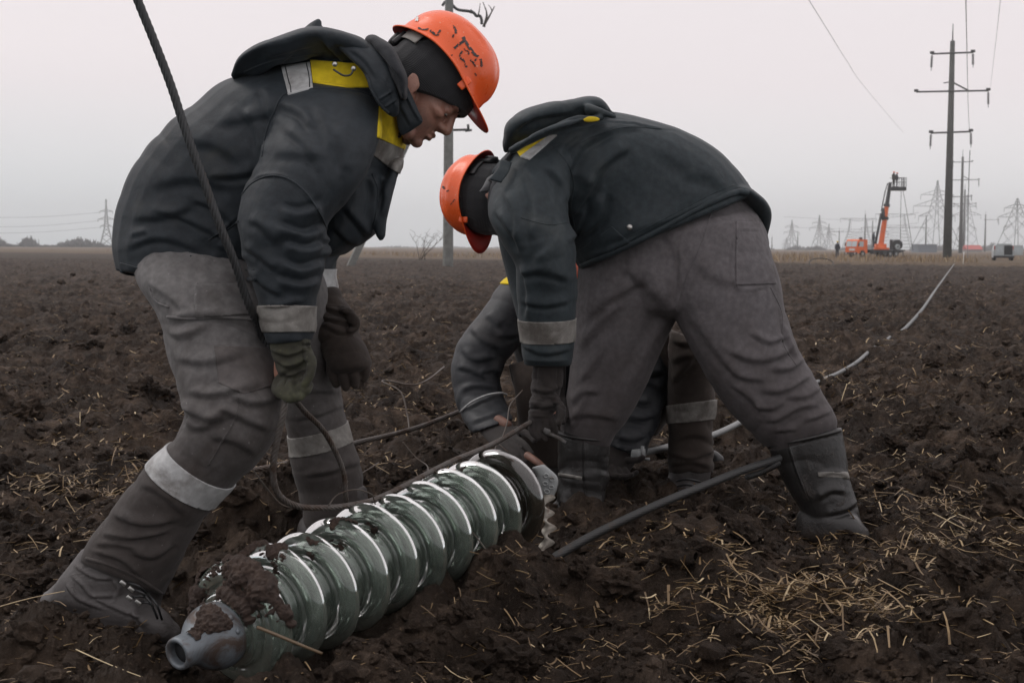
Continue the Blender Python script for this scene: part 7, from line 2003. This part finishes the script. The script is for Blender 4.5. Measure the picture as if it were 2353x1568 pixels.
def far_person(name_label, feet, h, mat_top, mat_leg, hat, face=0.0, lean=0.0, arms='down'):
    o = thing('person', feet, name_label, 'worker', 'small workers in the distance')
    s = h / 1.75
    R = np.array(Matrix.Translation(Vector(feet)) @ Matrix.Rotation(face, 4, 'Z') @ Matrix.Rotation(lean, 4, 'X') @ Matrix.Scale(s, 4))
    cc = lambda pts, r: xf(capsule_chain(pts, r, sub=3, n=10), R)
    parts = [cc([(0, 0, 0.95), (0, 0, 1.2), (0, 0, 1.42)], [.15, .17, .15]), cc([(0, 0, 1.4), (0, -0.02, 1.6)], [.06, .055]), xf(ellipsoid((0, -0.03, 1.64), np.diag([.075, .095, .115]), 12, 8), R)]
    ends = {'down': ((-.30, -.12, .98), (.30, -.12, .98)), 'front': ((-.16, -.45, 1.12), (.16, -.45, 1.12))}[arms]
    for sx, e_ in ((-1, ends[0]), (1, ends[1])):
        parts.append(cc([(sx * .19, 0, 1.40), (sx * .26, -.06, 1.16), e_], [.075, .06, .045]))
        parts.append(cc([(sx * .09, 0, .95), (sx * .11, -.03, .5), (sx * .12, 0, .09)], [.105, .08, .06])); parts.append(cc([(sx * .12, .04, .05), (sx * .13, -.16, .04)], [.05, .045]))
    put('body', fuse(parts, 0.03 * s, 1), mat_leg, o)
    jk = [xf(loft([(np.array([0, 0, .86]), np.array([.21, 0, 0]), np.array([0, .16, 0])), (np.array([0, 0, 1.15]), np.array([.23, 0, 0]), np.array([0, .17, 0])), (np.array([0, 0, 1.44]), np.array([.20, 0, 0]), np.array([0, .13, 0]))], n=14), R)]
    for sx, e_ in ((-1, ends[0]), (1, ends[1])): jk.append(cc([(sx * .19, 0, 1.40), (sx * .26, -.06, 1.16), tuple(np.array(e_) * .95 + np.array([0, 0, .05]))], [.09, .075, .065]))
    put('jacket', fuse(jk, 0.03 * s, 1), mat_top, o)
    put('helmet', xf(join(lathe([(0, .135), (.05, .125), (.10, .085), (.125, .001)], 14, (0, -.03, 1.69), (0, 0, 1)), box(-.08, .08, -.24, -.10, 1.685, 1.70)), R), hat, o)
    return o
zb_ = zb + 0.01
far_person('worker in olive clothes standing left in the raised work basket', (W(2052, 432, bd)[0], bk0[1], zb_), 1.72, m_olive, m_olive, m_orange_dot, 0.6, arms='front')
far_person('worker in dark clothes and orange helmet standing right in the raised work basket', (W(2060, 432, bd)[0], bk0[1] + 0.15, zb_), 1.62, m_navy, m_navy, m_orange_dot, 1.2, arms='front')
op = W(2006, 575, 162); far_person('dark figure at the controls behind the orange truck cab', (op[0], op[1], 1.18), 1.65, m_navy, m_navy, m_black_plastic, 1.5, arms='front')
wk = ground_pt(1923, 158); far_person('small worker in a yellow helmet standing in dry weeds left of the orange truck', (wk[0], wk[1], 0.0), 1.75, m_navy, m_navy, m_yellow_hat, 0.3)

# --- van with its rear door open
vn = thing('parked_van', ground_pt(2306, 124), 'pale grey van seen from behind with its right rear door swung open', 'van')
v0 = W(2284, 575, 124); v1 = W(2328, 575, 124)
vx0, vx1, vy = v0[0], v1[0], v0[1]
vh = W(2306, 560, 124)[2]
wv_ = vx1 - vx0; mx = (vx0 + vx1) / 2
prof = [(vx0 + .02, 0.24), (vx0, 0.8), (vx0 + .10, vh - .22), (vx0 + .26, vh), (vx1 - .26, vh), (vx1 - .10, vh - .22), (vx1, .8), (vx1 - .02, .24)]
VM = np.array(Matrix.Translation(Vector((mx, vy, 0))) @ Matrix.Rotation(math.radians(-16), 4, 'Z') @ Matrix.Translation(Vector((-mx, -vy, 0))))
def vput(name, geo, mat, parent, smooth=True): return put(name, xf(geo, VM), mat, parent, smooth)
def extr_y(prof, y0, y1):
    n = len(prof)
    V = [(x, y0, z) for x, z in prof] + [(x, y1, z) for x, z in prof]
    return np.array(V, float), [tuple(range(n)), tuple(range(2 * n - 1, n - 1, -1))] + [(i, n + i, n + (i + 1) % n, (i + 1) % n) for i in range(n)]
vput('body', extr_y(prof, vy, vy + 4.2), m_van, vn, smooth=False)
vput('rear_shade_panel', box(mx + .02, vx1 - .13, vy - .012, vy + .002, .48, vh - .14), m_hollow_shade, vn, smooth=False)  # flat panel on the solid body; its dark colour paints the shaded interior
vput('rear_door', join(box(vx0 + .12, mx - .0, vy - .05, vy - .006, .46, vh - .12, .02)), m_van, vn, smooth=False)
vput('rear_window', box(vx0 + .2, mx - .1, vy - .058, vy - .052, vh - .75, vh - .28), m_window, vn, smooth=False)
od = vput('rear_door', xf(box(0, wv_ * .47, -.05, 0, .46, vh - .12, .02), np.array(Matrix.Translation(Vector((vx1 - .02, vy - .02, 0))) @ Matrix.Rotation(math.radians(-18), 4, 'Z'))), m_van, vn, smooth=False)
od['label'] = 'rear door swung open to the right'
vput('door_window', xf(box(.1, wv_ * .38, -.062, -.056, vh - .75, vh - .28), np.array(Matrix.Translation(Vector((vx1 - .02, vy - .02, 0))) @ Matrix.Rotation(math.radians(-18), 4, 'Z'))), m_window, od, smooth=False)
vput('bumper', box(vx0 - .03, vx1 + .03, vy - .16, vy, .24, .42, .03), m_truck_dark, vn, smooth=False)
for x_ in (vx0 + .05, vx1 - .05): vput('tail_light', box(x_ - .05, x_ + .05, vy - .03, vy, .95, 1.3), m_red_roof, vn, smooth=False)
for x_ in (vx0 + .12, vx1 - .12):
    for yy in (.75, 3.5): vput('wheel', lathe([(-.1, .06), (-.1, .28), (-.06, .32), (.06, .32), (.1, .28), (.1, .06)], 16, (x_, vy + yy, .32), (1, 0, 0), closed=True), m_tyre, vn)

# --- sheds, hoop, stake, tree lines
bsh = thing('shed', ground_pt(2131, 420), 'blue-grey flat-roofed shed behind the crane truck', 'shed')
p0, p1 = W(2110, 575, 420), W(2152, 575, 420); hz = W(2131, 561, 420)[2]
put('wall', box(p0[0], p1[0], p0[1], p0[1] + 8, -.2, hz - .15), m_blue_metal, bsh, smooth=False)
put('roof', box(p0[0] - .2, p1[0] + .2, p0[1] - .2, p0[1] + 8.2, hz - .147, hz), m_blue_metal, bsh, smooth=False)
rsh = thing('barn', ground_pt(2240, 520), 'low barn with a bright red roof between the poles and the van', 'barn')
p0, p1 = W(2220, 575, 520), W(2258, 575, 520); hz = W(2240, 563, 520)[2]; hm_ = W(2240, 573, 520)[2]
put('wall', box(p0[0] + .2, p1[0] - .2, p0[1] + .3, p0[1] + 6, -.2, hm_), m_far_wall, rsh, smooth=False)
put('roof', (np.array([(p0[0], p0[1], hm_), (p1[0], p0[1], hm_), (p1[0], p0[1] + 3.2, hz), (p0[0], p0[1] + 3.2, hz), (p0[0], p0[1] + 6.4, hm_), (p1[0], p0[1] + 6.4, hm_)]), [(0, 1, 2, 3), (3, 2, 5, 4), (0, 3, 4), (1, 5, 2), (0, 4, 5, 1)]), m_red_roof, rsh, smooth=False)
a = np.linspace(0, 2 * math.pi, 40)
hp = ground_pt(1887, 80); Pp = np.stack([hp[0] + 0.68 * np.cos(a), hp[1] + .25 * np.sin(a), 0.12 + 0.28 * np.sin(a)], 1)
Pp[:, 2] += np.linspace(0, .05, 40)
tag(put('cable_hoop', tube(Pp, 0.03, 6), m_insul_dk, loc=hp), 'black hoop of cable lying in the field in front of the orange truck', 'cable hoop')
sp_ = ground_pt(2213, 84); tag(put('marker_stake', tube([(sp_[0], sp_[1], -.1), (sp_[0] + .03, sp_[1], 0.82)], 0.022, 6), m_white_paint, loc=sp_), 'thin white marker stake standing in the field below the tall poles', 'stake')

def wood(name, x0, x1, d, hfun, seed, label=None):
    """irregular leafless trees seen from far away: many thin stems and twig clumps, one mass"""
    r = np.random.default_rng(seed)
    xs_ = np.arange(x0, x1, 1.3); gs = []
    for x in xs_:
        h = hfun(x) * r.uniform(0.55, 1.1)
        if h <= 0.4: continue
        b = ground_pt(x + r.uniform(-1, 1), d + r.uniform(-15, 15)); rr_ = h * 0.30
        V0, F0 = _small[r.integers(0, 5)]
        gs.append((V0 * np.array([rr_, rr_, h * 0.52]) + b + np.array([0, 0, h * 0.46]), F0))
        for k in range(3):
            q_ = b + np.array([r.normal(0, rr_ * .5), 0, 0]); gs.append(tube([q_, q_ + np.array([r.normal(0, .4), 0, h * r.uniform(.8, 1.2)])], 0.12, 3))
    return tag(put(name, join(*gs), m_far_wood, smooth=False), kind='stuff')
wood('far_wood', -60, 300, 620, lambda x: 3.2 * max(0, 1 - abs(x + 5) / 32) + 3.6 * max(0, 1 - abs(x - 66) / 22) ** .5 + 3.0 * max(0, 1 - abs(x - 185) / 55) ** .5 + 0.9, 5)
wood('far_wood', 1740, 2420, 900, lambda x: 1.7 + 1.3 * math.sin(x * .045) + 0.9 * math.sin(x * .11 + 2) + (1.3 if x > 2130 else 0), 6)
wood('far_wood', 740, 1200, 1200, lambda x: 0.9 + .6 * math.sin(x * .05), 7)

# --- damp air over the whole plain
hz_m = bpy.data.materials.new('haze'); hz_m.use_nodes = True
ht = hz_m.node_tree; ht.nodes.clear()
ho = ht.nodes.new('ShaderNodeOutputMaterial'); hv = ht.nodes.new('ShaderNodeVolumePrincipled')
hv.inputs['Color'].default_value = (0.94, 0.98, 1.0, 1)
hv.inputs['Density'].default_value = 0.0006
hv.inputs['Anisotropy'].default_value = 0.72
ht.links.new(hv.outputs[0], ho.inputs['Volume'])
hb = put('haze', box(-4600, 4600, -120, 2700, -2.0, 62.0), hz_m, smooth=False)
tag(hb, kind='stuff')
